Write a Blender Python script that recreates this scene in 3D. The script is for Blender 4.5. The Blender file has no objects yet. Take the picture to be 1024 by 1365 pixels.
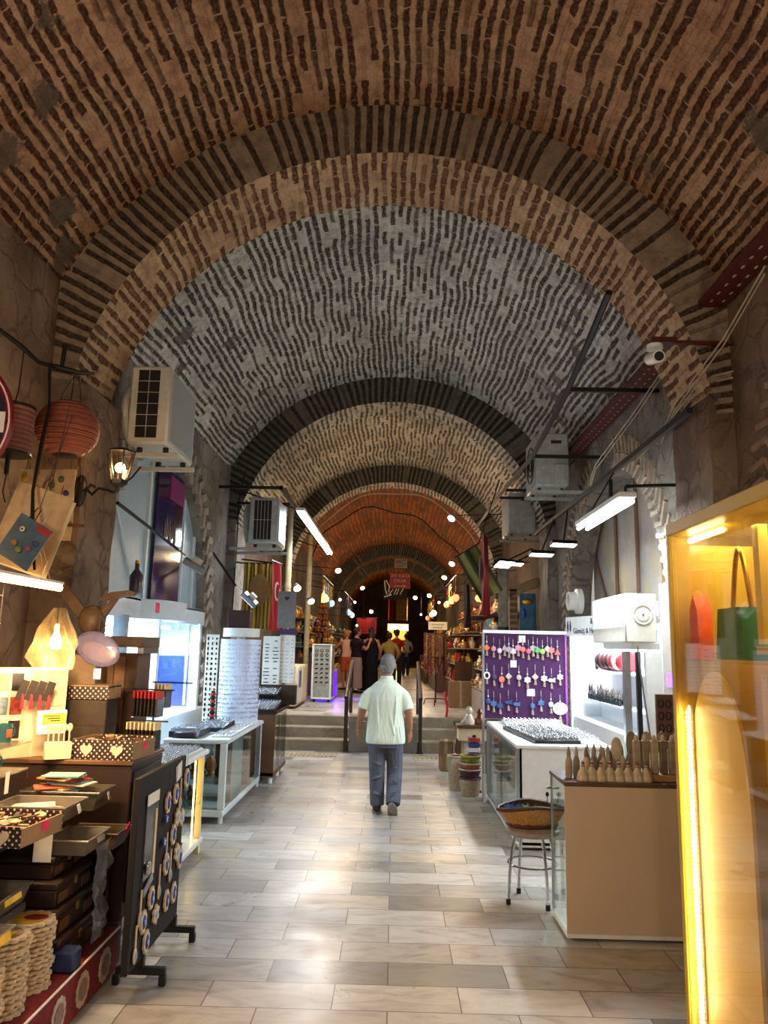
import bpy, math, random
from math import sin, cos, pi, radians, sqrt
from mathutils import Vector, Matrix, Euler, noise
random.seed(7)
R = random.Random(11)
SC = bpy.context.scene
COL = SC.collection

# ---------------------------------------------------------------- meshes
class MB:
    """collects shapes and links them as ONE mesh object"""
    def __init__(s):
        s.v, s.f, s.mi, s.uv, s.m, s.M = [], [], [], {}, 0, None
    def mat(s, i):
        s.m = i
        return s
    def at(s, loc=(0, 0, 0), rot=(0, 0, 0)):
        s.M = Matrix.Translation(loc) @ Euler(rot).to_matrix().to_4x4()
        return s
    def off(s):
        s.M = None
        return s
    def add(s, vs, fs, uvs=None):
        b = len(s.v)
        for p in vs:
            p = Vector(p)
            s.v.append(s.M @ p if s.M else p)
        for k, f in enumerate(fs):
            if uvs:
                s.uv[len(s.f)] = [uvs[i] for i in f]
            s.f.append([i + b for i in f])
            s.mi.append(s.m)
        return s
    def box(s, c, d, rot=None, bev=0.0):
        h = Vector(d) / 2
        c = Vector(c)
        Rm = Euler(rot).to_matrix() if rot else None
        if bev > 0:
            b = min(bev, h.x * .45, h.y * .45, h.z * .45)
            vs = []
            for sx in (-1, 1):
                for sy in (-1, 1):
                    for sz in (-1, 1):
                        vs += [Vector((sx * h.x, sy * (h.y - b), sz * (h.z - b))), Vector((sx * (h.x - b), sy * h.y, sz * (h.z - b))), Vector((sx * (h.x - b), sy * (h.y - b), sz * h.z))]
            ix = lambda sx, sy, sz, a: ((sx > 0) * 4 + (sy > 0) * 2 + (sz > 0)) * 3 + a
            fs = []
            for sg in (-1, 1):
                fs.append([ix(sg, -1, -1, 0), ix(sg, 1, -1, 0), ix(sg, 1, 1, 0), ix(sg, -1, 1, 0)])
                fs.append([ix(-1, sg, -1, 1), ix(1, sg, -1, 1), ix(1, sg, 1, 1), ix(-1, sg, 1, 1)])
                fs.append([ix(-1, -1, sg, 2), ix(1, -1, sg, 2), ix(1, 1, sg, 2), ix(-1, 1, sg, 2)])
                for sh in (-1, 1):
                    fs.append([ix(sg, sh, -1, 0), ix(sg, sh, -1, 1), ix(sg, sh, 1, 1), ix(sg, sh, 1, 0)])
                    fs.append([ix(sg, -1, sh, 0), ix(sg, -1, sh, 2), ix(sg, 1, sh, 2), ix(sg, 1, sh, 0)])
                    fs.append([ix(-1, sg, sh, 1), ix(-1, sg, sh, 2), ix(1, sg, sh, 2), ix(1, sg, sh, 1)])
                    for sk in (-1, 1):
                        fs.append([ix(sg, sh, sk, 0), ix(sg, sh, sk, 1), ix(sg, sh, sk, 2)])
        else:
            vs = [Vector((x * h.x, y * h.y, z * h.z)) for x in (-1, 1) for y in (-1, 1) for z in (-1, 1)]
            fs = [[0, 1, 3, 2], [4, 6, 7, 5], [0, 4, 5, 1], [2, 3, 7, 6], [0, 2, 6, 4], [1, 5, 7, 3]]
        out = []
        for f in fs:                                  # convex: turn every face outward
            n = (vs[f[1]] - vs[f[0]]).cross(vs[f[2]] - vs[f[0]])
            m = sum((vs[i] for i in f), Vector()) / len(f)
            out.append(f if n.dot(m) > 0 else f[::-1])
        vs = [(Rm @ p if Rm else p) + c for p in vs]
        return s.add(vs, out)
    def bx(s, x0, x1, y0, y1, z0, z1, bev=0.0):
        return s.box(((x0 + x1) / 2, (y0 + y1) / 2, (z0 + z1) / 2), (abs(x1 - x0), abs(y1 - y0), abs(z1 - z0)), None, bev)
    def lathe(s, prof, c=(0, 0, 0), n=20, rot=None, sx=1, sy=1):
        c = Vector(c)
        Rm = Euler(rot).to_matrix() if rot else None
        vs, fs = [], []
        for r, z in prof:
            for i in range(n):
                a = 2 * pi * i / n
                p = Vector((r * cos(a) * sx, r * sin(a) * sy, z))
                vs.append((Rm @ p if Rm else p) + c)
        for k in range(len(prof) - 1):
            for i in range(n):
                j = (i + 1) % n
                fs.append([k * n + i, k * n + j, (k + 1) * n + j, (k + 1) * n + i])
        if prof[0][0] > 1e-5: fs.append(list(range(n))[::-1])
        if prof[-1][0] > 1e-5: fs.append([(len(prof) - 1) * n + i for i in range(n)])
        return s.add(vs, fs)
    def cyl(s, p0, p1, r, r2=None, n=12):
        p0, p1 = Vector(p0), Vector(p1)
        r2 = r if r2 is None else r2
        d = (p1 - p0)
        q = d.to_track_quat('Z', 'Y')
        L = d.length
        vs = []
        for rr, z in ((r, 0), (r2, L)):
            for i in range(n):
                a = 2 * pi * i / n
                vs.append(q @ Vector((rr * cos(a), rr * sin(a), z)) + p0)
        fs = [[i, (i + 1) % n, n + (i + 1) % n, n + i] for i in range(n)]
        fs += [list(range(n))[::-1], list(range(n, 2 * n))]
        return s.add(vs, fs)
    def loft(s, rings, n=16):
        """rings: (centre, rx, ry, tilt quaternion or None): ellipses joined along a path, capped"""
        vs, fs = [], []
        for c, rx, ry, q in rings:
            for i in range(n):
                a = 2 * pi * i / n
                p = Vector((rx * cos(a), ry * sin(a), 0))
                vs.append((q @ p if q else p) + Vector(c))
        for k in range(len(rings) - 1):
            for i in range(n):
                j = (i + 1) % n
                fs.append([k * n + i, k * n + j, (k + 1) * n + j, (k + 1) * n + i])
        fs += [list(range(n))[::-1], [(len(rings) - 1) * n + i for i in range(n)]]
        return s.add(vs, fs)
    def tube(s, pts, r, n=8, closed=False):
        pts = [Vector(p) for p in pts]
        N = len(pts)
        rs = r if isinstance(r, (list, tuple)) else [r] * N
        vs, fs = [], []
        up = None
        for k, p in enumerate(pts):
            if closed: d = pts[(k + 1) % N] - pts[k - 1]
            else: d = pts[min(k + 1, N - 1)] - pts[max(k - 1, 0)]
            d.normalize()
            if up is None:
                up = d.orthogonal().normalized()
            else:
                up = (up - d * up.dot(d))
                up = up.normalized() if up.length > 1e-6 else d.orthogonal().normalized()
            w = d.cross(up)
            for i in range(n):
                a = 2 * pi * i / n
                vs.append(p + (up * cos(a) + w * sin(a)) * rs[k])
        for k in range(N if closed else N - 1):
            k2 = (k + 1) % N
            for i in range(n):
                j = (i + 1) % n
                fs.append([k * n + i, k * n + j, k2 * n + j, k2 * n + i])
        if not closed: fs += [list(range(n))[::-1], [(N - 1) * n + i for i in range(n)]]
        return s.add(vs, fs)
    def sph(s, c, r, nu=14, nv=9, rot=None):
        rx, ry, rz = (r, r, r) if not isinstance(r, (tuple, list)) else r
        c = Vector(c)
        Rm = Euler(rot).to_matrix() if rot else None
        vs, fs = [Vector((0, 0, -rz))], []
        for k in range(1, nv):
            t = -pi / 2 + pi * k / nv
            for i in range(nu):
                a = 2 * pi * i / nu
                vs.append(Vector((rx * cos(t) * cos(a), ry * cos(t) * sin(a), rz * sin(t))))
        vs.append(Vector((0, 0, rz)))
        for i in range(nu):
            j = (i + 1) % nu
            fs.append([0, 1 + j, 1 + i])
            for k in range(nv - 2):
                fs.append([1 + k * nu + i, 1 + k * nu + j, 1 + (k + 1) * nu + j, 1 + (k + 1) * nu + i])
            fs.append([1 + (nv - 2) * nu + i, 1 + (nv - 2) * nu + j, len(vs) - 1])
        return s.add([(Rm @ p if Rm else p) + c for p in vs], fs)
    def prism(s, pts, t, c=(0, 0, 0), rot=None):
        """outline in local XZ, thickness t along local Y (centred)"""
        c = Vector(c)
        Rm = Euler(rot).to_matrix() if rot else None
        n = len(pts)
        ar = sum(pts[i][0] * pts[(i + 1) % n][1] - pts[(i + 1) % n][0] * pts[i][1] for i in range(n))
        if ar < 0: pts = pts[::-1]
        vs = [Vector((x, -t / 2, z)) for x, z in pts] + [Vector((x, t / 2, z)) for x, z in pts]
        fs = [list(range(n)), list(range(n, 2 * n))[::-1]] + [[(i + 1) % n, i, n + i, n + (i + 1) % n] for i in range(n)]
        return s.add([(Rm @ p if Rm else p) + c for p in vs], fs)
    def grid(s, fn, nu, nv, uvfn=None, closed=False):
        vs, uvs, fs = [], [], []
        for i in range(nu + (0 if closed else 1)):
            for j in range(nv + 1):
                vs.append(fn(i / nu, j / nv))
                if uvfn: uvs.append(uvfn(i / nu, j / nv))
        N = nu if closed else nu + 1
        for i in range(nu):
            for j in range(nv):
                a, b = i, (i + 1) % N
                fs.append([a * (nv + 1) + j, b * (nv + 1) + j, b * (nv + 1) + j + 1, a * (nv + 1) + j + 1])
        return s.add(vs, fs, uvs if uvfn else None)
    def sheet(s, fn, nu, nv, t=0.004, axis=(0, 1, 0)):
        """a thick sheet: fn(u,v) front surface and the same pushed by t along axis"""
        a = Vector(axis) * t
        vs, fs = [], []
        W = nv + 1
        for i in range(nu + 1):
            for j in range(W):
                vs.append(Vector(fn(i / nu, j / nv)))
        n0 = len(vs)
        vs += [p + a for p in vs[:n0]]
        for i in range(nu):
            for j in range(nv):
                q = [i * W + j, (i + 1) * W + j, (i + 1) * W + j + 1, i * W + j + 1]
                fs += [q, [k + n0 for k in q[::-1]]]
        rim = [i * W for i in range(nu + 1)] + [nu * W + j for j in range(1, W)] + [i * W + nv for i in range(nu - 1, -1, -1)] + [j for j in range(nv - 1, 0, -1)]
        for k in range(len(rim)):
            a1, b1 = rim[k], rim[(k + 1) % len(rim)]
            fs.append([b1, a1, a1 + n0, b1 + n0])
        return s.add(vs, fs)
    def build(s, name, mats, parent=None, label=None, cat=None, group=None, kind=None, smooth=True, loc=None, ang=38):
        me = bpy.data.meshes.new(name)
        me.from_pydata([tuple(p) for p in s.v], [], s.f)
        mats = mats if isinstance(mats, (list, tuple)) else [mats]
        for m in mats: me.materials.append(m)
        if len(mats) > 1: me.polygons.foreach_set('material_index', s.mi)
        if s.uv:
            ul = me.uv_layers.new(name='UVMap')
            for p in me.polygons:
                u = s.uv.get(p.index)
                if u:
                    for k, li in enumerate(p.loop_indices): ul.data[li].uv = u[k]
        if smooth:
            me.polygons.foreach_set('use_smooth', [True] * len(me.polygons))
            me.set_sharp_from_angle(angle=radians(ang))
        me.update()
        o = bpy.data.objects.new(name, me)
        COL.objects.link(o)
        if parent is not None: o.parent = parent
        if loc is not None: o.location = loc
        tag(o, label, cat, group, kind)
        return o

def tag(o, label=None, cat=None, group=None, kind=None):
    if label: o['label'] = label
    if cat: o['category'] = cat
    if group: o['group'] = group
    if kind: o['kind'] = kind
    return o

def E(name, label, cat, loc=(0, 0, 0), rz=0.0, group=None, rot=None):
    o = bpy.data.objects.new(name, None)
    o.empty_display_size = .05
    COL.objects.link(o)
    o.location = loc
    o.rotation_euler = rot if rot else (0, 0, rz)
    return tag(o, label, cat, group)

KIDS = {}
def dup(root, loc, rot=(0, 0, 0), label=None, group=None, scale=None, mats=None):
    """copy of a thing with copies of its parts and sub-parts (mesh data shared)"""
    def rec(o, par):
        c = o.copy()
        COL.objects.link(c)
        c.parent = par
        for ch in list(o.children):
            rec(ch, c)
        return c
    r = root.copy()
    COL.objects.link(r)
    for ch in list(root.children): rec(ch, r)
    r.location = loc
    r.rotation_euler = rot
    if scale: r.scale = scale if isinstance(scale, (tuple, list)) else (scale,) * 3
    if label: r['label'] = label
    if group: r['group'] = group
    return r

def text(name, body, size, mat, parent, loc, rot, ext=0.002, align='CENTER', label=None):
    cu = bpy.data.curves.new(name, 'FONT')
    cu.body = body; cu.size = size; cu.extrude = ext; cu.align_x = align; cu.align_y = 'CENTER'
    cu.resolution_u = 3
    tmp = bpy.data.objects.new('text_source', cu)
    COL.objects.link(tmp)
    dg = bpy.context.evaluated_depsgraph_get(); dg.update()
    me = bpy.data.meshes.new_from_object(tmp.evaluated_get(dg))
    bpy.data.objects.remove(tmp); bpy.data.curves.remove(cu)
    me.name = name; me.materials.clear(); me.materials.append(mat)
    o = bpy.data.objects.new(name, me)
    COL.objects.link(o)
    o.parent = parent; o.location = loc; o.rotation_euler = rot
    if label: o['label'] = label
    return o

# ---------------------------------------------------------------- materials
def lin(c):
    return tuple(((x / 12.92) if x <= .04045 else ((x + .055) / 1.055) ** 2.4) for x in c)
def hx(h):
    return lin((int(h[0:2], 16) / 255, int(h[2:4], 16) / 255, int(h[4:6], 16) / 255))
class NT:
    def __init__(s, m):
        s.m = m; s.t = m.node_tree; s.n = s.t.nodes; s.l = s.t.links
        s.bsdf = s.n['Principled BSDF']
    def node(s, typ, **kw):
        n = s.n.new(typ)
        for k, v in kw.items():
            if k in n.inputs.keys(): pass
            setattr(n, k, v)
        return n
    def tc(s, out='Object', scale=(1, 1, 1), rot=(0, 0, 0)):
        t = s.n.new('ShaderNodeTexCoord'); mp = s.n.new('ShaderNodeMapping')
        mp.inputs['Scale'].default_value = scale; mp.inputs['Rotation'].default_value = rot
        s.l.new(t.outputs[out], mp.inputs[0])
        return mp.outputs[0]
    def noise(s, vec, scale, detail=4, rough=.55):
        n = s.n.new('ShaderNodeTexNoise'); n.inputs['Scale'].default_value = scale
        n.inputs['Detail'].default_value = detail; n.inputs['Roughness'].default_value = rough
        if vec is not None: s.l.new(vec, n.inputs['Vector'])
        return n
    def ramp(s, fac, stops):
        r = s.n.new('ShaderNodeValToRGB')
        el = r.color_ramp.elements
        while len(el) < len(stops): el.new(.5)
        for e, (p, c) in zip(el, stops):
            e.position = p; e.color = (*c, 1) if len(c) == 3 else c
        s.l.new(fac, r.inputs[0])
        return r.outputs[0]
    def mix(s, fac, a, b, typ='MIX'):
        m = s.n.new('ShaderNodeMix'); m.data_type = 'RGBA'; m.blend_type = typ
        if isinstance(fac, (int, float)): m.inputs[0].default_value = fac
        else: s.l.new(fac, m.inputs[0])
        for k, x in ((6, a), (7, b)):
            if isinstance(x, tuple): m.inputs[k].default_value = (*x, 1)
            else: s.l.new(x, m.inputs[k])
        return m.outputs[2]
    def math(s, op, a, b=None, c=None, clamp=False):
        m = s.n.new('ShaderNodeMath'); m.operation = op; m.use_clamp = clamp
        for k, x in enumerate((a, b, c)):
            if x is None: continue
            if isinstance(x, (int, float)): m.inputs[k].default_value = x
            else: s.l.new(x, m.inputs[k])
        return m.outputs[0]
    def bump(s, h, dist=.01, st=1.0):
        b = s.n.new('ShaderNodeBump'); b.inputs['Distance'].default_value = dist; b.inputs['Strength'].default_value = st
        s.l.new(h, b.inputs['Height']); s.l.new(b.outputs[0], s.bsdf.inputs['Normal'])
    def col(s, c): s.l.new(c, s.bsdf.inputs['Base Color'])
    def set(s, **kw):
        for k, v in kw.items(): s.bsdf.inputs[k.replace('_', ' ')].default_value = v

MATS = {}
def mat(name, c, rough=.6, metal=0.0, var=.18, scale=14, bump=0.0, spec=.4):
    """plain surface with a slight procedural mottling; c = hex"""
    if name in MATS: return MATS[name]
    m = bpy.data.materials.new(name); m.use_nodes = True
    t = NT(m); v = t.tc('Object')
    n = t.noise(v, scale, 3)
    b = hx(c)
    lo = tuple(x * (1 - var) for x in b); hi = tuple(min(1, x * (1 + var)) for x in b)
    t.col(t.ramp(n.outputs[0], [(.3, lo), (.7, hi)]))
    t.set(Roughness=rough, Metallic=metal)
    t.bsdf.inputs['Specular IOR Level'].default_value = spec
    if bump: t.bump(n.outputs[0], bump)
    MATS[name] = m
    return m
def emit(name, c, st, base=None):
    if name in MATS: return MATS[name]
    m = bpy.data.materials.new(name); m.use_nodes = True
    t = NT(m)
    t.set(Base_Color=(*hx(base or c), 1), Emission_Color=(*hx(c), 1), Emission_Strength=st, Roughness=.5)
    MATS[name] = m
    return m
def glass(name, tint='ffffff', alpha=.12, rough=.03):
    """thin pane: mostly clear with a mirror film"""
    if name in MATS: return MATS[name]
    m = bpy.data.materials.new(name); m.use_nodes = True
    t = NT(m)
    for n in list(t.n):
        if n.type == 'BSDF_PRINCIPLED': t.n.remove(n)
    out = [n for n in t.n if n.type == 'OUTPUT_MATERIAL'][0]
    tr = t.n.new('ShaderNodeBsdfTransparent'); tr.inputs[0].default_value = (*hx(tint), 1)
    gl = t.n.new('ShaderNodeBsdfGlossy'); gl.inputs['Roughness'].default_value = rough
    lw = t.n.new('ShaderNodeLayerWeight'); lw.inputs[0].default_value = .5
    fr = t.n.new('ShaderNodeMath'); fr.operation = 'POWER'; fr.inputs[1].default_value = 3.5; t.l.new(lw.outputs['Facing'], fr.inputs[0])
    ad = t.n.new('ShaderNodeMath'); ad.operation = 'MULTIPLY_ADD'; ad.use_clamp = True; ad.inputs[1].default_value = .6; ad.inputs[2].default_value = .03 + alpha * .22
    mx = t.n.new('ShaderNodeMixShader')
    t.l.new(fr.outputs[0], ad.inputs[0]); t.l.new(ad.outputs[0], mx.inputs[0])
    t.l.new(tr.outputs[0], mx.inputs[1]); t.l.new(gl.outputs[0], mx.inputs[2]); t.l.new(mx.outputs[0], out.inputs[0])
    MATS[name] = m
    return m

def cloudy(name, c, op=.3, rough=.35):
    """thin cloudy plastic: part clear, part milky, a little sheen"""
    if name in MATS: return MATS[name]
    m = bpy.data.materials.new(name); m.use_nodes = True
    t = NT(m); b = t.bsdf
    b.inputs['Base Color'].default_value = (*hx(c), 1); b.inputs['Roughness'].default_value = rough
    out = [n for n in t.n if n.type == 'OUTPUT_MATERIAL'][0]
    tr = t.n.new('ShaderNodeBsdfTransparent'); mx = t.n.new('ShaderNodeMixShader')
    n = t.noise(t.tc('Object'), 9, 4, .6)
    k = t.math('MULTIPLY', t.math('MULTIPLY_ADD', n.outputs[0], 1.2, .4), op, clamp=True)
    t.l.new(k, mx.inputs[0]); t.l.new(tr.outputs[0], mx.inputs[1]); t.l.new(b.outputs[0], mx.inputs[2]); t.l.new(mx.outputs[0], out.inputs[0])
    MATS[name] = m
    return m

def light(name, typ, loc, energy, color=(1, 1, 1), size=.1, size_y=None, rot=(0, 0, 0), spread=None):
    d = bpy.data.lights.new(name, typ)
    d.energy = energy; d.color = color
    if typ == 'AREA':
        d.size = size
        if size_y: d.shape = 'RECTANGLE'; d.size_y = size_y
        if spread: d.spread = spread
    elif typ in ('POINT', 'SPOT'):
        d.shadow_soft_size = size
        if typ == 'SPOT': d.spot_size = spread or radians(90); d.spot_blend = .6
    o = bpy.data.objects.new(name, d)
    COL.objects.link(o)
    o.location = loc; o.rotation_euler = rot
    return o
WARM = (1, .66, .34); COOL = (.84, .93, 1); MID = (1, .82, .6); YEL = (1, .9, .62)
# ---------------------------------------------------------------- camera
def camera():
    psi, p, roll = radians(.9226), radians(9.916), radians(1.2)
    fwd = Vector((-sin(psi) * cos(p), cos(psi) * cos(p), sin(p)))
    rt = Vector((cos(psi), sin(psi), 0)); up = rt.cross(fwd)
    r2 = rt * cos(roll) + up * sin(roll); u2 = -rt * sin(roll) + up * cos(roll)
    d = bpy.data.cameras.new('camera'); o = bpy.data.objects.new('camera', d)
    COL.objects.link(o)
    d.sensor_fit = 'VERTICAL'; d.sensor_height = 36; d.lens = 1025 / 1365 * 36
    d.clip_start = .05; d.clip_end = 200
    M = Matrix((r2, u2, -fwd)).transposed().to_4x4()
    M.translation = (0, 0, 1.70)
    o.matrix_world = M
    SC.camera = o
camera()
vs = SC.view_settings
vs.view_transform = 'Standard'; vs.look = 'None'; vs.gamma = 1; vs.exposure = 0.62
w = bpy.data.worlds.new('world'); SC.world = w; w.use_nodes = True
w.node_tree.nodes['Background'].inputs[0].default_value = (1, .9, .78, 1)
w.node_tree.nodes['Background'].inputs[1].default_value = .30

# ---------------------------------------------------------------- masonry materials
def vault_mat(name, mort, brick, hide=.42, rowh=.095, bw=.27, ms=.026, bump=.05, stain=None, st=.5, ax=3.0, er=2.3, cut=.40):
    m = bpy.data.materials.new(name); m.use_nodes = True
    t = NT(m)
    uv = t.tc('UV')
    n1 = t.noise(uv, 1.1, 1); n2 = t.noise(uv, 7, 4, .7)
    add = t.n.new('ShaderNodeVectorMath'); add.operation = 'MULTIPLY_ADD'
    t.l.new(n1.outputs['Color'], add.inputs[0]); add.inputs[1].default_value = (.16, .13, 0); t.l.new(uv, add.inputs[2])
    ad2 = t.n.new('ShaderNodeVectorMath'); ad2.operation = 'MULTIPLY_ADD'
    t.l.new(n2.outputs['Color'], ad2.inputs[0]); ad2.inputs[1].default_value = (.12, .020, 0); t.l.new(add.outputs[0], ad2.inputs[2])
    st3 = t.n.new('ShaderNodeMapping'); st3.inputs['Scale'].default_value = (ax, 1, 1); t.l.new(ad2.outputs[0], st3.inputs[0]); ad2 = st3
    b = t.n.new('ShaderNodeTexBrick')
    b.inputs['Scale'].default_value = 1; b.inputs['Brick Width'].default_value = bw * ax; b.inputs['Row Height'].default_value = rowh
    b.inputs['Mortar Size'].default_value = ms; b.inputs['Mortar Smooth'].default_value = 1.0
    b.inputs['Color1'].default_value = (0, 0, 0, 1); b.inputs['Color2'].default_value = (1, 1, 1, 1); b.inputs['Bias'].default_value = 0
    t.l.new(ad2.outputs[0], b.inputs['Vector'])
    rnd = t.math('MULTIPLY', b.outputs['Color'], 1.0)
    s = t.math('SUBTRACT', 1.0, b.outputs['Fac'], clamp=True)
    ero = t.noise(uv, 13, 6, .72)
    s = t.math('MULTIPLY_ADD', t.math('SUBTRACT', ero.outputs[0], .5), er, s)
    cn = t.noise(uv, 4.5, 3, .6)
    s = t.math('ADD', s, t.math('MULTIPLY', t.math('SUBTRACT', cn.outputs[0], .5), er * .55))
    s = t.math('MULTIPLY', t.math('SUBTRACT', s, cut), 2.6, clamp=True)
    patch = t.noise(uv, 1.1, 5, .65)
    keep = t.ramp(patch.outputs[0], [(hide - .1, (0, 0, 0)), (hide + .06, (1, 1, 1))])
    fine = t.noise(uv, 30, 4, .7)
    rk = t.ramp(rnd, [(.10, (.10, .10, .10)), (.28, (1, 1, 1))])
    s = t.math('MULTIPLY', s, keep); s = t.math('MULTIPLY', s, rk)
    edge = t.ramp(fine.outputs[0], [(.3, (.45, .45, .45)), (.6, (1, 1, 1))])
    s = t.math('MULTIPLY', s, edge)
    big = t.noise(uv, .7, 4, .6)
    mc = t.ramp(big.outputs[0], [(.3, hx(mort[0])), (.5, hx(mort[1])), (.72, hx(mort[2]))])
    mc = t.mix(t.math('MULTIPLY', fine.outputs[0], .45), mc, hx(mort[0]))  # noise darkening, here and below, paints relief shade into the mortar colour
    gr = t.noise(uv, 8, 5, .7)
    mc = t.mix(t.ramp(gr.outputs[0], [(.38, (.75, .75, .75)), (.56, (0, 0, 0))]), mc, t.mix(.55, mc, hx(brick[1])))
    bc = t.ramp(rnd, [(0, hx(brick[0])), (.5, hx(brick[1])), (1, hx(brick[2]))])
    c = t.mix(s, mc, bc)
    vor = t.n.new('ShaderNodeTexVoronoi'); vor.inputs['Scale'].default_value = 2.1
    t.l.new(add.outputs[0], vor.inputs['Vector'])
    if stain:
        sm = t.ramp(t.math('MULTIPLY_ADD', t.math('SUBTRACT', gr.outputs[0], .5), .7, vor.outputs['Distance']), [(.26, (1, 1, 1)), (.34, (0, 0, 0))])
        # rubble stones show through the plaster low on the haunches
        sx = t.n.new('ShaderNodeSeparateXYZ'); t.l.new(uv, sx.inputs[0])
        lo = t.math('ABSOLUTE', t.math('SUBTRACT', sx.outputs[1], 2.87 * pi / 2))
        gm = t.n.new('ShaderNodeMapRange'); gm.inputs['From Min'].default_value = 1.7; gm.inputs['From Max'].default_value = 2.25
        t.l.new(t.math('MULTIPLY_ADD', t.math('SUBTRACT', big.outputs[0], .5), 1.6, lo), gm.inputs['Value'])
        pick = t.ramp(t.math('FRACT', t.math('MULTIPLY', vor.outputs['Color'], 3.7)), [(.30, (0, 0, 0)), (.36, (1, 1, 1))])
        k = t.math('MULTIPLY', t.math('MULTIPLY', t.math('MULTIPLY', sm, gm.outputs[0]), pick), st, clamp=True)
        c = t.mix(k, c, t.mix(fine.outputs[0], hx(stain), hx('7a6c5c')))
        s = t.math('SUBTRACT', s, k, clamp=True)
    t.col(c)
    t.set(Roughness=.92); t.bsdf.inputs['Specular IOR Level'].default_value = .15
    h = t.math('SUBTRACT', t.math('MULTIPLY', fine.outputs[0], .35), t.math('MULTIPLY', s, 1.0))
    h = t.math('ADD', h, t.math('MULTIPLY', n1.outputs[0], .5))
    t.bump(h, bump)
    return m
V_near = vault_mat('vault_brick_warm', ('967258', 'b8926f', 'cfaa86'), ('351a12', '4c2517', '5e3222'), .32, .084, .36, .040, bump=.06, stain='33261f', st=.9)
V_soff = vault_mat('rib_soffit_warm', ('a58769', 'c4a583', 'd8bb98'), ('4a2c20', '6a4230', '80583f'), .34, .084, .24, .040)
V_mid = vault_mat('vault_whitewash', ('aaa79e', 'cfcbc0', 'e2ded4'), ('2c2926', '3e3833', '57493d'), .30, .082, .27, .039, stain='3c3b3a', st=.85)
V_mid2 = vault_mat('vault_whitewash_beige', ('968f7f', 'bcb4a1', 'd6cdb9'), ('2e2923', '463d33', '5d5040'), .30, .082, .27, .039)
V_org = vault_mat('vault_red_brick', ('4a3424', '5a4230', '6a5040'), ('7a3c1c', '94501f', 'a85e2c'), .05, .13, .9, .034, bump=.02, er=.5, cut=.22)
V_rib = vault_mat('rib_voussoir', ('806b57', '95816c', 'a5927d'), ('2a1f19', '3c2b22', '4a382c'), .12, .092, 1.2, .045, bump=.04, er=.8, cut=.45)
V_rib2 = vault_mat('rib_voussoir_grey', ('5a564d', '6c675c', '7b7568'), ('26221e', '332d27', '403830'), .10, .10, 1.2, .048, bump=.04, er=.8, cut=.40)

def plaster_mat(name, cols, sc=1.4, bump=.025, dark='3a2f28', dk=.55):
    m = bpy.data.materials.new(name); m.use_nodes = True
    t = NT(m); v = t.tc('Object')
    a = t.noise(v, sc, 6, .62); f = t.noise(v, 16, 5, .7); g = t.noise(v, 3.7, 4, .6)
    c = t.ramp(a.outputs[0], [(.28, hx(cols[0])), (.5, hx(cols[1])), (.7, hx(cols[2]))])
    vor = t.n.new('ShaderNodeTexVoronoi'); vor.feature = 'DISTANCE_TO_EDGE'; vor.inputs['Scale'].default_value = 3.6
    nv = t.n.new('ShaderNodeVectorMath'); nv.operation = 'MULTIPLY_ADD'
    t.l.new(a.outputs['Color'], nv.inputs[0]); nv.inputs[1].default_value = (.5, .5, .5); t.l.new(v, nv.inputs[2]); t.l.new(nv.outputs[0], vor.inputs['Vector'])
    cr = t.ramp(vor.outputs['Distance'], [(.02, (1, 1, 1)), (.09, (0, 0, 0))])
    gate = t.ramp(g.outputs[0], [(.45, (0, 0, 0)), (.6, (1, 1, 1))])
    c = t.mix(t.math('MULTIPLY', t.math('MULTIPLY', cr, gate), dk), c, hx(dark))
    c = t.mix(t.math('MULTIPLY', f.outputs[0], .4), c, hx(cols[0]))
    t.col(c); t.set(Roughness=.93); t.bsdf.inputs['Specular IOR Level'].default_value = .15
    h = t.math('ADD', t.math('MULTIPLY', f.outputs[0], .4), t.math('MULTIPLY', a.outputs[0], .8))
    h = t.math('SUBTRACT', h, t.math('MULTIPLY', cr, .25))
    t.bump(h, bump)
    return m
P_near = plaster_mat('old_plaster_brown', ('4f4036', '75614f', '8f7b66'))
P_mid = plaster_mat('old_plaster_grey', ('5c564e', '827b70', 'a09889'))
P_far = plaster_mat('old_plaster_dark', ('3a2f26', '55473a', '6a5948'))
M_brick = mat('herringbone_brick', '8a6f5a', .9, var=.3, scale=9, bump=.01)
M_brick_g = mat('chevron_brick_pale', 'a59683', .9, var=.25, scale=9, bump=.01)

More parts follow.
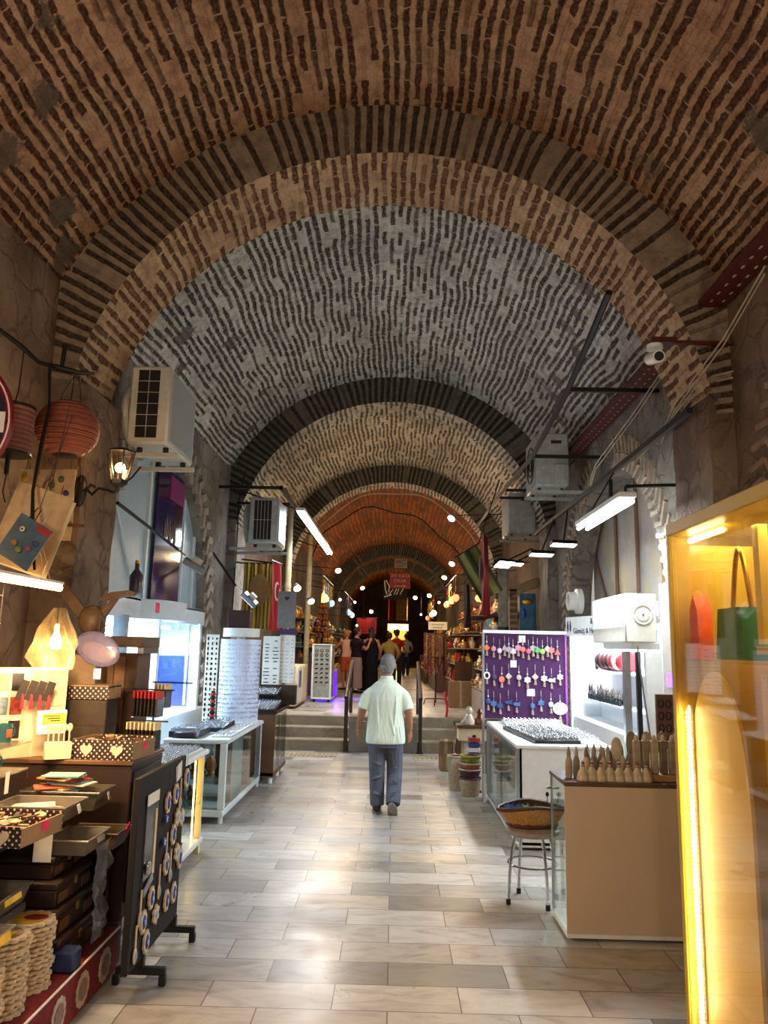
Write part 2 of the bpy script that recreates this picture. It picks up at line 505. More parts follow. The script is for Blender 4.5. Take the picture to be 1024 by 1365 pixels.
# floor: marble slabs in a running bond
def marble():
    m = bpy.data.materials.new('marble_paving'); m.use_nodes = True
    t = NT(m); v = t.tc('Object')
    b = t.n.new('ShaderNodeTexBrick')
    for k, x in {'Scale': 1, 'Brick Width': .62, 'Row Height': .285, 'Mortar Size': .0028, 'Mortar Smooth': .1, 'Bias': 0}.items(): b.inputs[k].default_value = x
    b.offset = .43; b.inputs['Color1'].default_value = (0, 0, 0, 1); b.inputs['Color2'].default_value = (1, 1, 1, 1)
    t.l.new(v, b.inputs['Vector'])
    sh = t.n.new('ShaderNodeVectorMath'); sh.operation = 'MULTIPLY_ADD'
    t.l.new(b.outputs['Color'], sh.inputs[0]); sh.inputs[1].default_value = (7, 9, 3); t.l.new(v, sh.inputs[2])
    mp = t.n.new('ShaderNodeMapping'); mp.inputs['Scale'].default_value = (1.2, 3.4, 1); mp.inputs['Rotation'].default_value = (0, 0, .5)
    t.l.new(sh.outputs[0], mp.inputs[0])
    n = t.noise(mp.outputs[0], 2.2, 7, .62); n.inputs['Distortion'].default_value = 1.3
    base = t.ramp(b.outputs['Color'], [(0, hx('75706a')), (.14, hx('a39d95')), (.45, hx('b9b6b1')), (.62, hx('b3a694')), (.85, hx('c8c7c4')), (1, hx('8f8b88'))])
    vein = t.ramp(n.outputs[0], [(.3, (.52, .5, .5)), (.47, (.86, .84, .82)), (.6, (1, 1, 1)), (.75, (.82, .78, .74))])
    c = t.mix(1.0, base, vein, 'MULTIPLY')
    dirt = t.noise(v, 1.3, 5, .6)
    c = t.mix(t.math('MULTIPLY', dirt.outputs[0], .25), c, hx('857a6e'))
    c = t.mix(b.outputs['Fac'], c, hx('4a4038'))
    t.col(c)
    ro = t.ramp(dirt.outputs[0], [(.3, (.24, .24, .24)), (.7, (.46, .46, .46))])
    t.l.new(ro, t.bsdf.inputs['Roughness'])
    h = t.math('SUBTRACT', t.math('MULTIPLY', dirt.outputs[0], .12), b.outputs['Fac'])
    t.bump(h, .0022)
    return m
M_floor = marble()
M_step = plaster_mat('worn_step_stone', ('6b604f', '8f836f', 'aa9d88'), 2.0, .006, '4c4235', .3)

# ---------------------------------------------------------------- shell
CX, CZ, RV, RR = -.07, 3.10, 2.87, 2.45
WL, WR = -2.62, 2.48
def vault(name, y0, y1, m, r=RV, a0=16, amp=.018):
    nv = 96; nu = max(4, int((y1 - y0) / .14))
    def fn(u, v):
        a = radians(a0) + v * (pi - 2 * radians(a0)); y = y0 + (y1 - y0) * u
        rr = r + amp * noise.noise(Vector((y * 1.3, a * 4, r))) + amp * .5 * noise.noise(Vector((y * 4, a * 13, r)))
        return (CX + rr * cos(a), y, CZ + rr * sin(a))
    mb = MB().grid(fn, nu, nv, lambda u, v: (y0 + (y1 - y0) * u, r * (radians(a0) + v * (pi - 2 * radians(a0)))))
    return mb.build(name, m, kind='structure', ang=80)
def rib(name, y0, y1, ms, mf):
    """transverse brick arch: soffit, two faces of radial bricks"""
    n = 120; mb = MB()
    a0 = radians(8)
    def so(u, v):
        a = a0 + v * (pi - 2 * a0); y = y0 + (y1 - y0) * u
        k = RR + .05 * u * (1 - u) * noise.noise(Vector((y * 5, a * 9, 2)))
        return (CX + k * cos(a), y, CZ + k * sin(a))
    mb.grid(so, 8, n, lambda u, v: (y0 + (y1 - y0) * u, RR * (a0 + v * (pi - 2 * a0))))
    mb.mat(1)
    for yy, d in ((y0, -1), (y1, 1)):
        def fa(u, v, yy=yy, d=d):
            a = a0 + v * (pi - 2 * a0); q = RR + (RV + .06 - RR) * u
            return (CX + q * cos(a), yy + d * .02 * u * noise.noise(Vector((a * 22, u * 3, yy))), CZ + q * sin(a))
        mb.grid(fa, 5, n, lambda u, v: (.08 + u * .42, 2.66 * (a0 + v * (pi - 2 * a0))))
    return mb.build(name, [ms, mf], kind='structure', ang=60)
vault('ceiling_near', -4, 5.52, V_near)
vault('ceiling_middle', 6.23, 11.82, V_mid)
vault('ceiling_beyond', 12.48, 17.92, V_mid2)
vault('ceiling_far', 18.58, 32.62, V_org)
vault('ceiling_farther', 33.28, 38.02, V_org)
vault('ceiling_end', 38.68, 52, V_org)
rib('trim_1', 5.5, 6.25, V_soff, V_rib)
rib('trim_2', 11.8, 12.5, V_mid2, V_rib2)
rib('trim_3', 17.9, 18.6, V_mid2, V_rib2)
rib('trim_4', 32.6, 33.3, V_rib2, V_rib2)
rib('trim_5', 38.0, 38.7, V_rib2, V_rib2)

def arch_pts(y0, y1, zs, za, n=16):
    yc, w, h = (y0 + y1) / 2, (y1 - y0) / 2, za - zs
    r = (w * w + h * h) / (2 * w)
    am = math.asin(min(1, h / r))
    L = [(y0 + r * (1 - cos(am * k / n)), zs + r * sin(am * k / n)) for k in range(n + 1)]
    return L + [(y0 + y1 - y, z) for y, z in L[-2::-1]]
def wall(name, x, side, y0, y1, m, opening=None, z0=0.0, zt=4.6, th=.3):
    """vertical wall along the corridor; side -1 = left; opening = (ya, yb, spring, apex)"""
    pts = [(y0, z0), (y0, zt), (y1, zt), (y1, z0)]
    if opening:
        ya, yb, zs, za = opening
        pts += [(yb, z0)] + arch_pts(ya, yb, zs, za)[::-1] + [(ya, z0)]
    mb = MB()
    mb.prism(pts, th, (x + side * th / 2, 0, 0), (0, 0, pi / 2))
    # rotating by 90 degrees about Z turns local X into world Y and local Y into -X
    return mb.build(name, m, kind='structure', smooth=False)
LA = (6.72, 10.62, 2.0, 3.78); RA = (7.05, 11.0, 2.0, 3.72); RN = (1.0, 5.0, 2.2, 3.9); LN = (1.0, 5.0, 2.2, 3.9)
wall('wall_left_near', WL, -1, -4, 5.9, P_near)
wall('wall_left_middle', WL, -1, 5.9, 12.2, P_mid, LA)
wall('wall_left_far', WL, -1, 12.2, 52, P_far)
wall('wall_right_near', WR, 1, -4, 5.9, P_near)
wall('wall_right_middle', WR, 1, 5.9, 12.2, P_mid, RA)
wall('wall_right_far', WR, 1, 12.2, 52, P_far)
MB().bx(-3, 3, 52, 52.2, 0, 6.2).build('wall_back', P_far, kind='structure', smooth=False)
def pier(name, x0, x1, y0, y1, zt, m):
    mb = MB()
    def side(u, v):
        # rounded-corner rectangle swept up, roughened
        per = [(x0, y0), (x1, y0), (x1, y1), (x0, y1)]
        k = min(3, int(u * 4)); f = u * 4 - k
        a, b = per[k], per[(k + 1) % 4]
        x, y, z = a[0] + (b[0] - a[0]) * f, a[1] + (b[1] - a[1]) * f, zt * v
        q = noise.noise_vector(Vector((x * 2.5, y * 2.5, z * 2.5))) * .025
        return (x + q.x, y + q.y, z)
    mb.grid(side, 40, 40, closed=True)
    return mb.build(name, m, kind='structure', ang=50)
pier('wall_left_pier_near', -2.9, -2.33, 5.5, 6.25, 3.6, P_near)
pier('wall_right_pier_near', 2.30, 2.8, 5.5, 6.25, 3.6, P_near)
pier('wall_left_pier_middle', -2.9, -2.48, 11.8, 12.5, 3.6, P_mid)
pier('wall_right_pier_middle', 2.34, 2.8, 11.8, 12.5, 3.6, P_mid)
pier('wall_left_pier_far', -2.9, -2.48, 17.9, 18.6, 3.6, P_far)
pier('wall_right_pier_far', 2.34, 2.8, 17.9, 18.6, 3.6, P_far)

def chevron(name, x, side, op, m, wid=.40, z0=.0, both=(True, True), t=.035, pitch=.082, bh=.022):
    """two slanting rows of thin bricks round a pointed arch: a herringbone ring"""
    ya, yb, zs, za = op
    A = arch_pts(ya, yb, zs, za, 40)
    left = [(ya, z0 + k * .05) for k in range(int((zs - z0) / .05))]; right = [(y, z) for y, z in [(yb, q[1]) for q in left]][::-1]
    path = (left if both[0] else []) + A + (right if both[1] else [])
    mb = MB(); d = 0; yc = (ya + yb) / 2
    pr = path[0]; acc = 0
    for k in range(1, len(path)):
        a, b = path[k - 1], path[k]
        L = math.hypot(b[0] - a[0], b[1] - a[1]); acc += L
        if acc < pitch: continue
        acc = 0
        ang = math.atan2(b[1] - a[1], b[0] - a[0])
        nx, nz = -sin(ang), cos(ang)           # outward normal of the ring
        for row, sl in ((.27, .55), (.75, -.55)):
            c = (b[0] + nx * wid * row, b[1] + nz * wid * row)
            th = ang + pi / 2 + sl
            L2 = wid * .54
            q = [(-L2 / 2, -bh), (L2 / 2, -bh), (L2 / 2, bh), (-L2 / 2, bh)]
            tt = t * (.7 + .5 * R.random())
            pts = [(c[0] + u * cos(th) - v * sin(th), c[1] + u * sin(th) + v * cos(th)) for u, v in q]
            mb.prism(pts, tt, (x - side * tt / 2 * .6, 0, 0), (0, 0, pi / 2))
    return mb.build(name, m, kind='structure', smooth=False)
chevron('trim_6', WL, -1, LA, M_brick_g, pitch=.17, bh=.05, t=.05)
chevron('trim_7', WR, 1, RA, M_brick_g)
chevron('trim_8', WR, 1, RN, M_brick)

# floors and steps
MB().bx(-3, 3, -4, 13.3, -.1, 0).build('floor', M_floor, kind='structure', smooth=False)
MB().bx(-2.62, 2.48, 13.72, 52, -.1, .5).build('floor_upper', M_floor, kind='structure', smooth=False)
sp = MB()
sp.bx(-2.62, 2.48, 13.03, 13.8, -.05, .172, .012); sp.bx(-2.62, 2.48, 13.38, 13.8, .1, .338, .012); sp.bx(-2.62, 2.48, 13.70, 13.85, .2, .502, .012)
sp.build('floor_steps', M_step, kind='structure')
# ================================================================ near stall on the left
M_dark = mat('dark_wood', '2c1d14', .5, var=.3, scale=5)
M_brown = mat('brown_wood', '5a3c26', .5, var=.3, scale=5)
M_kraft = mat('kraft_card', '9c7a50', .8)
M_cream = mat('cream_card', 'd8c59c', .7, var=.1)
M_white = mat('white_paint', 'dfe0dc', .35, var=.05)
M_paper = mat('white_paper', 'dedad0', .8, var=.06)
M_black = mat('black_metal', '14120f', .45, var=.2)
M_blackcloth = mat('black_board', '1c1714', .85, var=.25)
M_red = mat('red_cloth', '6e1413', .85, var=.25, scale=40)
M_lace = mat('lace_thread', 'b3a292', .9)
M_pink = mat('pink_tag', 'e8205f', .6)
M_yel = mat('yellow_tag', 'e0b020', .6)
M_blue = mat('blue_glaze', '24409a', .25)
M_blue2 = mat('pale_blue_glaze', '7ea6c8', .3)
M_wood = mat('pale_wood', 'b08a5c', .6, var=.25, scale=8)
M_wood2 = mat('light_wood', 'cbb594', .6, var=.2, scale=8)
M_teal = mat('teal_print', '2f6a70', .5)
M_sil = mat('silver', 'c4c4c8', .25, 1.0, var=.15)
M_gold = mat('gold', 'b98a32', .3, 1.0, var=.2)
M_clear = glass('clear_plastic', 'f2f2f4', .35, .12)
M_glass = glass('clear_glass', 'f4faf8', .15, .02)
M_string = mat('string', '4b3826', .9)
M_cord = mat('black_cord', '18130f', .7)
def polka():
    m = bpy.data.materials.new('polka_dot_card'); m.use_nodes = True
    t = NT(m); v = t.tc('Object', (62, 62, 62), (0, .0, 0))
    x = t.n.new('ShaderNodeSeparateXYZ'); t.l.new(v, x.inputs[0])
    # staggered dots on whichever two axes the face spans
    s = t.math('ADD', x.outputs[0], x.outputs[1])
    a = t.math('FRACT', t.math('ADD', t.math('MULTIPLY', t.math('ADD', s, x.outputs[2]), .5), 40.0))
    b = t.math('FRACT', t.math('ADD', t.math('MULTIPLY', t.math('SUBTRACT', s, x.outputs[2]), .5), 40.0))
    da = t.math('SUBTRACT', a, .5); db = t.math('SUBTRACT', b, .5)
    d = t.math('ADD', t.math('MULTIPLY', da, da), t.math('MULTIPLY', db, db))
    k = t.math('LESS_THAN', d, .045)
    t.col(t.mix(k, hx('2a1114'), hx('d9cbb4'))); t.set(Roughness=.6)
    return m
M_polka = polka()
def heart(r=.5, n=28):
    pts = []
    for i in range(n):
        a = 2 * pi * i / n
        x = 16 * sin(a) ** 3; z = 13 * cos(a) - 5 * cos(2 * a) - 2 * cos(3 * a) - cos(4 * a)
        pts.append((x / 32 * r * 2, z / 32 * r * 2))
    return pts
def scallop(r, k=12, n=72, dep=.1):
    return [(r * (1 + dep * abs(sin(k / 2 * 2 * pi * i / n)) - dep) * cos(2 * pi * i / n), r * (1 + dep * abs(sin(k / 2 * 2 * pi * i / n)) - dep) * sin(2 * pi * i / n)) for i in range(n)]

# ---- low bench under a red cloth with lace motifs
b = E('low_bench', 'low bench under a dark red cloth with white lace rosettes, by the floor', 'bench', (-1.42, 2.6, 0))
MB().bx(-1.1, -.012, 0, 1.74, .0, .205, .005).build('bench_body', M_dark, b)
MB().bx(-.010, 0, -.01, 1.75, .01, .205).bx(-1.1, 0.004, -.01, 1.75, .207, .215).build('red_cloth', M_red, b)
MB().tube([(0.004, -.01, .216), (.004, 1.75, .216)], .006, 6).build('cream_piping', M_paper, b)
for y, rr in ((.72, .072), (1.02, .075), (1.28, .078), (1.56, .08)):
    mb = MB()
    mb.prism(scallop(rr, 12), .004, (.004, y, .105), (0, 0, pi / 2))
    lm = mb.build('lace_motif', M_lace, b)
    MB().lathe([(rr * .42, -.002), (rr * .62, .002), (rr * .42, .004)], (.007, y, .105), 18, (0, pi / 2, 0)).lathe([(.0, 0), (rr * .16, .003)], (.006, y, .105), 10, (0, pi / 2, 0)).build('lace_centre', mat('lace_inner', '86695e', .9, var=.4, scale=90), lm)

# ---- stacks of scalloped wooden trivets
tri = MB().prism(scallop(.105, 14, 84, .12), .0125, (0, 0, 0), (pi / 2, 0, 0))
tri0 = tri.build('wooden_trivet', M_wood2, None, 'pale scalloped wooden trivet in the tall stack beside the dark chests', 'trivet', 'trivets stacked beside the chests')
tri0.location = (-1.575, 3.63, .2225)
def stack(x, y, n, lab, grp, first=None, z0=.2225):
    for k in range(n):
        zz = z0 + k * .0185
        o = first if (first and k == 0) else tri0.copy()
        if o is not first: COL.objects.link(o)
        o.location = (x + R.uniform(-.008, .008), y + R.uniform(-.008, .008), zz); o.rotation_euler = (R.uniform(-.02, .02), R.uniform(-.02, .02), R.uniform(0, 6))
        o['label'] = lab; o['group'] = grp
    return z0 + n * .0185
zA = stack(-1.575, 3.62, 14, 'pale scalloped wooden trivet in the tall stack beside the dark chests', 'trivets stacked beside the chests', tri0)
zB = stack(-1.575, 3.38, 15, 'pale scalloped wooden trivet in the middle stack under a yellow price tag', 'trivets of the middle stack')
zC = stack(-1.56, 3.14, 13, 'pale scalloped wooden trivet in the stack cut by the photo edge', 'trivets of the stack at the photo edge')
def painted_trivet(loc, lab, cols):
    r = E('painted_trivet', lab, 'trivet', loc)
    MB().prism(scallop(.105, 14, 84, .12), .0125, (0, 0, .003), (pi / 2, 0, 0)).build('disc', M_wood2, r)
    MB().lathe([(.0, .0092), (.07, .0095), (.074, .0112), (.0, .0122)], (0, 0, 0), 24).build('painted_centre', mat('paint_' + cols[0], cols[0], .4), r)
    MB().lathe([(.0, .0112), (.038, .0122), (.0, .0138)], (.02, .01, 0), 16, sx=1.4).build('painted_flower', mat('paint_' + cols[1], cols[1], .4), r)
painted_trivet((-1.575, 3.62, zA), 'scalloped trivet painted yellow and dark red on top of the stack beside the chests', ('d0a32c', '8c1f2a'))
painted_trivet((-1.575, 3.38, zB), 'scalloped trivet painted with brown circles on top of the middle stack', ('8d6a4a', 'b79a74'))
painted_trivet((-1.56, 3.14, zC), 'glossy gold and orange painted trivet topping the stack at the photo edge', ('a26b22', '6b3a12'))
tg = MB().box((0, 0, 0), (.03, .075, .002)).build('price_tag', M_yel, None, 'yellow price tag lying on the middle trivet stack', 'price tag')
tg.location = (-1.535, 3.34, zB + .02)
MB().box((0, 0, 0), (.11, .10, .09), None, .01).build('blue_box', mat('blue_cardboard', '27345e', .6), None, 'small dark blue box beneath the trivets at the edge of the red bench', 'box', loc=(-1.475, 3.80, .262))

# ---- dark carved chests piled beside the trivets
def chest(w, d, h, loc, lab, rz=0, tag_=None):
    r = E('wooden_chest', lab, 'chest', loc, rz, 'dark chests piled on the red bench')
    MB().bx(-w / 2, w / 2, -d / 2, d / 2, 0, h * .68, .006).build('body', M_dark, r)
    MB().bx(-w / 2 - .004, w / 2 + .004, -d / 2 - .004, d / 2 + .004, h * .70, h, .012).build('lid', M_dark, r)
    MB().box((w / 2 + .004, 0, h * .66), (.008, .03, .04), None, .002).build('clasp', M_gold, r)
    for y in (-d * .32, d * .32): MB().box((w / 2 + .003, y, h * .34), (.006, d * .24, h * .4), None, .003).build('carved_panel', M_brown, r)
    return r
z = .218
for k, (w, d, h) in enumerate(((.40, .46, .13), (.38, .44, .12), (.37, .42, .11), (.32, .36, .10))):
    chest(w, d, h, (-1.70 - k * .015, 4.00 + k * .004, z), ['lowest dark wooden chest of the pile on the red bench', 'dark wooden chest second from the bottom of the bench pile', 'dark wooden chest third from the bottom, half under plastic film', 'small dark chest on top of the pile with a grey end panel'][k])
    z += h + .003
zch = z
# crumpled plastic film hanging over the chests
def film(u, v):
    y = 4.02 + .17 * u + .02 * sin(v * 9); zz = .24 + .46 * v
    x = -1.445 + .03 * noise.noise(Vector((u * 3, v * 6, 1))) + .016 * noise.noise(Vector((u * 9, v * 14, 5)))
    return (x, y, zz)
MB().sheet(film, 22, 40, .0015, (-1, 0, 0)).build('plastic_film', cloudy('plastic_film', 'a9adb4', .26, .15), None, 'crumpled clear plastic film hanging down the side of the chests', 'plastic film')

# ---- tubs and bins
def tub(name, lab, loc, w, d, h, m=M_clear, flare=1.18, rim=True, rz=0, th=.004):
    r = E(name, lab, 'tub', loc, rz)
    mb = MB()
    W, D = w / 2, d / 2
    def ring(f, zz): return [(-W * f, -D * f, zz), (W * f, -D * f, zz), (W * f, D * f, zz), (-W * f, D * f, zz)]
    o0, o1 = ring(1, 0), ring(flare, h); i0, i1 = ring(1 - th / W, th), ring(flare - th / W, h)
    vs_ = o0 + o1 + i0 + i1
    fs = [[3, 2, 1, 0]]
    for i in range(4):
        j = (i + 1) % 4
        fs += [[i, j, 4 + j, 4 + i], [8 + j, 8 + i, 12 + i, 12 + j], [4 + i, 4 + j, 12 + j, 12 + i]]
    fs.append([8, 9, 10, 11])
    mb.add(vs_, fs).build('tub_body', m, r)
    if rim:
        q = ring(flare + .03, h)
        MB().tube([Vector(p) for p in q], .006, 6, True).build('rim', m, r)
    return r
M_tubgrey = mat('frosted_plastic', '6e6557', .35, var=.1)
M_tubdark = cloudy('smoky_plastic', '5c5346', .6, .3)
sh = E('wicker_hamper', 'brown woven hamper standing behind the trivet stacks', 'hamper', (-1.86, 3.40, .218))
mb = MB()
for k in range(18):
    mb.lathe([(.12, k * .021), (.128 + .004 * (k % 2), k * .021 + .0105), (.12, k * .021 + .021)], n=20)
mb.build('woven_body', mat('wicker_brown', '54391f', .8, var=.35, scale=40), sh)
r = tub('plastic_tub', 'clear plastic tub with a yellow price strip standing above the trivet stacks', (-1.67, 3.36, .60), .22, .26, .07, M_tubdark)
MB().box((.128, 0, .05), (.003, .14, .028), (0, -.2, 0)).build('price_strip', M_yel, r)
for k in range(6):
    o = MB().sph((0, 0, 0), (.022, .03, .012), 10, 6).build('dark_stone', mat('dark_stone', '2c2530', .4), None, 'small dark polished piece in the clear tub with the yellow strip', 'trinket', 'dark pieces in the clear tub')
    o.location = (-1.67 + .05 * (k % 2) - .02, 3.28 + .07 * (k // 2), .6165); o.rotation_euler = (0, 0, k)
r = tub('plastic_tub', 'shallow pale tub with a purple bag and a yellow price strip at the photo edge', (-1.60, 3.13, .535), .2, .22, .045, M_tubgrey)
MB().box((.128, .02, .03), (.003, .13, .032), (0, -.2, 0)).build('price_strip', M_yel, r)
MB().sph((0, 0, 0), (.07, .08, .045), 14, 10).build('purple_pouch', mat('purple_mesh', '5a4460', .7), None, 'purple gauze pouch in the shallow tub at the photo edge', 'pouch', loc=(-1.60, 3.13, .585))
# stand that carries the tubs
MB().bx(-1.84, -1.56, 3.0, 3.24, .48, .532).bx(-1.82, -1.79, 3.02, 3.2, .218, .48).build('tub_stand', M_dark, None, 'dark wooden block under the shallow tub at the photo edge', 'stand')
MB().bx(-1.81, -1.55, 3.26, 3.50, .565, .597).build('tub_board', M_dark, None, 'dark board under the clear tub above the trivets', 'board')

# ---- stepped stall table: a lower counter and a taller cabinet at its far end
t = E('stall_table', 'dark wooden stall table carrying the polka dot box and card tubs', 'table', (-2.0, 3.5, 0))
MB().bx(-.45, .34, -.75, .72, .80, .835, .005).build('table_top', M_dark, t)
MB().bx(-.45, -.40, -.75, .72, .22, .80).build('back_panel', M_dark, t)
for x, y in ((-.36, -.7), (.30, -.7), (-.36, .68), (.02, .68)): MB().bx(x - .02, x + .02, y - .02, y + .02, .218, .80).build('leg', M_dark, t)
t = E('side_cabinet', 'tall dark wooden cabinet carrying the larger polka dot box', 'cabinet', (-1.86, 4.70, 0))
MB().bx(-.42, .42, -.28, .30, .22, 1.02, .006).build('carcass', M_dark, t)
MB().bx(-.44, .43, -.29, .31, 1.02, 1.045, .004).build('cabinet_top', M_brown, t)
MB().bx(.42, .428, -.24, .26, .30, .98, .003).build('door', M_dark, t)
for x in (-.38, .38):
    for y in (-.25, .27): MB().bx(x - .03, x + .03, y - .03, y + .03, 0, .22).build('leg', M_dark, t)

def lidless_box(name, lab, loc, w, d, h, rz=0, m_side=M_polka, m_end=M_kraft, hearts=2, tagc=True):
    """open box; the long side faces the camera (-Y), the short end faces the aisle (+X)"""
    r = E(name, lab, 'box', loc, rz)
    ds = MB().bx(-w / 2, w / 2, -d / 2, -d / 2 + .006, 0, h).build('dotted_side', m_side, r)
    MB().bx(-w / 2, w / 2, d / 2 - .006, d / 2, 0, h).build('dotted_side', m_side, r)
    MB().bx(w / 2 - .006, w / 2, -d / 2 + .006, d / 2 - .006, 0, h * .9).build('end_panel', m_end, r)
    MB().bx(-w / 2, -w / 2 + .006, -d / 2 + .006, d / 2 - .006, 0, h).build('end_panel', m_end, r)
    MB().bx(-w / 2 + .006, w / 2 - .006, -d / 2 + .006, d / 2 - .006, 0, .008).build('bottom', m_end, r)
    for k in range(hearts):
        x = (k + .5) / hearts * w - w / 2
        MB().prism(heart(.036), .005, (x, -d / 2 - .003, h * .48)).build('heart_label', M_wood2, ds)
    if tagc: MB().box((w / 2 + .001, .02, h * .62), (.002, .05, .04)).build('pink_sticker', M_pink, r)
    return r
bxA = lidless_box('polka_dot_box', 'large dark polka dot box with two wooden hearts on the tall cabinet', (-1.60, 4.58, 1.047), .36, .30, .105, -.12)
bxB = lidless_box('polka_dot_box', 'open polka dot box with one heart at the table edge near the photo border', (-1.695, 3.56, .838), .34, .34, .085, -.1, hearts=2)
MB().box((0, 0, 0), (.085, .003, .15)).build('hanging_note', M_paper, None, 'blank white sheet hanging under the lower polka dot box', 'paper', loc=(-1.61, 3.76, .76))
# wooden magnets and keyrings lying in the boxes
def trinket(kind):
    mb = MB()
    if kind == 0: mb.prism(scallop(.026, 8, 40, .2), .006, (0, 0, 0), (pi / 2, 0, 0))
    elif kind == 1: mb.prism(heart(.024), .006, (0, 0, 0), (pi / 2, 0, 0))
    elif kind == 2: mb.box((0, 0, 0), (.06, .022, .006), None, .002).lathe([(.016, -.003), (.016, .003)], (.04, 0, 0), 12)
    else: mb.box((0, 0, 0), (.05, .036, .006), None, .002)
    return mb.build('wooden_magnet', [M_wood, M_wood2, M_dark, M_brown][kind])
TK = [trinket(k) for k in range(4)]
usedTK = set()
def scatter(n, loc, w, d, lab, grp, rz=0, zj=.012, cat='magnet'):
    nx = max(1, int(round(sqrt(n * w / d)))); k = 0
    for i in range(n):
        q = i % 4
        o = TK[q] if q not in usedTK else TK[q].copy()
        if q in usedTK: COL.objects.link(o)
        usedTK.add(q)
        x = ((i % nx) + .5) / nx * w - w / 2; y = ((i // nx) + .5) / math.ceil(n / nx) * d - d / 2
        x += R.uniform(-.008, .008); y += R.uniform(-.008, .008)
        c, s_ = cos(rz), sin(rz)
        o.location = (loc[0] + x * c - y * s_, loc[1] + x * s_ + y * c, loc[2] + R.random() * zj)
        o.rotation_euler = (R.uniform(-.25, .25), R.uniform(-.25, .25), R.uniform(0, 6))
        o['label'] = lab; o['group'] = grp; o['category'] = cat
scatter(22, (-1.60, 4.58, 1.125), .28, .22, 'small wooden magnet in the large polka dot box', 'magnets in the large polka dot box', -.12, .03)
scatter(26, (-1.695, 3.56, .905), .27, .26, 'small wooden magnet in the lower polka dot box', 'magnets in the lower polka dot box', -.1, .03)
# trays of cards between the boxes
trA = tub('card_tub', 'pale plastic tub of printed cards behind the lower polka dot box', (-1.72, 3.94, .838), .30, .22, .075, M_tubgrey)
MB().box((.195, .0, .05), (.003, .06, .04), (0, -.3, .2)).build('price_ticket', M_paper, trA)
trB = tub('card_tub', 'smoky plastic tub of bright cloth pouches under the notebooks', (-1.70, 4.225, .838), .34, .19, .09, M_tubdark)
MB().box((.215, .0, .06), (.003, .05, .035), (0, -.3, .2)).build('price_ticket', M_paper, trB)
CC = ['7ea9a0', 'c9b78c', 'b45a3a', 'd7cbb0', '5a7f8c', '8c2f2a', 'c08a48', '9fb7a8']
def cards(n, loc, lab, grp, size=(.14, .10, .006), step=.008, spread=.03, cat='card', cols=CC, name='printed_card'):
    base = {}
    for k in range(n):
        c = cols[k % len(cols)]
        if c not in base:
            o = MB().box((0, 0, 0), size, None, .001).build(name, mat('card_' + c, c, .5)); base[c] = o
        else:
            o = base[c].copy(); COL.objects.link(o)
        o.location = (loc[0] + R.uniform(-spread, spread), loc[1] + R.uniform(-spread, spread), loc[2] + step * k); o.rotation_euler = (0, 0, R.uniform(-.5, .5))
        tag(o, lab, cat, grp)
cards(8, (-1.74, 3.93, .85), 'printed card loose in the pale tub behind the lower polka dot box', 'cards in the pale tub', (.17, .12, .004), .0075, .03, cols=['d7b98c', 'c98f6a', 'e0cfa0', 'd6c3a6'])
cards(6, (-1.70, 4.20, .85), 'folded cloth pouch in the smoky tub under the notebooks', 'pouches in the smoky tub', (.2, .13, .009), .0115, .03, 'pouch', ['2c5f86', '1d1a1c', '3f86a0', '7c2f3a'], 'cloth_pouch')
cards(9, (-1.72, 4.22, .925), 'thin notebook in the loose pile above the smoky tub', 'notebooks piled above the smoky tub', (.19, .13, .008), .0095, .05, 'notebook', CC, 'notebook')
# bins under the table edge, in front of the cabinet
trC = tub('brown_bin', 'brown plastic bin with a pink tag beside the black display stand', (-1.56, 4.31, .63), .24, .175, .08, mat('brown_plastic', '5c4630', .5))
MB().box((.15, .04, .075), (.004, .055, .05), (.5, 0, 0)).build('pink_tag', M_pink, trC)
trD = tub('brown_bin', 'frosted bin of small rings on top of the chest pile', (-1.54, 3.98, zch), .18, .24, .07, M_tubgrey)
MB().box((.108, .03, .05), (.003, .09, .03), (0, -.2, 0)).build('price_strip', M_paper, trD)
scatter(10, (-1.56, 4.31, .665), .18, .13, 'small wooden piece in the brown bin with the pink tag', 'pieces in the brown bin', 0, .02, 'trinket')
for k in range(8):
    o = MB().tube([(.02 * cos(a * pi / 6), .02 * sin(a * pi / 6), 0) for a in range(12)], .004, 6, True).build('metal_ring', M_sil, None, 'small metal ring in the frosted bin on the chests', 'ring', 'rings in the frosted bin') if k == 0 else o.copy()
    if k: COL.objects.link(o)
    o.location = (-1.60 + (k % 4) * .035, 3.93 + (k // 4) * .08, zch + .012)
MB().bx(-1.72, -1.48, 4.245, 4.41, .60, .628).bx(-1.71, -1.69, 4.25, 4.35, .218, .6).bx(-1.50, -1.485, 4.33, 4.35, .218, .6).build('bin_shelf', M_dark, None, 'dark little shelf carrying the brown bin with the pink tag', 'shelf')

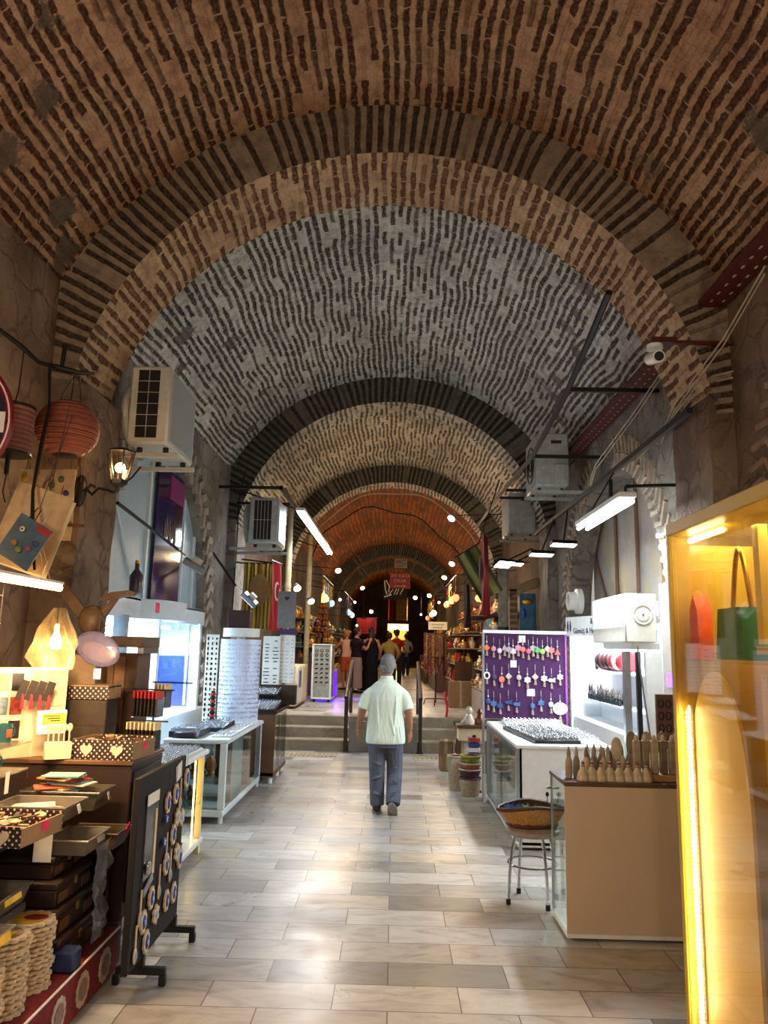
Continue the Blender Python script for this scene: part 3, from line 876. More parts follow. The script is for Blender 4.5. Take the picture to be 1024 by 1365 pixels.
# ---- black display stand with hanging ornaments
d = E('display_stand', 'black free-standing display board hung with spoons and evil eye charms', 'display stand', (-1.25, 4.38, 0))
MB().bx(-.02, .012, -.43, .43, .13, 1.03, .004).build('board', M_blackcloth, d)
for y in (-.18, .40):
    MB().bx(-.12, .13, y - .018, y + .018, .05, .085, .004).bx(.10, .135, y - .018, y + .018, 0.0, .05, .004).bx(-.135, -.10, y - .018, y + .018, 0, .05, .004).bx(-.03, .02, y - .015, y + .015, .085, .14).build('foot', M_black, d)
MB().box((.016, .27, .96), (.002, .12, .09), (.2, 0, 0)).build('price_note', M_paper, d)
def spoon_mb():
    mb = MB(); mb.sph((0, 0, -.03), (.008, .017, .028), 12, 8); mb.box((0, 0, .05), (.006, .012, .13), None, .002)
    return mb
orn = {}
def orn_root(kind):
    r = E('ornament', '', 'ornament')
    MB().cyl((0, 0, .0), (0, 0, .09), .0012, n=5).build('string', M_string, r)
    if kind == 's':
        o = MB(); o.sph((0, 0, -.10), (.007, .019, .032), 12, 8); o.box((0, 0, -.035), (.006, .011, .10), None, .002); o.build('spoon_body', M_wood2, r)
        MB().sph((.006, 0, -.10), (.004, .011, .02), 10, 6).build('eye_inlay', M_blue2, r)
    elif kind == 'o':
        MB().prism([(x, z * 1.35) for x, z in scallop(.036, 8, 48, .16)], .010, (0, 0, -.05), (0, 0, pi / 2)).build('carved_plaque', M_wood2, r)
        MB().sph((.005, 0, -.05), (.006, .020, .030), 12, 8).build('blue_eye', M_blue, r)
        MB().sph((.010, 0, -.05), (.003, .008, .010), 8, 6).build('pale_pupil', M_blue2, r)
    elif kind == 'b':
        MB().sph((.004, 0, -.03), (.008, .022, .022), 12, 8).build('glass_eye', M_blue, r)
        MB().sph((.010, 0, -.03), (.003, .012, .012), 10, 6).build('white_ring', M_paper, r)
        MB().sph((.0125, 0, -.03), (.002, .006, .006), 8, 6).build('pupil', M_blue, r)
    elif kind == 'f':
        MB().prism(scallop(.042, 6, 60, .4), .010, (0, 0, -.05), (0, 0, pi / 2)).build('flower', M_wood2, r)
        MB().sph((.006, 0, -.05), (.004, .016, .016), 10, 6).build('eye_inlay', M_blue2, r)
    return r
SPOTS = [('o', 4.80, .91, 'blue fish shaped charm at the top far corner of the black board'), ('o', 4.43, .84, 'blue eyed wooden charm near the plastic sleeve, top row of the black board'),
         ('o', 4.58, .86, 'oval blue charm in the top row of the black board'), ('s', 4.68, .85, 'anchor-like blue spoon in the top row of the black board'),
         ('b', 4.40, .735, 'single blue glass eye beside the plastic sleeve, upper of two'), ('f', 4.64, .72, 'pale flower charm in the second row of the black board'),
         ('f', 4.735, .70, 'pale flower charm at the far edge of the black board'), ('o', 4.58, .64, 'blue flower plaque at the middle of the black board'),
         ('b', 4.385, .62, 'blue glass eye beside the plastic sleeve, lower of two'), ('s', 4.46, .60, 'wooden spoon in the middle row of the black board'),
         ('o', 4.47, .51, 'brown oval plaque below the middle of the black board'), ('s', 4.56, .49, 'long wooden spoon below the middle of the black board'),
         ('s', 4.36, .46, 'wooden spoon under the plastic sleeve on the black board'), ('f', 4.68, .52, 'pale flower charm low on the far side of the black board'),
         ('o', 4.75, .47, 'wooden plaque low at the far edge of the black board'), ('o', 4.23, .41, 'blue oval plaque beneath the plastic sleeve'),
         ('s', 4.06, .42, 'thin wooden spoon low at the near edge of the black board'), ('o', 4.12, .33, 'dark blue plaque low at the near edge of the black board'),
         ('f', 4.33, .30, 'pale flower charm near the bottom of the black board'), ('o', 4.52, .31, 'pale plaque with a blue eye near the bottom of the black board'),
         ('o', 4.66, .31, 'blue plaque near the bottom far corner of the black board'), ('s', 4.02, .27, 'wooden spoon lowest at the near edge of the black board'), ('o', 4.19, .215, 'pale oval plaque lowest on the black board')]
for kd, y, zz, lab in SPOTS:
    p = (-1.226, y, zz + .05)
    if kd not in orn:
        orn[kd] = orn_root(kd); o = orn[kd]; o.location = p
    else: o = dup(orn[kd], p)
    o['label'] = lab; o['group'] = 'charms hung on the black board'; o.scale = (1.1, 1.25, 1.2)
r = E('bracelet_sleeve', 'clear plastic sleeve with a white header hung on the black board', 'packet', (-1.228, 4.16, .62))
MB().box((0, 0, .08), (.003, .19, .36)).build('sleeve', M_clear, r)
MB().box((.001, 0, .285), (.004, .19, .055)).build('header_card', M_paper, r)
MB().box((.003, .06, .06), (.003, .03, .32)).build('bead_strip', M_cream, r)
MB().lathe([(0, 0), (.035, .004), (.03, .01), (0, .012)], (.004, -.03, -.05), 16, (0, pi / 2, 0)).build('round_watch', M_sil, r)
MB().box((.004, -.01, -.135), (.006, .15, .04), (.35, 0, 0), .003).build('grey_band', mat('grey_band', '7c8490', .5), r)

# ---- acrylic mug rack
r = E('mug_rack', 'clear acrylic rack of printed mugs at the photo edge', 'rack', (-2.02, 3.72, .838))
for y in (-.42, 0, .40): MB().bx(-.14, .14, y - .004, y + .004, 0, .34).build('upright', M_clear, r)
for zz in (.07, .20, .335): MB().bx(-.145, .145, -.43, .41, zz, zz + .007).build('shelf', M_clear, r)
MB().box((.15, -.12, .21), (.003, .05, .07)).build('blue_tag', M_blue2, r)
MB().box((.15, .17, .17), (.003, .035, .10)).build('white_tag', M_paper, r)
def mug(lab, loc, body, deco, rz=0):
    m = E('printed_mug', lab, 'mug', loc, rz, 'mugs on the acrylic rack')
    MB().lathe([(.0, 0), (.034, 0), (.038, .006), (.040, .09), (.037, .09), (.034, .01), (0, .008)], n=20).build('body', body, m)
    MB().tube([(0, .038, .02), (0, .062, .03), (0, .066, .05), (0, .058, .07), (0, .038, .074)], .005, 6).build('handle', body, m)
    MB().box((.0395, 0, .045), (.003, .035, .04), None, .001).build('print', deco, m)
Mm = [mat('mug_cream', 'd9cdb4', .25), mat('mug_teal', '2c5a5e', .25), mat('mug_dark', '3b1c2c', .25), mat('mug_orange', '9c5a30', .25)]
Z1 = .838 + .3425; Z2 = .838 + .2075; Z3 = .838 + .0775
for k, (zz, y, bi, di, lb) in enumerate([(Z1, 3.42, 2, 0, 'dark plum mug on the top shelf of the mug rack, first from the photo edge'), (Z1, 3.56, 0, 3, 'cream mug with a brown print on the top shelf of the mug rack'), (Z1, 4.03, 1, 3, 'teal owl mug at the far end of the top shelf of the mug rack'),
        (Z2, 3.62, 3, 0, 'orange brown mug on the middle shelf by the blue tag'), (Z2, 3.78, 3, 1, 'orange brown mug at the centre of the middle shelf'), (Z2, 3.93, 1, 0, 'teal mug at the far end of the middle shelf'),
        (Z3, 3.62, 2, 3, 'dark plum mug on the lowest shelf nearer the photo edge'), (Z3, 3.80, 3, 2, 'orange brown mug on the lowest shelf by the white tag')]):
    mug(lb, (-1.98, y, zz), Mm[bi], Mm[di], -.4)

# ---- board of picture cards and bookmarks
r = E('picture_board', 'cream board of photo magnets leaning behind the mug rack', 'board', (-2.10, 4.46, 1.12), .75)
MB().bx(-.24, .24, -.008, .008, -.08, .42, .003).build('backing', M_cream, r)
PC = ['2a2420', 'b39a6a', '241e1e', 'c7b79a', '5b6a70', '8a3a2a']
for k in range(9):
    x, zz = -.19 + (k % 3) * .075, .34 - (k // 3) * .13
    mb = MB().box((x, -.011, zz), (.062, .006, .095), None, .001); mb.build('photo_magnet', mat('photo_' + PC[k % 6], PC[k % 6], .35, var=.5, scale=50), r)
MB().box((.12, -.011, .30), (.2, .006, .2), None, .001).build('large_photo', mat('photo_sky', 'b9a283', .4, var=.4, scale=12), r)
for k in range(4):
    o = E('tasselled_bookmark', 'black bookmark with a red tassel, %s on the picture board' % ['first from the photo magnets', 'second from the photo magnets', 'third from the photo magnets', 'nearest the polka dot lid'][k], 'bookmark', (-2.06 + k * .035, 4.36 + k * .033, 1.40 - k * .004), .75, 'bookmarks on the picture board')
    MB().box((0, 0, .02), (.045, .004, .11), (0, .3, 0), .001).build('strip', M_blackcloth, o)
    MB().lathe([(.003, .05), (.008, .035), (.010, -.03), (.0, -.032)], (0, -.007, -.05), 8).build('tassel', mat('tassel_red', 'b3182a', .8), o)
o = E('price_sign', 'yellow and green handwritten price strip on a white block below the bookmarks', 'sign', (-1.93, 4.47, 1.24), .75)
MB().box((0, 0, 0), (.16, .02, .13), None, .002).build('block', M_paper, o)
MB().box((.01, -.0125, .02), (.13, .004, .055), None, .001).build('strip', mat('lime_tag', 'b9b93a', .6), o)
for k in range(3): MB().box((-.005 + .01 * k, -.0152, .034 - .013 * k), (.09 - .02 * k, .0012, .004)).build('writing', M_dark, o)
# white holder with wooden spoons and hair clips
o = E('spoon_holder', 'white card holder of carved wooden spoons behind the large polka dot box', 'holder', (-1.86, 4.42, 1.048), .5)
MB().bx(-.07, .07, -.035, .035, 0, .09, .003).build('box_body', M_cream, o)
for k in range(5):
    q = E('wooden_spoon', 'carved wooden spoon in the white holder, %s' % ['nearest the mug rack', 'second from the mug rack', 'middle one', 'second from the dark box', 'nearest the dark box'][k], 'spoon', (-1.91 + k * .024, 4.40 + k * .013, 1.14), .5, 'spoons in the white holder')
    MB().sph((0, 0, .075), (.015, .006, .024), 10, 7).build('bowl', M_wood2, q); MB().cyl((0, 0, 0), (0, 0, .06), .0045, n=6).build('handle', M_wood2, q)

# ---- hanging key rings beside the tube lamp
M_kr = [mat('keyring_' + c, c, .3) for c in ('e8dcc0', 'c88a3a', 'b83a2c', 'f0e6d0', '7a5a3a')]
proto = {}
for row in range(3):
    for k in range(7):
        q = (row * 2 + k) % 5
        p = (-1.93 + .0 * k + .02 * (k % 2), 3.42 + k * .052, 1.86 - row * .135)
        if q not in proto:
            o = E('hanging_key_ring', '', 'key ring', p)
            MB().cyl((0, 0, 0), (0, 0, .045), .0012, n=5).build('chain', M_sil, o)
            MB().tube([(0, .010 * cos(a * pi / 5), -.006 + .010 * sin(a * pi / 5)) for a in range(10)], .0014, 5, True).build('ring', M_sil, o)
            mb = MB()
            if q % 2: mb.sph((0, 0, -.045), (.008, .014, .028), 10, 7)
            else: mb.box((0, 0, -.045), (.006, .026, .055), None, .003)
            mb.build('fob', M_kr[q], o); proto[q] = o
        else: o = dup(proto[q], p)
        o['label'] = 'key ring in the %s row of the strings hung under the bright tube' % ['upper', 'middle', 'lower'][row]; o['group'] = 'key rings hung under the tube, %s row' % ['upper', 'middle', 'lower'][row]
o = E('key_ring_rail', 'thin rail that carries the rows of key rings', 'rail', (-1.93, 3.58, 1.92))
for row in range(3): MB().cyl((0, -.2, -.012 - row * .135), (0, .20, -.012 - row * .135), .003, n=6).build('bar', M_black, o)
for y in (-.2, .2): MB().cyl((0, y, -.28), (0, y, .12), .003, n=6).build('hanger', M_black, o)

# ---- tube lamp and the bare bulb in its plastic bag
o = E('tube_lamp', 'glowing warm tube lamp hung on strings above the key rings', 'lamp', (-1.88, 3.72, 1.985))
MB().cyl((0, -.85, 0), (0, .58, 0), .018, n=14).build('tube', emit('tube_glow_warm', 'ffd890', 14), o)
MB().bx(-.022, .022, -.85, .58, .020, .034).build('batten', M_paper, o)
MB().tube([(0, .35, .03), (.01, .30, .14), (.0, .22, .24), (.02, .30, .36)], .003, 5).tube([(0, .45, .03), (.01, .36, .13), (0, .28, .24)], .003, 5).build('string', M_wood2, o)
o = E('bare_bulb', 'bare glowing bulb hanging inside a clear plastic bag', 'lamp', (-1.83, 4.2, 1.69))
MB().lathe([(.0, -.045), (.022, -.036), (.031, -.012), (.028, .012), (.016, .036), (.012, .05)], n=18).build('bulb', emit('bulb_glow', 'ffd080', 40), o)
MB().lathe([(.014, .05), (.015, .085), (.008, .095)], n=12).build('socket', M_paper, o)
MB().tube([(0, 0, .09), (.0, -.01, .2), (-.02, -.06, .30)], .003, 5).build('cord', M_cord, o)
def bag(u, v):
    a = 2 * pi * u; rr = (.03 + .075 * sin(min(1, v * 1.25) * pi / 2)) * (1 + .22 * sin(a * 3 + v * 5) + .14 * sin(a * 8 + v * 9) + .25 * noise.noise(Vector((cos(a), sin(a), v * 3)))) * (1 if v < .8 else 1 - (v - .8) * 1.1)
    return (-1.83 + rr * cos(a), 4.2 + rr * sin(a), 1.87 - .33 * v)
MB().grid(bag, 40, 16, closed=True).build('plastic_bag', cloudy('bag_plastic', 'e8c890', .05, .2), None, 'clear plastic bag around the bare bulb', 'bag', loc=(0, 0, 0))

# ---- blue-grey plastic packet, boxes and planks behind
o = E('plastic_packet', 'oval lilac plastic packet hanging over the dark box', 'packet', (-1.775, 4.66, 1.65), -.3)
MB().sph((0, 0, 0), (.165, .03, .10), 24, 14, (0, .28, 0)).build('pouch', cloudy('lilac_plastic', '5c5878', .6, .35), o)
MB().sph((0, 0.0, -.02), (.12, .018, .055), 18, 10, (0, .28, 0)).build('contents', mat('biscuit', '9c7c66', .8), o)
MB().box((.02, -.01, -.145), (.05, .003, .06)).build('price_label', M_paper, o)
MB().cyl((0, 0, .09), (0, 0, .24), .0015, n=5).build('string', M_string, o)
o = E('storage_box', 'tall dark grey box wrapped in plastic behind the large polka dot box', 'box', (-1.86, 4.86, 1.047))
MB().bx(-.13, .13, -.10, .10, 0, .30, .006).build('box_body', mat('grey_brown_box', '3a322b', .35), o)
MB().bx(-.131, .131, -.101, .101, .145, .150).build('seam', M_dark, o)
o = lidless_box('dotted_box_cover', 'polka dot box lid with a kraft end on top of the tall dark box', (-1.86, 4.86, 1.35), .28, .22, .075, 0, hearts=0, tagc=False)
MB().bx(-.14, .14, -.11, .11, .075, .08).build('lid_top', M_kraft, o)
o = E('plank_cupboard', 'brown plank cupboard standing against the pier behind the near stall', 'cupboard', (-1.98, 5.24, 0))
MB().bx(-.28, .30, -.12, .16, .0, 1.62, .005).build('carcass', M_brown, o)
for k in range(3): MB().bx(.08 + k * .075, .15 + k * .075, -.128, -.12, .9, 1.60, .002).build('plank', mat('plank_%d' % k, ['6b4a30', '7c5638', '553720'][k], .55, var=.3), o)
MB().bx(-.30, .34, -.16, .2, 1.66, 1.73, .004).build('top_shelf', mat('grey_brown_plank', '5d4a38', .6), o)
MB().bx(.30, .34, -.14, .18, 1.62, 1.66).build('lip', M_sil, o)
MB().bx(-.10, .12, -.1, .1, 0, .36, .004).build('cardboard_box', mat('dull_card', '7a6650', .8), None, 'dull brown cardboard box leaning on the plank cupboard', 'box', loc=(-1.99, 5.01, 1.25))
MB().bx(-.20, .20, -.05, .05, .0, .203).build('box_ledge', M_dark, None, 'dark ledge under the dull cardboard box', 'ledge', loc=(-1.99, 5.06, 1.047))
# carved wooden ornament with upturned arms
o = E('wooden_propeller', 'brown wooden propeller-like ornament with two upturned arms on the cupboard', 'ornament', (-2.02, 5.16, 1.735))
mb = MB(); mb.sph((0, 0, .10), (.09, .07, .10), 18, 12)
mb.build('hub', mat('carved_wood', '5b4430', .5, var=.3), o)
mb = MB()
mb.prism([(.02, .10), (.06, .07), (.17, .25), (.155, .27), (.10, .21)], .035)
mb.prism([(.04, .235), (.12, .285), (.24, .30), (.285, .285), (.27, .265), (.20, .255), (.09, .225)], .06)
mb.build('arm', mat('carved_wood', '5b4430', .5), o)
mb = MB(); mb.prism([(-.02, .14), (-.05, .08), (-.22, .26), (-.24, .34), (-.19, .33)], .035)
mb.build('arm', mat('carved_wood', '5b4430', .5), o)

# ---- bunches of packed bracelets on T-bars at the far end of the cabinet
def bracelet_rack(lab, loc, head, n=9, bundle='bracelet packets on the rack'):
    r = E('bracelet_rack', lab, 'rack', loc, -.25)
    MB().cyl((-.14, 0, .0), (.16, 0, .0), .005, n=8).build('bar', M_black, r)
    MB().cyl((-.13, .02, -.0), (-.13, .02, (-1.43 if loc[1] > 5.2 else -.24) if loc[2] > 1.3 else -.13), .006, n=8).build('post', M_black, r)
    for k in range(n):
        x = -.10 + k * .027
        p = E('bracelet_packet', 'clear packet of dark bracelets with a %s header on the %s' % (head[1], head[2]), 'packet', (loc[0] + x * cos(-.25) + .0, loc[1] + x * sin(-.25) - .0, loc[2] - .012), -.25 + pi / 2 + R.uniform(-.05, .05), head[2] + ' packets')
        MB().box((0, 0, -.02), (.085, .010, .045), None, .002).build('header_card', head[0], p)
        MB().box((0, 0, -.098), (.08, .012, .11), None, .004).build('bracelets', M_blackcloth, p)
        MB().box((0, 0, -.10), (.086, .016, .118), None, .003).build('sleeve', M_clear, p)
    return r
M_redh = mat('red_header', 'a82420', .5)
bracelet_rack('upper bar of bracelet packets with red headers', (-1.53, 4.98, 1.40), (M_redh, 'red', 'upper bar'), 7)
bracelet_rack('upper bar of bracelet packets with cream headers by the plank cupboard', (-1.50, 5.30, 1.43), (M_cream, 'cream', 'upper bar by the cupboard'), 4)
bracelet_rack('lower bar of bracelet packets with cream headers', (-1.54, 4.92, 1.215), (M_cream, 'cream', 'lower bar'), 8)
# ================================================================ lit booth and counters, left side of the middle bay
M_booth = mat('booth_white', 'd3dde0', .4, var=.04)
M_panel = mat('pale_blue_panel', 'a9bec4', .45, var=.06)
M_alu = mat('aluminium', 'a9b0b4', .3, .9, var=.1)
M_tube = emit('tube_glow_cool', 'e8f4ff', 18)
M_acw = mat('ac_casing', 'c3bfb2', .5, var=.08)
M_acd = mat('ac_dark', '17130f', .6)
M_wallbk = mat('blue_backdrop', '2c55c8', .5, var=.3, scale=3)
def purple():
    m = bpy.data.materials.new('glossy_purple'); m.use_nodes = True
    t = NT(m); n = t.noise(t.tc('Object'), 2.0, 3)
    t.col(t.ramp(n.outputs[0], [(.35, hx('150c30')), (.6, hx('2c1a5e')), (.75, hx('43307c'))])); t.set(Roughness=.12)
    return m
M_purple = purple()
bt = E('shop_booth', 'white lit shop booth filling the arch on the left wall', 'booth', (-2.70, 8.67, 0))
Y0 = -8.67
MB().bx(-.55, -.50, -1.93, 1.93, 0, 3.75).build('back_wall', M_booth, bt)
MB().bx(-.50, .04, 1.86, 1.92, 0, 2.1).build('end_wall', M_booth, bt)
MB().bx(-.50, -.10, -1.93, -1.88, 0, 2.1).build('end_wall', M_booth, bt)
MB().bx(-.06, -.03, -1.93, 1.93, 2.12, 3.78).build('upper_panel', M_panel, bt)
mb = MB()                                        # white trims dividing the upper panels
mb.cyl((-.02, -.62, 2.12), (-.02, -1.55, 3.2), .022, n=6)
mb.build('slanted_trim', M_booth, bt)
MB().bx(-.03, .0, -.42, -.37, 2.12, 3.7).build('trim_strip', M_booth, bt)
MB().bx(-.03, .0, 1.0, 1.03, 2.12, 3.5).build('trim_strip', M_booth, bt)
MB().bx(-.03, .0, 1.55, 1.60, .9, 3.1).build('trim_strip', M_booth, bt)
def fascia(u, v):
    y = -1.93 + 3.86 * u
    bul = .26 * max(0, 1 - ((y - (-.15)) / .62) ** 2) ** .5 if abs(y + .15) < .62 else 0
    return (.10 + bul, y, 1.93 + .20 * v)
MB().sheet(fascia, 60, 2, .10, (-1, 0, 0)).build('fascia', M_booth, bt)
MB().bx(-.50, .10, -1.93, 1.93, 2.11, 2.135).build('booth_top', M_booth, bt)
MB().bx(-.50, .16, -1.90, 1.93, .0, .86, .01).build('base_unit', M_booth, bt)
for y in (-1.25, -.20, 1.62): MB().bx(.02, .14, y - .045, y + .045, .86, 1.95).build('pillar', M_alu if y == -1.25 else M_booth, bt)
for a, b_ in ((-1.2, -.26), (-.15, 1.56)): MB().bx(.085, .091, a, b_, .87, 1.94).build('window_pane', M_glass, bt)
for y0, y1 in ((-1.2, -.30), (-.10, 1.5)):
    MB().cyl((-.25, y0, 1.88), (-.25, y1, 1.88), .018, n=8).build('strip_lamp', M_tube, bt)
MB().bx(-.495, -.48, -1.9, 1.9, .86, 1.52).build('blue_backdrop', M_wallbk, bt)
MB().bx(-.45, .05, -1.2, -.26, 1.30, 1.308).bx(-.45, -.1, -.15, 1.5, 1.30, 1.308).build('glass_shelf', M_glass, bt)
bn = E('hanging_banner', 'glossy purple banner strip above the rounded booth front', 'banner', (-2.665, 9.0, 2.15))
MB().bx(-.03, -.015, -.55, .50, 0, 1.55).build('banner_sheet', M_purple, bn)
MB().bx(-.015, -.008, -.1, .5, 1.22, 1.50).build('magenta_patch', mat('magenta', '8c1f6a', .3), bn)
for k in range(7):
    MB().cyl((-.012, -.22 + k * .07, .72 + .03 * (k % 3)), (-.012, -.22 + k * .07, .95 + .06 * (k % 2)), .016, .005, 8).build('crystal_drop', M_sil, bn)
MB().bx(-.48, .02, 1.845, 1.858, .862, 1.52).build('blue_backdrop', M_wallbk, bt)
# white cloth heap and boxes in the vitrine
def heap(u, v):
    a = 2 * pi * u; r_ = (1 - v) * .2 * (1 + .25 * sin(3 * a) + .15 * sin(7 * a + v * 4))
    return (-2.93 + r_ * cos(a) * .6, 7.95 + r_ * sin(a), .865 + .38 * v * (1 - .3 * sin(2 * a)))
MB().grid(heap, 36, 12, closed=True).build('white_cloth', M_paper, None, 'crumpled white cloth heaped in the lit window of the left booth', 'cloth')
o = E('bottle', 'dark glass bottle on the booth ledge by the wooden propeller', 'bottle', (-2.38, 7.05, 2.137))
MB().lathe([(0, 0), (.055, 0), (.06, .03), (.06, .16), (.02, .22), (.02, .27)], n=16).build('bottle_body', mat('violet_glass', '4a3c48', .2), o); MB().lathe([(.022, .27), (.022, .30), (0, .30)], n=12).build('cap', M_gold, o)
o2 = dup(o, (-2.44, 7.22, 2.137), label='second dark glass bottle further along the booth ledge')
MB().box((0, 0, 0), (.004, .12, .10)).build('pink_label', M_pink, None, 'pink price label hanging from the booth ledge', 'label', loc=(-2.34, 7.62, 2.03))

def ring_tray(name, lab, loc, w, d, tilt, rows, base=M_black, ringm=M_sil, rz=0, h=.03, ring_r=.011, lab2='rings'):
    r = E(name, lab, 'tray', loc, 0, None, (tilt, 0, rz))
    MB().bx(-w / 2, w / 2, -d / 2, d / 2, 0, h, .004).build('tray_body', base, r)
    mb = MB()
    nx, ny = rows
    for i in range(nx):
        for j in range(ny):
            x = -w / 2 + (i + .5) * w / nx; y = -d / 2 + (j + .5) * d / ny
            mb.tube([(x + R.uniform(-.003, .003), y + ring_r * cos(a * pi / 4), h + ring_r * .7 + ring_r * sin(a * pi / 4)) for a in range(8)], ring_r * .22, 4, True)
            mb.sph((x, y, h + ring_r * 1.7), ring_r * R.uniform(.35, .6), 6, 4)
    mb.build('rings_in_slots', ringm, r, lab2, kind='stuff')
    return r
# ---- low white table with warm lit legs
t = E('display_table', 'low white display table with a yellow lit leg beside the black stand', 'table', (-1.56, 6.25, 0))
MB().bx(-.62, .015, -.48, .50, .775, .815, .015).build('table_top', M_white, t)
MB().bx(-.62, .0, -.48, .50, .07, .115, .008).build('bottom_shelf', M_white, t)
MB().bx(-.6, -.01, -.44, .46, .40, .41).build('glass_shelf', M_glass, t)
M_warmwht = mat('cream_lacquer', 'e2cf9a', .4, var=.05)
for x, y in ((-.03, -.44), (-.03, .42), (-.58, -.44), (-.58, .42)): MB().bx(x - .022, x + .022, y - .022, y + .022, .0, .775).build('leg', M_warmwht, t)
MB().cyl((-.06, .35, .13), (-.06, .35, .76), .006, n=6).build('light_strip', emit('strip_warm', 'ffcf70', 9), t)
ring_tray('ring_tray', 'pale tray of fine rings covering the low white table', (-1.87, 6.25, .817), .56, .9, 0, (14, 22), M_white, M_sil, h=.015)
for k, (x, y) in enumerate(((-1.75, 6.0), (-1.68, 6.35), (-1.85, 6.45))):
    o = MB().lathe([(0, 0), (.05, .002), (.06, .03), (.055, .03), (.045, .008), (0, .006)], n=16).build('brass_dish', M_gold, None, 'small brass dish on the bottom shelf of the low white table, %s' % ['nearest the black stand', 'by the lit leg', 'at the back'][k], 'dish', loc=(x, y, .117))

# ---- white glazed counter
c = E('display_counter', 'white framed glass counter in front of the left booth', 'counter', (-1.60, 8.72, 0))
L0, L1, W = -1.02, 1.02, .62
MB().bx(-W, .02, L0, L1, .735, .775, .012).build('counter_top', M_booth, c)
MB().bx(-W, 0, L0, L1, .06, .13, .01).build('plinth_board', M_booth, c)
for x, y in ((-.03, L0 + .03), (-.03, L1 - .03), (-W + .03, L0 + .03), (-W + .03, L1 - .03)):
    MB().bx(x - .03, x + .03, y - .03, y + .03, .13, .735).build('post', M_booth, c)
    MB().cyl((x, y, 0), (x, y, .06), .022, n=10).build('foot', M_booth, c)
MB().bx(-.008, -.003, L0 + .06, L1 - .06, .13, .735).build('front_pane', M_glass, c)
MB().bx(-W + .06, -.06, L0 + .003, L0 + .008, .13, .735).build('end_pane', M_glass, c)
MB().bx(-W + .01, -W + .02, L0 + .06, L1 - .06, .13, .735).build('back_board', M_booth, c)
MB().bx(-W + .04, -.02, L0 + .04, L1 - .04, .40, .408).build('glass_shelf', M_glass, c)
MB().bx(-.4, -.02, .3, .62, .135, .72, .004).build('inner_partition', M_brown, c)
MB().bx(-.014, -.009, L0 + .35, L0 + .9, .14, .73).build('frosted_door', mat('frosted_pale', 'a7b8ba', .3), c)
bz = mat('bronze_dark', '3c3128', .35, .6, var=.4)
for k in range(10):
    y = 7.80 + (k % 5) * .085; zz = (.131, .409)[k // 5]
    o = E('bronze_figurine', 'small dark bronze figurine inside the white glass counter, %s shelf' % ['lower', 'upper'][k // 5], 'figurine', (-2.02 + .06 * (k % 3), y, zz), 0, 'figurines in the white counter, %s shelf' % ['lower', 'upper'][k // 5])
    MB().lathe([(0, 0), (.03, 0), (.03, .015), (.012, .03), (.028, .07), (.024, .10), (.010, .12), (.016, .145), (0, .16)], n=12).build('figure', bz, o)
o = E('copper_ornament', 'copper shell-shaped ornament on the shelf inside the white counter', 'ornament', (-1.78, 7.86, .409), .4)
MB().lathe([(0, 0), (.05, .0), (.05, .012), (.02, .03), (.06, .09), (.045, .16), (.0, .21)], n=14, sy=.5).build('shell', mat('copper', '7c4a2c', .35, .6), o)
# trays and display cylinder on the counter
ring_tray('ring_tray', 'dark tray of silver rings on the white counter, nearest the booth', (-2.05, 8.05, .777), .30, .5, 0, (8, 14), h=.06)
ring_tray('ring_tray', 'long dark tray of silver jewellery tilted on the white counter', (-1.93, 8.62, .785), .32, .55, .06, (9, 16), mat('navy_tray', '171a30', .6), h=.05)
ring_tray('ring_tray', 'flat pale tray of rings along the edge of the white counter', (-1.70, 8.45, .777), .20, 1.1, 0, (6, 26), M_white, h=.012)
o = E('glass_case', 'small clear case of beads at the near corner of the white counter', 'case', (-2.02, 7.78, .777))
MB().bx(-.12, .12, -.05, .05, .0, .10).build('case_glass', M_clear, o); MB().bx(-.11, .11, -.042, .042, .004, .06, .01).build('bead_fill', mat('violet_beads', '4d4058', .3, var=.5, scale=120), o, kind='stuff')
o = E('display_cylinder', 'large white round display stand covered in rows of earrings', 'display stand', (-1.82, 9.28, .777))
MB().lathe([(0, 0), (.27, 0), (.27, .03), (.24, .035)], n=40).build('base_disc', M_white, o)
M_cyl = mat('white_card_glossy', 'c9d2ea', .3, var=.04)
MB().lathe([(.235, .035), (.235, .97), (0, .97)], n=48).build('drum', M_cyl, o)
MB().lathe([(0, 1.0), (.215, 1.0), (.215, 1.10), (0, 1.105)], n=40).lathe([(.05, .97), (.05, 1.0)], n=12).build('cap', M_white, o)
mb = MB()
for zi in range(17):
    for k in range(34):
        a = -pi / 2 - 1.5 + 3.2 * k / 33
        if R.random() < .12: continue
        mb.box((.238 * cos(a), .238 * sin(a), .09 + zi * .051 + R.uniform(-.006, .006)), (.006, .006, R.choice([.008, .014, .02])), (0, 0, a))
mb.build('earrings', M_alu, o, 'rows of tiny silver earrings', kind='stuff')
MB().bx(-.13, .13, -.07, .09, 1.885, 2.09, .005).build('brown_box', mat('maroon_box', '3c2320', .6), None, 'maroon box sitting on top of the white round stand', 'box', loc=(-1.85, 9.28, 0))
o = E('earring_panel', 'tall white panel of dark earrings between the booth and the round stand', 'display panel', (-2.09, 8.98, .777), -.1)
MB().bx(-.075, .075, -.006, .006, 0, 1.02, .002).bx(-.08, .08, -.06, .06, 0, .012).build('board', M_paper, o)
mb = MB()
for i in range(3):
    for k in range(17):
        mb.sph((-.05 + i * .05, -.011, .06 + k * .057), (R.uniform(.008, .016), .004, R.uniform(.012, .024)), 7, 5)
mb.build('earrings', M_blackcloth, o, 'rows of dark earrings', kind='stuff')
o = E('bracelet_tower', 'small dark red tower of bracelets in front of the earring panel', 'display stand', (-2.02, 8.84, .84))
for k in range(8): MB().lathe([(.028, k * .04), (.034, k * .04 + .012), (.028, k * .04 + .028)], n=14).build('bracelet', M_redh if k % 2 else M_blackcloth, o)
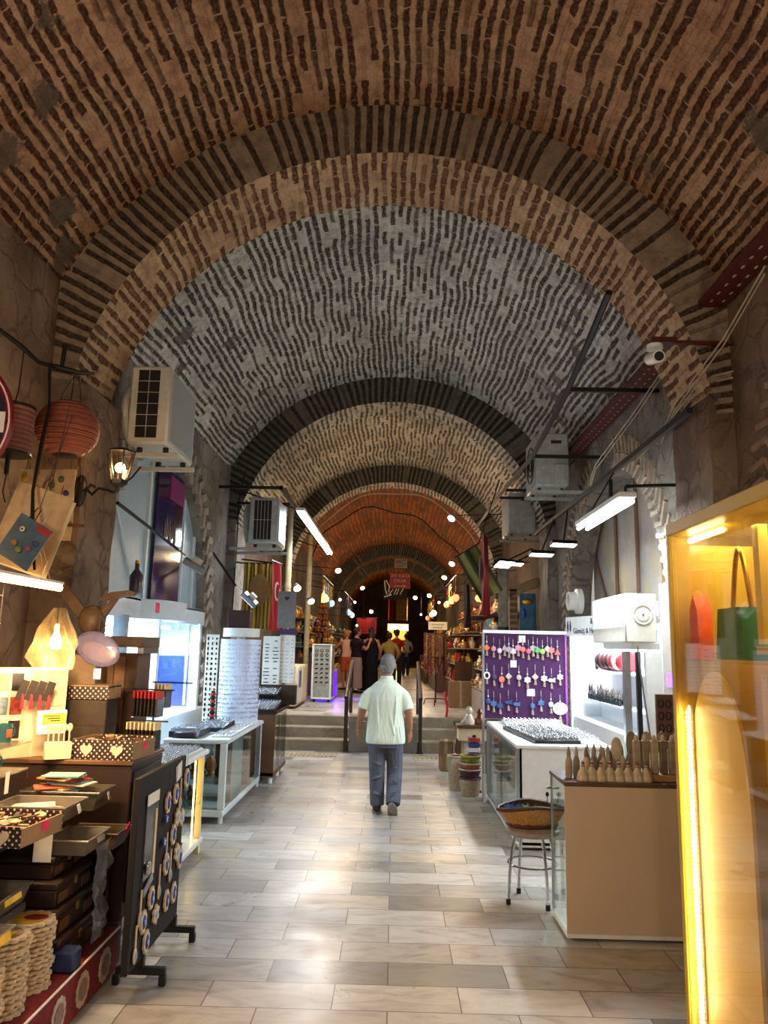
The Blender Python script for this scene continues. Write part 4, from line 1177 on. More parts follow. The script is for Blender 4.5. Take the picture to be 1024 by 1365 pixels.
MB().cyl((0, 0, 0), (0, 0, .33), .022, n=10).build('post', M_black, o)

# ---- dark brown cabinet with ring trays and two white boards
c = E('glass_cabinet', 'dark brown counter with glass sides next to the steps', 'cabinet', (-1.46, 10.42, 0))
MB().bx(-.66, .0, -.56, -.53, .1, .84).build('end_panel', M_brown, c)
MB().bx(-.66, .02, -.58, .58, .84, .88, .006).build('cabinet_top', M_dark, c)
MB().bx(-.66, 0, -.56, .56, .08, .14, .005).build('base_board', M_brown, c)
for x, y in ((-.03, -.5), (-.03, .0), (-.03, .53), (-.62, -.5), (-.62, .53)): MB().bx(x - .02, x + .02, y - .02, y + .02, .14, .84).build('post', M_black, c)
MB().bx(-.012, -.006, -.50, .52, .14, .84).build('front_pane', M_glass, c)
for x, y in ((-.05, -.45), (-.05, .1), (-.05, .5), (-.6, -.45), (-.6, .5)): MB().cyl((x, y, 0), (x, y, .08), .03, n=10).build('foot', M_white, c)
ring_tray('ring_tray', 'lower tilted black tray of silver rings on the dark brown counter', (-1.66, 10.15, .90), .38, .66, .10, (10, 20), h=.03)
ring_tray('ring_tray', 'upper tilted black tray of silver rings above the dark brown counter', (-1.69, 10.57, 1.046), .34, .40, .14, (10, 14), h=.03)
MB().bx(-1.86, -1.54, 10.52, 10.74, .882, 1.0).build('tray_riser', M_dark, None, 'dark riser under the upper ring tray', 'riser')
def board(lab, loc, w, h, rows, rz=0):
    r = E('jewellery_board', lab, 'display board', loc, rz)
    MB().bx(-w / 2, w / 2, -.012, .012, 0, h, .004).build('board', M_paper, r)
    mb = MB()
    for i in range(rows[0]):
        for k in range(rows[1]):
            if R.random() < .85: mb.box((-w / 2 + (i + .5) * w / rows[0], -.015, .03 + k * (h - .05) / rows[1]), (w / rows[0] * R.uniform(.3, .75), .005, .012))
    mb.build('jewellery', M_blackcloth if rows[0] < 3 else M_alu, r, 'rows of small jewellery', kind='stuff')
    return r
board('white board with dark short chains beside the round stand', (-1.70, 10.86, 1.15), .24, .66, (2, 13))
r = board('tall white board with a purple header nearest the steps', (-1.49, 10.92, 1.17), .22, .66, (3, 12))
MB().bx(-.12, .13, -.02, .03, .665, .74, .003).build('header', mat('violet_header', '3a2450', .5), r)
MB().bx(-1.84, -1.34, 10.82, 10.99, .882, 1.148).build('board_base', M_dark, None, 'dark base that holds the two white jewellery boards', 'base')
r = E('grey_panel', 'grey panel with a small dark heart hanging behind the red flag', 'panel', (-1.53, 11.05, 1.93))
MB().bx(-.14, .12, -.01, .01, 0, .52, .004).build('sheet', mat('grey_board', '77736c', .7), r)
MB().prism(heart(.035), .008, (-.01, -.014, .42)).build('heart', M_black, r)
MB().bx(-.02, .0, .0, .03, -1.93, 0).build('support_post', M_black, r)

# ---- air conditioners on brackets
def ac_unit(lab, loc, w, d, h, rz=0, slats=(2, 6), fan_side=-1, tone=None):
    """w across, d along the corridor, h high; the coil end faces the camera"""
    r = E('air_conditioner', lab, 'air conditioner', loc, rz)
    cm = tone or M_acw
    MB().bx(-w / 2, w / 2, -d / 2, d / 2, 0, h, .018).build('casing', cm, r)
    MB().bx(-w / 2 + .07, w / 2 - .09, -d / 2 - .004, -d / 2 + .004, .05, h - .04).build('coil_grille', M_acd, r)
    cg = [o_ for o_ in r.children if o_.name.startswith('coil_grille')][0]
    mb = MB()
    for k in range(1, slats[0]): mb.bx(-w / 2 + .07 + k * (w - .16) / slats[0] - .002, -w / 2 + .07 + k * (w - .16) / slats[0] + .002, -d / 2 - .009, -d / 2 - .004, .05, h - .04)
    for k in range(1, slats[1]): mb.bx(-w / 2 + .07, w / 2 - .09, -d / 2 - .009, -d / 2 - .004, .05 + k * (h - .09) / slats[1] - .002, .05 + k * (h - .09) / slats[1] + .002)
    mb.build('grille_wires', M_acw, cg)
    for rr in (.20, .13, .06):
        MB().tube([(fan_side * (w / 2 + .035 + (.03 if rr > .19 else .05)), -d * .08 + rr * 1.2 * cos(a * pi / 12), h * .5 + rr * 1.25 * sin(a * pi / 12)) for a in range(24)], .008 if rr < .2 else .034, 6, True).build('fan_guard', cm, r)
    MB().bx(w / 2 - .002, w / 2 + .012, -d / 2 + .06, d / 2 - .08, .04, h - .04, .005).build('side_panel', mat('ac_panel', '9aa09c', .45, var=.05), r)
    f = MB()
    for y in (-d * .32, d * .32):
        ba = MB().bx(-w / 2 - .28, w / 2 + .06, y - .022, y + .022, -.085, -.045, .004).build('bracket_arm', cm, r)
        for x in (-w * .3, w * .36): MB().cyl((x, y, -.045), (x, y, 0), .025, n=8).build('rubber_foot', M_black, ba)
    return r
ac_unit('beige air conditioner on the left wall above the carriage lamp', (-2.10, 6.62, 3.33), .34, .84, .68)
ac_unit('air conditioner with upright bars on the left wall beyond the arch', (-1.84, 10.9, 3.07), .40, .8, .64, 0, (5, 2), tone=mat('ac_grey', '9c9d97', .5))

# ---- flood lamps on long arms
def flood(lab, p0, p1, head, rot, em=None):
    r = E('mounted_flood_lamp', lab, 'lamp', head, 0)
    P0, P1, H = Vector(p0) - Vector(head), Vector(p1) - Vector(head), Vector((0, 0, 0))
    MB().cyl(P0, P1, .016, n=8).build('arm', M_black, r)
    MB().cyl(P1, (P1 + H) / 2 + Vector((0, 0, .02)), .010, n=6).build('bracket', M_alu, r)
    MB().at((0, 0, 0), rot).bx(-.12, .12, -.09, .09, -.03, .035, .01).build('head', mat('lamp_grey', '7d8288', .4, .4), r)
    MB().at((0, 0, 0), rot).bx(-.05, .05, -.045, .045, .035, .09, .006).build('ballast', M_acw, r)
    MB().at((0, 0, 0), rot).bx(-.105, .105, -.075, .075, -.034, -.030).build('lamp_glass', em or M_alu, r)
    return r
flood('grey flood lamp on a black arm in front of the purple banner', (-2.38, 6.42, 2.86), (-2.22, 7.75, 2.63), (-2.03, 7.72, 2.46), (.2, .5, .3))
flood('grey flood lamp on a black arm beside the yellow striped cloth', (-2.60, 10.9, 2.96), (-2.08, 10.05, 2.44), (-1.90, 10.1, 2.27), (.3, .75, .2), emit('dim_lamp', 'ffffff', 2))

# ---- red flag, yellow striped cloth, pipes, tube row on the left
def flag_mesh(w, h, t_, f, amp, name, m, parent, loc=(0, 0, 0), axis=(1, 0, 0)):
    def fn(u, v):
        return (loc[0] + amp * sin(u * f + v * 2.2) * (1 - .4 * v), loc[1] + w * (u - .5) * (1 - .25 * (1 - v) * 0), loc[2] - h * (1 - v))
    return MB().sheet(fn, 26, 14, t_, axis).build(name, m, parent)
M_flag = mat('flag_red', 'c01522', .75, var=.12)
M_flagd = mat('flag_dark_red', '7c1018', .75, var=.12)
def crescent_star(r, loc, sc, ry):
    out = []
    for k in range(21):
        a = radians(50) + radians(260) * k / 20; out.append((.25 * sc * cos(a), .25 * sc * sin(a)))
    for k in range(17):
        a = radians(300) - radians(240) * k / 16; out.append((.06 * sc + .20 * sc * cos(a), .20 * sc * sin(a)))
    MB().prism(out, .004, loc, ry).build('crescent', M_paper, r)
    st = []
    for k in range(10):
        a = pi / 5 * k; q = .12 * sc if k % 2 == 0 else .046 * sc
        st.append((.27 * sc + q * cos(a + pi), q * sin(a + pi)))
    MB().prism(st, .004, loc, ry).build('star', M_paper, r)
r = E('hanging_flag', 'bright red flag hanging on the left in front of the grey panel', 'flag', (-1.76, 11.30, 2.88), -.10)
flag_mesh(.55, .98, .004, 7, .035, 'cloth', M_flag, r)
crescent_star(r, (.045, -.05, -.42), .55, (0, 0, pi / 2))
MB().cyl((0, -.30, .01), (0, .32, .02), .012, n=8).cyl((0, .3, .02), (-.65, .42, .10), .012, n=8).build('pole', M_black, r)
def stripes():
    m = bpy.data.materials.new('yellow_striped_cloth'); m.use_nodes = True
    t = NT(m); w_ = t.n.new('ShaderNodeTexWave'); w_.inputs['Scale'].default_value = 5.5; w_.inputs['Distortion'].default_value = .6
    t.l.new(t.tc('Object'), w_.inputs['Vector'])
    t.col(t.ramp(w_.outputs['Fac'], [(.35, hx('6b5a20')), (.6, hx('c2a640'))])); t.set(Roughness=.8); return m
r = E('striped_cloth', 'yellow striped cloth with a brown patch under the barred air conditioner', 'cloth', (-2.12, 11.86, 2.93))
def sc_(u, v): return (-.22 + .50 * u, .03 * sin(u * 32), -1.0 * (1 - v))
MB().sheet(sc_, 50, 4, .004).build('cloth', stripes(), r)
MB().sph((.03, -.035, -.42), (.16, .012, .25), 18, 12).build('brown_patch', mat('tan_patch', '8c6a40', .8), r)
MB().cyl((-.28, 0, 0), (.3, 0, 0), .012, n=8).cyl((-.25, 0, 0), (-.40, .0, .02), .012, n=8).build('rod', M_black, r)
M_pipe = mat('beige_pipe', '9a8a68', .5)
o = E('pipe', 'beige vertical pipe beside the near end of the tube lamps', 'pipe', (-1.93, 13.85, .5)); MB().cyl((0, 0, 0), (0, 0, 3.9), .055, n=16).build('pipe_body', M_pipe, o); MB().lathe([(.062, 2.2), (.062, 2.28)], n=16).build('collar', M_pipe, o)
o = E('pipe', 'beige vertical pipe further along below the tube lamps', 'pipe', (-1.93, 17.2, .5)); MB().cyl((0, 0, 0), (0, 0, 4.0), .06, n=16).build('pipe_body', M_pipe, o); MB().lathe([(.068, 2.2), (.068, 2.28)], n=16).build('collar', M_pipe, o)
r = E('tube_lamp_row', 'long row of glowing white tube lamps high on the left', 'lamp', (-1.40, 13.7, 3.60))
for k in range(3):
    y = -2.65 + k * 1.78
    MB().bx(-.07, .07, y, y + 1.7, .03, .075, .004).build('batten', M_white, r)
    for x in (-.035, .035): MB().cyl((x, y + .03, .012), (x, y + 1.67, .012), .016, n=8).build('tube', M_tube, r)
for y in (-2.4, .4, 2.5): MB().cyl((0, y, .07), (-1.0, y, .38), .012, n=6).build('wall_stay', M_black, r)

# ---- black frame brackets by the second unit
r = E('iron_bracket', 'black iron bracket frame above the barred air conditioner', 'bracket', (-1.95, 10.35, 3.80))
MB().bx(-.5, .38, -.02, .02, 0, .04).bx(.34, .38, -.02, 1.6, 0, .05).bx(-.5, .38, 1.2, 1.24, 0, .04).build('frame', M_black, r)
r = E('wall_cable', 'thick black cable sagging along the left wall arch', 'cable', (0, 0, 0))
MB().tube([(-2.36, 6.3, 2.92), (-2.34, 6.36, 3.0), (-2.3, 6.5, 3.1), (-2.28, 6.6, 3.2), (-2.3, 6.7, 3.24)], .008, 6).build('cable_run', M_cord, r)
r = E('wall_cable', 'thin black cable running up the left pier to the second unit', 'cable', (0, 0, 0))
MB().tube([(-2.46, 11.7, 1.9), (-2.44, 11.66, 2.6), (-2.40, 11.5, 3.2), (-2.30, 11.0, 3.75), (-2.15, 10.6, 4.1)], .010, 6).build('cable_run', M_cord, r)

# ---- upstairs on the left: cream cabinets, rotating rack, violet lit case
c = E('cream_cabinet', 'cream cupboard with a door panel at the top of the steps', 'cabinet', (-1.84, 15.75, .5))
MB().bx(-.6, .0, -.82, .95, .05, .80, .008).build('carcass', M_cream, c); MB().bx(.0, .012, -.76, .05, .10, .77, .004).build('door', M_white, c); MB().bx(.0, .014, .1, .88, .10, .77, .004).build('door', M_cream, c)
MB().bx(-.55, -.04, -.78, .9, 0, .05).build('plinth', M_dark, c); MB().bx(.012, .016, -.5, -.15, .38, .70).build('dark_pane', mat('smoke', '4c4a45', .3), c)
r = E('rotating_rack', 'white rotating rack with rows of dark brooches at the top of the steps', 'display rack', (-1.52, 17.05, .5), -.12)
MB().bx(-.22, .22, -.2, .2, .06, .10, .005).build('base', M_white, r)
MB().bx(-.20, .20, -.18, .18, .10, 1.20, .004).build('column', mat('grey_felt', '8f958c', .7), r)
for x in (-.2, .2): MB().bx(x - .018, x + .018, -.20, -.17, .10, 1.2).build('edge_strip', M_white, r)
MB().bx(-.22, .22, -.21, .2, 1.2, 1.225, .004).build('top_cap', M_white, r)
mb = MB()
for i in range(3):
    for k in range(8):
        x = -.12 + i * .115; zz = .42 + k * .095
        if k > 5: mb.tube([(x + .03 * cos(a * pi / 5), -.19, zz + .03 * sin(a * pi / 5)) for a in range(10)], .006, 4, True)
        else: mb.box((x, -.19, zz), (.065, .012, .018), (0, R.uniform(-.7, .7), 0)); mb.sph((x + .02, -.19, zz), (.016, .008, .016), 6, 4)
mb.build('brooches', M_blackcloth, r, 'rows of dark brooches', kind='stuff')
for x in (-.16, .16): MB().cyl((x, -.14, 0), (x, -.14, .06), .025, n=8).build('caster', M_black, r)
r = E('lit_case', 'display case glowing violet behind the rotating rack', 'case', (-1.44, 18.1, .5))
MB().bx(-.3, .12, -.22, .25, .06, .62).build('case_body', emit('violet_glow', '4a10ff', 2.2), r); MB().bx(-.32, .14, -.24, .27, .62, .66).build('case_top', M_white, r); MB().bx(-.3, .1, -.2, .22, 0, .06).build('plinth', M_dark, r)
light('violet_case_light', 'AREA', (-1.28, 18.1, .9), 14, (.25, .1, 1), .4, .4, (0, radians(-75), 0))
# ================================================================ right side of the near and middle bays
def sheetmetal():
    m = bpy.data.materials.new('mottled_metal_sheet'); m.use_nodes = True
    t = NT(m); v = t.tc('Object'); n = t.noise(v, 1.6, 5, .65); f = t.noise(v, 26, 3)
    c = t.ramp(n.outputs[0], [(.3, hx('8d8b88')), (.48, hx('b4b1ab')), (.58, hx('c2b283')), (.72, hx('d0ccc2'))])
    t.col(t.mix(t.math('MULTIPLY', f.outputs[0], .3), c, hx('77716a'))); t.set(Roughness=.45, Metallic=.0); t.bump(f.outputs[0], .004); return m
M_sheet = sheetmetal()
M_wbar = mat('brown_bar', '85624a', .5)
# ---- infill of the arch and lit booth under it
p = E('arch_infill', 'mottled metal sheeting with brown bars filling the right arch above the booth', 'panel', (2.83, 9.02, 2.2))
MB().bx(.0, .02, -1.95, 1.95, -.2, 1.6).build('sheet', M_sheet, p)
for a, b_ in (((-.95, -.2), (-.95, 1.4)), ((-.1, -.2), (-.1, 1.55)), ((.75, -.2), (.75, 1.45)), ((-1.0, -.1), (-1.75, 1.0)), ((1.05, -.1), (1.9, .95))):
    MB().cyl((-.02, a[0], a[1]), (-.02, b_[0], b_[1]), .022, n=6).build('bar', M_wbar, p)
bt = E('silver_booth', 'bright white jewellery booth under the right arch', 'booth', (2.50, 9.02, 0))
M_bw = mat('booth_bright', 'e6ebee', .4, var=.03)
MB().bx(.36, .40, -1.92, 1.92, 0, 2.0).build('back_wall', M_bw, bt)
MB().bx(-.05, .36, 1.85, 1.92, 0, 2.0).build('far_wall', M_bw, bt)
MB().bx(-.1, .40, -1.92, 1.92, 1.96, 2.0).build('booth_ceiling', M_bw, bt)
MB().bx(-.02, .36, -1.85, 1.85, 0, .82).build('base_unit', M_bw, bt)
for zz, y0, y1 in ((1.46, -.4, 1.35), (1.07, -.6, 1.8)): MB().bx(.10, .36, y0, y1, zz - .02, zz).build('wall_shelf', M_bw, bt)
MB().cyl((.1, -1.7, 1.93), (.1, 1.7, 1.93), .016, n=8).build('strip_lamp', M_tube, bt)
MB().bx(-.42, -.36, -1.92, -1.86, 0, 1.70).build('metal_post', M_alu, bt)
MB().bx(-.31, -.27, -1.93, -1.89, .0, 1.70).build('metal_post', M_black, bt)
MB().bx(-.24, -.04, -1.98, -1.92, 0, 1.70).build('end_panel', M_white, bt)
MB().bx(-.03, .02, -2.02, -1.92, 0, 1.98).build('end_post', M_white, bt)
# bags and perfume bottles on the shelves
for k in range(6):
    c = ['2b1d22', '5a1a22', '33262a', 'a01f2a', 'd8d3d0', 'b3202c'][k]
    o = E('headscarf_roll', '%s rolled scarf on the right booth shelf, %s from the far end' % (['black', 'dark red', 'charcoal', 'red', 'white', 'bright red'][k], ['first', 'second', 'third', 'fourth', 'fifth', 'sixth'][k]), 'scarf', (2.72, 10.1 - k * .19, 1.462), 0, 'rolled scarves on the booth shelf')
    MB().lathe([(0, -.08), (.10, -.08), (.125, -.05), (.125, .05), (.10, .08), (0, .08)], (0, 0, .125), 18, (pi / 2, 0, 0)).build('roll', mat('scarf_' + c, c, .5, var=.5, scale=40), o)
o = MB().lathe([(0, 0), (.02, 0), (.026, .1), (.012, .15), (.012, .19), (0, .19)], n=10).build('thin_bottle', M_dark, None, 'thin dark bottle beside the rolled scarves on the booth shelf', 'bottle', loc=(2.66, 10.28, 1.462))
pb = E('perfume_bottle', '', 'bottle', (2.66, 10.7, 1.072))
MB().lathe([(0, 0), (.026, 0), (.028, .06), (.012, .08), (.012, .10)], n=10).build('vial', mat('smoke_glass', '34383c', .15), pb); MB().lathe([(.014, .10), (.016, .13), (.004, .19), (0, .19)], n=8).build('stopper', M_sil, pb)
for k in range(26):
    q = (2.64 + .09 * (k % 2) + R.uniform(-.01, .01), 10.72 - k * .062, 1.072)
    o = pb if k == 0 else dup(pb, q, scale=R.uniform(.7, 1.15))
    o['label'] = 'small silver-topped perfume bottle on the lower shelf of the right booth'; o['group'] = 'perfume bottles on the booth shelf'
# sign with lettering
s = E('shop_sign', 'white shop sign with dark blue lettering above the right booth', 'sign', (2.215, 8.66, 1.845), .27)
MB().bx(-.012, .012, -.42, .62, .02, .24).build('sign_board', M_white, s)
M_ink = mat('dark_ink', '1a1a3c', .5)
rz = (pi / 2, 0, -pi / 2)
text('lettering', 'Gümüş & Hediyelik', .088, M_ink, s, (-.0135, .44, .075), rz, align='LEFT')
text('ampersand', '&', .095, M_ink, s, (-.0135, .02, .18), rz)
for y in (.51, .57):
    MB().lathe([(.0, -.07), (.028, -.04), (.034, .0), (.02, .05), (.008, .07)], (-.012, y, .13), 12, None, .15, .6).build('earring_print', M_ink, s)
f = E('extractor_fan', 'white round extractor fan above the sign in the right arch', 'fan', (2.56, 10.55, 2.36))
MB().lathe([(.10, 0), (.17, .02), (.17, .09), (.125, .10), (.125, .20), (.10, .20), (.10, .04)], (0, 0, 0), 26, (0, -pi / 2, 0)).build('housing', M_white, f)
mb = MB()
for k in range(5): mb.box((-.08, .05 * cos(k * 1.257), .05 * sin(k * 1.257)), (.01, .09, .035), (k * 1.257, .0, .4))
mb.lathe([(0, -.02), (.025, -.02), (.025, .03), (0, .04)], (-.08, 0, 0), 10, (0, -pi / 2, 0)).build('blades', M_alu, f)
a = E('air_curtain', 'white ribbed air curtain box with a round dial on its end', 'air unit', (2.22, 7.62, 1.78))
MB().bx(-.14, .15, -.60, .55, .0, .44, .012).build('casing', M_acw, a)
mb = MB()
for k in range(22): mb.bx(-.150, -.14, -.56 + k * .05, -.55 + k * .05, .14, .42)
mb.build('ribs', mat('rib_grey', 'a5a9ac', .4), a)
MB().tube([(.02 + .085 * cos(t_ * pi / 12), -.605, .25 + .085 * sin(t_ * pi / 12)) for t_ in range(24)], .006, 6, True).lathe([(0, 0), (.06, 0), (.055, .008), (0, .01)], (.02, -.60, .25), 20, (pi / 2, 0, 0)).build('dial', M_acw, a)
MB().sph((.02, -.613, .25), .008, 8, 6).build('screw', M_black, [o_ for o_ in a.children if o_.name.startswith('dial')][0])
MB().bx(-.05, .2, -.5, .5, -.06, 0).build('under_plate', M_white, a)
MB().bx(.15, .30, -.2, .2, .26, .4).build('wall_mount', M_white, a)
r = E('hanging_cable', 'grey cable hanging diagonally in front of the white end panel', 'cable', (0, 0, 0))
MB().tube([(2.17, 6.98, 1.75), (2.19, 6.97, 1.5), (2.22, 6.96, 1.2), (2.25, 6.96, .95), (2.25, 6.96, .7)], .008, 6).build('cable_run', mat('grey_cable', '66625c', .6), r)
r = E('bracelet_card', 'brown card of dark bracelets standing beside the yellow showcase', 'display card', (2.22, 6.35, .95))
MB().bx(-.12, .14, -.01, .01, 0, .42, .004).build('card', mat('brown_card', '6a4636', .7), r)
mb = MB()
for i in range(4):
    for k in range(4): mb.tube([(-.08 + i * .058 + .02 * cos(t_ * pi / 5), -.014, .06 + k * .095 + .03 * sin(t_ * pi / 5)) for t_ in range(10)], .005, 4, True)
mb.build('bracelets', M_blackcloth, r, 'rows of dark bracelets', kind='stuff')
MB().bx(2.06, 2.40, 6.2, 6.5, 0, .948, .006).build('side_plinth', M_white, None, 'white plinth under the brown bracelet card', 'plinth')
r = E('led_panel', 'tall pale panel with a violet lit end beside the yellow showcase', 'panel', (2.42, 6.9, 1.0))
MB().bx(-.06, .06, -.01, .01, .38, 1.3).build('panel_sheet', M_white, r); MB().bx(-.03, .03, -.014, -.010, .40, .52).build('violet_light', emit('violet_led', '7a50ff', 3), r)
MB().bx(-.05, .05, -.01, .01, -1.0, .38).build('panel_foot', M_white, r)

# ---- white jewellery counter
c = E('jewellery_counter', 'white counter with a glass front in front of the purple board', 'counter', (1.09, 8.10, 0))
L0, L1, W = -1.08, 1.12, .85
MB().bx(0.03, W, L0, L0 + .03, .04, .84).build('end_panel', M_white, c)
MB().bx(.01, W, L0, L1, .02, .07, .006).build('base_board', M_white, c)
MB().bx(.0, W, L0 - .005, L1, .84, .875, .008).build('counter_top', M_white, c)
for y in (L0 + .025, L1 - .025): MB().bx(.0, .05, y - .025, y + .025, .07, .84).build('post', M_alu, c)
MB().bx(.0, .02, L0 + .05, L1 - .05, .07, .10).build('rail', M_alu, c); MB().bx(.0, .02, L0 + .05, L1 - .05, .81, .84).build('rail', M_alu, c)
for y0, y1, x in ((L0 + .05, .04, .012), (0, L1 - .05, .022)): MB().bx(x, x + .006, y0, y1, .10, .81).build('sliding_pane', M_glass, c)
MB().bx(.05, W - .03, L0 + .04, L1 - .03, .42, .428).build('glass_shelf', M_glass, c)
MB().bx(W - .03, W, L0, L1, .07, .84).build('back_board', mat('cream_board', 'b5b09c', .5), c)
for k in range(8):
    o = E('boxed_trinket', 'pale boxed trinket inside the white jewellery counter on the %s' % ['base board', 'glass shelf'][k // 4], 'box', (1.55 + .05 * (k % 2), 7.35 + (k % 4) * .42, (.071, .429)[k // 4]), 0, 'boxed trinkets on the %s of the white counter' % ['base board', 'glass shelf'][k // 4])
    MB().bx(-.08, .08, -.12, .12, 0, .12, .006).build('box_body', [M_cream, M_paper][k % 2], o); MB().bx(-.084, .084, -.124, .124, .12, .15, .006).build('lid', M_booth, o)
ring_tray('ring_tray', 'wide black tray of silver rings on the right counter, nearest the aisle', (1.42, 7.72, .877), .42, 1.2, 0, (9, 24), M_black, M_sil, .10, .03, .016)
ring_tray('ring_tray', 'pale tray of silver rings on the right counter beside the booth', (1.76, 7.6, .877), .22, .9, 0, (5, 17), M_white, M_sil, 0, .03, .015)
ring_tray('ring_tray', 'far tray of rings on the right counter under the purple board', (1.55, 8.82, .877), .62, .44, 0, (13, 9), M_white, M_sil, 0, .03, .015)

# ---- purple board of hanging charms
pbz = .905
b = E('charm_board', 'purple cloth board hung with rows of pendant charms', 'display board', (1.55, 9.24, 0))
M_purp = mat('purple_velvet', '36103e', .85, var=.2)
MB().bx(-.48, .47, -.01, .02, pbz, 1.88).build('cloth_board', M_purp, b)
MB().bx(-.50, .49, -.025, .03, 1.88, 1.92, .006).build('top_rail', M_white, b)
MB().bx(-.505, -.48, -.02, .03, .0, 1.88).build('side_post', M_alu, b); MB().bx(.465, .485, -.02, .03, 0, 1.88).build('side_post', mat('violet_edge', '8a3aa0', .4), b)
for x, zz, w in ((-.035, 1.82, .075), (-.14, 1.53, .07), (.06, 1.205, .09)): MB().bx(x - w / 2, x + w / 2, -.018, -.013, zz - .04, zz + .04).build('price_note', M_paper, b)
CH = {}
def charm(kind, col):
    key = kind + col
    if key in CH: return CH[key], False
    r = E('pendant_charm', '', 'charm')
    cm = mat('charm_' + col, col, .5)
    MB().cyl((0, 0, -.10), (0, 0, .0), .004, n=5).build('cord', mat('beige_cord', '9c8878', .8), r)
    MB().sph((0, 0, -.075), .009, 8, 6).build('bead', M_paper if R.random() < .6 else M_blue, r)
    if kind == 'round': MB().sph((0, 0, -.135), (.030, .010, .032), 14, 8).build('pendant', cm, r)
    elif kind == 'flower': MB().prism(scallop(.04, 6, 48, .35), .014, (0, 0, -.14)).build('pendant', cm, r)
    elif kind == 'square': MB().box((0, 0, -.145), (.058, .012, .058), (0, pi / 4, 0), .003).build('pendant', cm, r)
    elif kind == 'sun': MB().prism([((.042 if k % 2 else .028) * cos(k * pi / 10), (.042 if k % 2 else .028) * sin(k * pi / 10)) for k in range(20)], .012, (0, 0, -.14)).build('pendant', cm, r)
    elif kind == 'fish': MB().prism([(-.045, 0), (-.02, .022), (.02, .018), (.045, .03), (.04, 0), (.045, -.02), (.015, -.018), (-.02, -.02)], .012, (0, 0, -.14)).build('pendant', cm, r)
    elif kind == 'ring': MB().tube([(.030 * cos(k * pi / 8), 0, -.14 + .036 * sin(k * pi / 8)) for k in range(16)], .010, 6, True).build('pendant', cm, r)
    elif kind == 'big': MB().sph((0, 0, -.16), (.085, .012, .072), 20, 10).build('pendant', cm, r)
    elif kind == 'tree': MB().prism([(-.035, -.17), (0, -.10), (.035, -.17)], .012).build('pendant', cm, r)
    MB().lathe([(.004, -.17), (.012, -.185), (.018, -.235), (0, -.238)] if kind != 'big' else [(.004, -.235), (.014, -.25), (.022, -.30), (0, -.30)], n=8).build('tassel', mat('tassel_beige', '8c7468', .8), r)
    CH[key] = r
    return r, True
NM = {'d86a3a': 'orange', 'c9788a': 'pink', 'b7a8b0': 'pale grey', '9c8f8c': 'beige', 'd0506a': 'rose', 'e06a5a': 'coral', '8cc24a': 'lime green', '4f9a5a': 'green', 'e0554a': 'red', 'd8d6cf': 'white', '3c2a48': 'dark violet', 'a89a90': 'stone grey', '2c3f6a': 'navy blue', '3a5a86': 'blue', '9fb0c4': 'pale blue', 'e8e6dc': 'white'}
ROWS = [('top', 1.875, [(-.455, 'square', 'd86a3a'), (-.375, 'round', 'c9788a'), (-.305, 'round', 'b7a8b0'), (-.245, 'tree', '9c8f8c'), (-.195, 'flower', '9c8f8c'), (-.145, 'flower', 'b7a8b0'), (-.085, 'flower', 'c9788a'), (-.03, 'round', 'e06a5a'), (.035, 'round', 'd0506a'), (.09, 'flower', '9c8f8c'), (.14, 'flower', '4f9a5a'), (.20, 'round', '8cc24a'), (.26, 'square', 'b7a8b0'), (.305, 'flower', 'e06a5a'), (.375, 'tree', 'e0554a')]),
        ('middle', 1.55, [(-.455, 'ring', 'd8d6cf'), (-.37, 'round', '3c2a48'), (-.28, 'sun', 'e06a5a'), (-.20, 'square', 'a89a90'), (-.08, 'round', 'a89a90'), (.02, 'flower', 'd8d6cf'), (.11, 'square', 'a89a90'), (.215, 'flower', 'd8d6cf'), (.30, 'fish', 'd8d6cf'), (.40, 'flower', 'b7a8b0')]),
        ('bottom', 1.25, [(-.44, 'round', '2c3f6a'), (-.375, 'flower', '3a5a86'), (-.30, 'flower', '2c3f6a'), (-.205, 'fish', '2c3f6a'), (-.11, 'fish', '3a5a86'), (.075, 'round', '3a5a86'), (.175, 'flower', '3a5a86'), (.29, 'round', '9fb0c4'), (.395, 'big', 'e8e6dc')])]
WORDS = ['first', 'second', 'third', 'fourth', 'fifth', 'sixth', 'seventh', 'eighth', 'ninth', 'tenth', 'eleventh', 'twelfth', 'thirteenth', 'fourteenth', 'fifteenth']
for rn, zt, items in ROWS:
    for i, (x, kd, cl) in enumerate(items):
        r, new = charm(kd, cl)
        p = (1.55 + x, 9.213, zt - .02 - .02 * (i % 3))
        if new: r.location = p
        else: r = dup(r, p)
        r['label'] = '%s charm in the %s row of the purple board, %s from the aisle' % (NM[cl], rn, WORDS[i]); r['group'] = 'charms on the purple board, %s row' % rn

# ---- beige counter in front, with turned wooden bottles
M_beige = mat('beige_laminate', 'c8b098', .35, var=.04, scale=3)
c = E('beige_counter', 'beige panelled counter with a small glass side, beside the yellow showcase', 'counter', (1.06, 4.95, 0))
MB().bx(.0, 1.10, -.015, .0, .045, .88).build('front_panel', M_beige, c)
MB().bx(0, 1.10, -.012, .45, .02, .045).build('base_board', M_white, c)
MB().bx(.0, 1.10, -.015, .46, .88, .905, .004).build('counter_top', mat('brown_edge', '5a4232', .4), c)
MB().bx(.012, .018, .02, .43, .05, .87).build('side_pane', M_glass, c)
for y in (.005, .44): MB().bx(.004, .016, y - .006, y + .006, .045, .88).build('pane_edge', M_alu, c)
MB().bx(.02, 1.1, .435, .45, .045, .88).build('back_panel', M_glass, c)
MB().bx(.06, .085, .05, .075, 0, .045).bx(1.0, 1.03, .05, .08, 0, .045).build('foot', M_alu, c)
MB().cyl((-.03, .40, .80), (.05, .40, .80), .008, n=8).build('lock', M_sil, c)
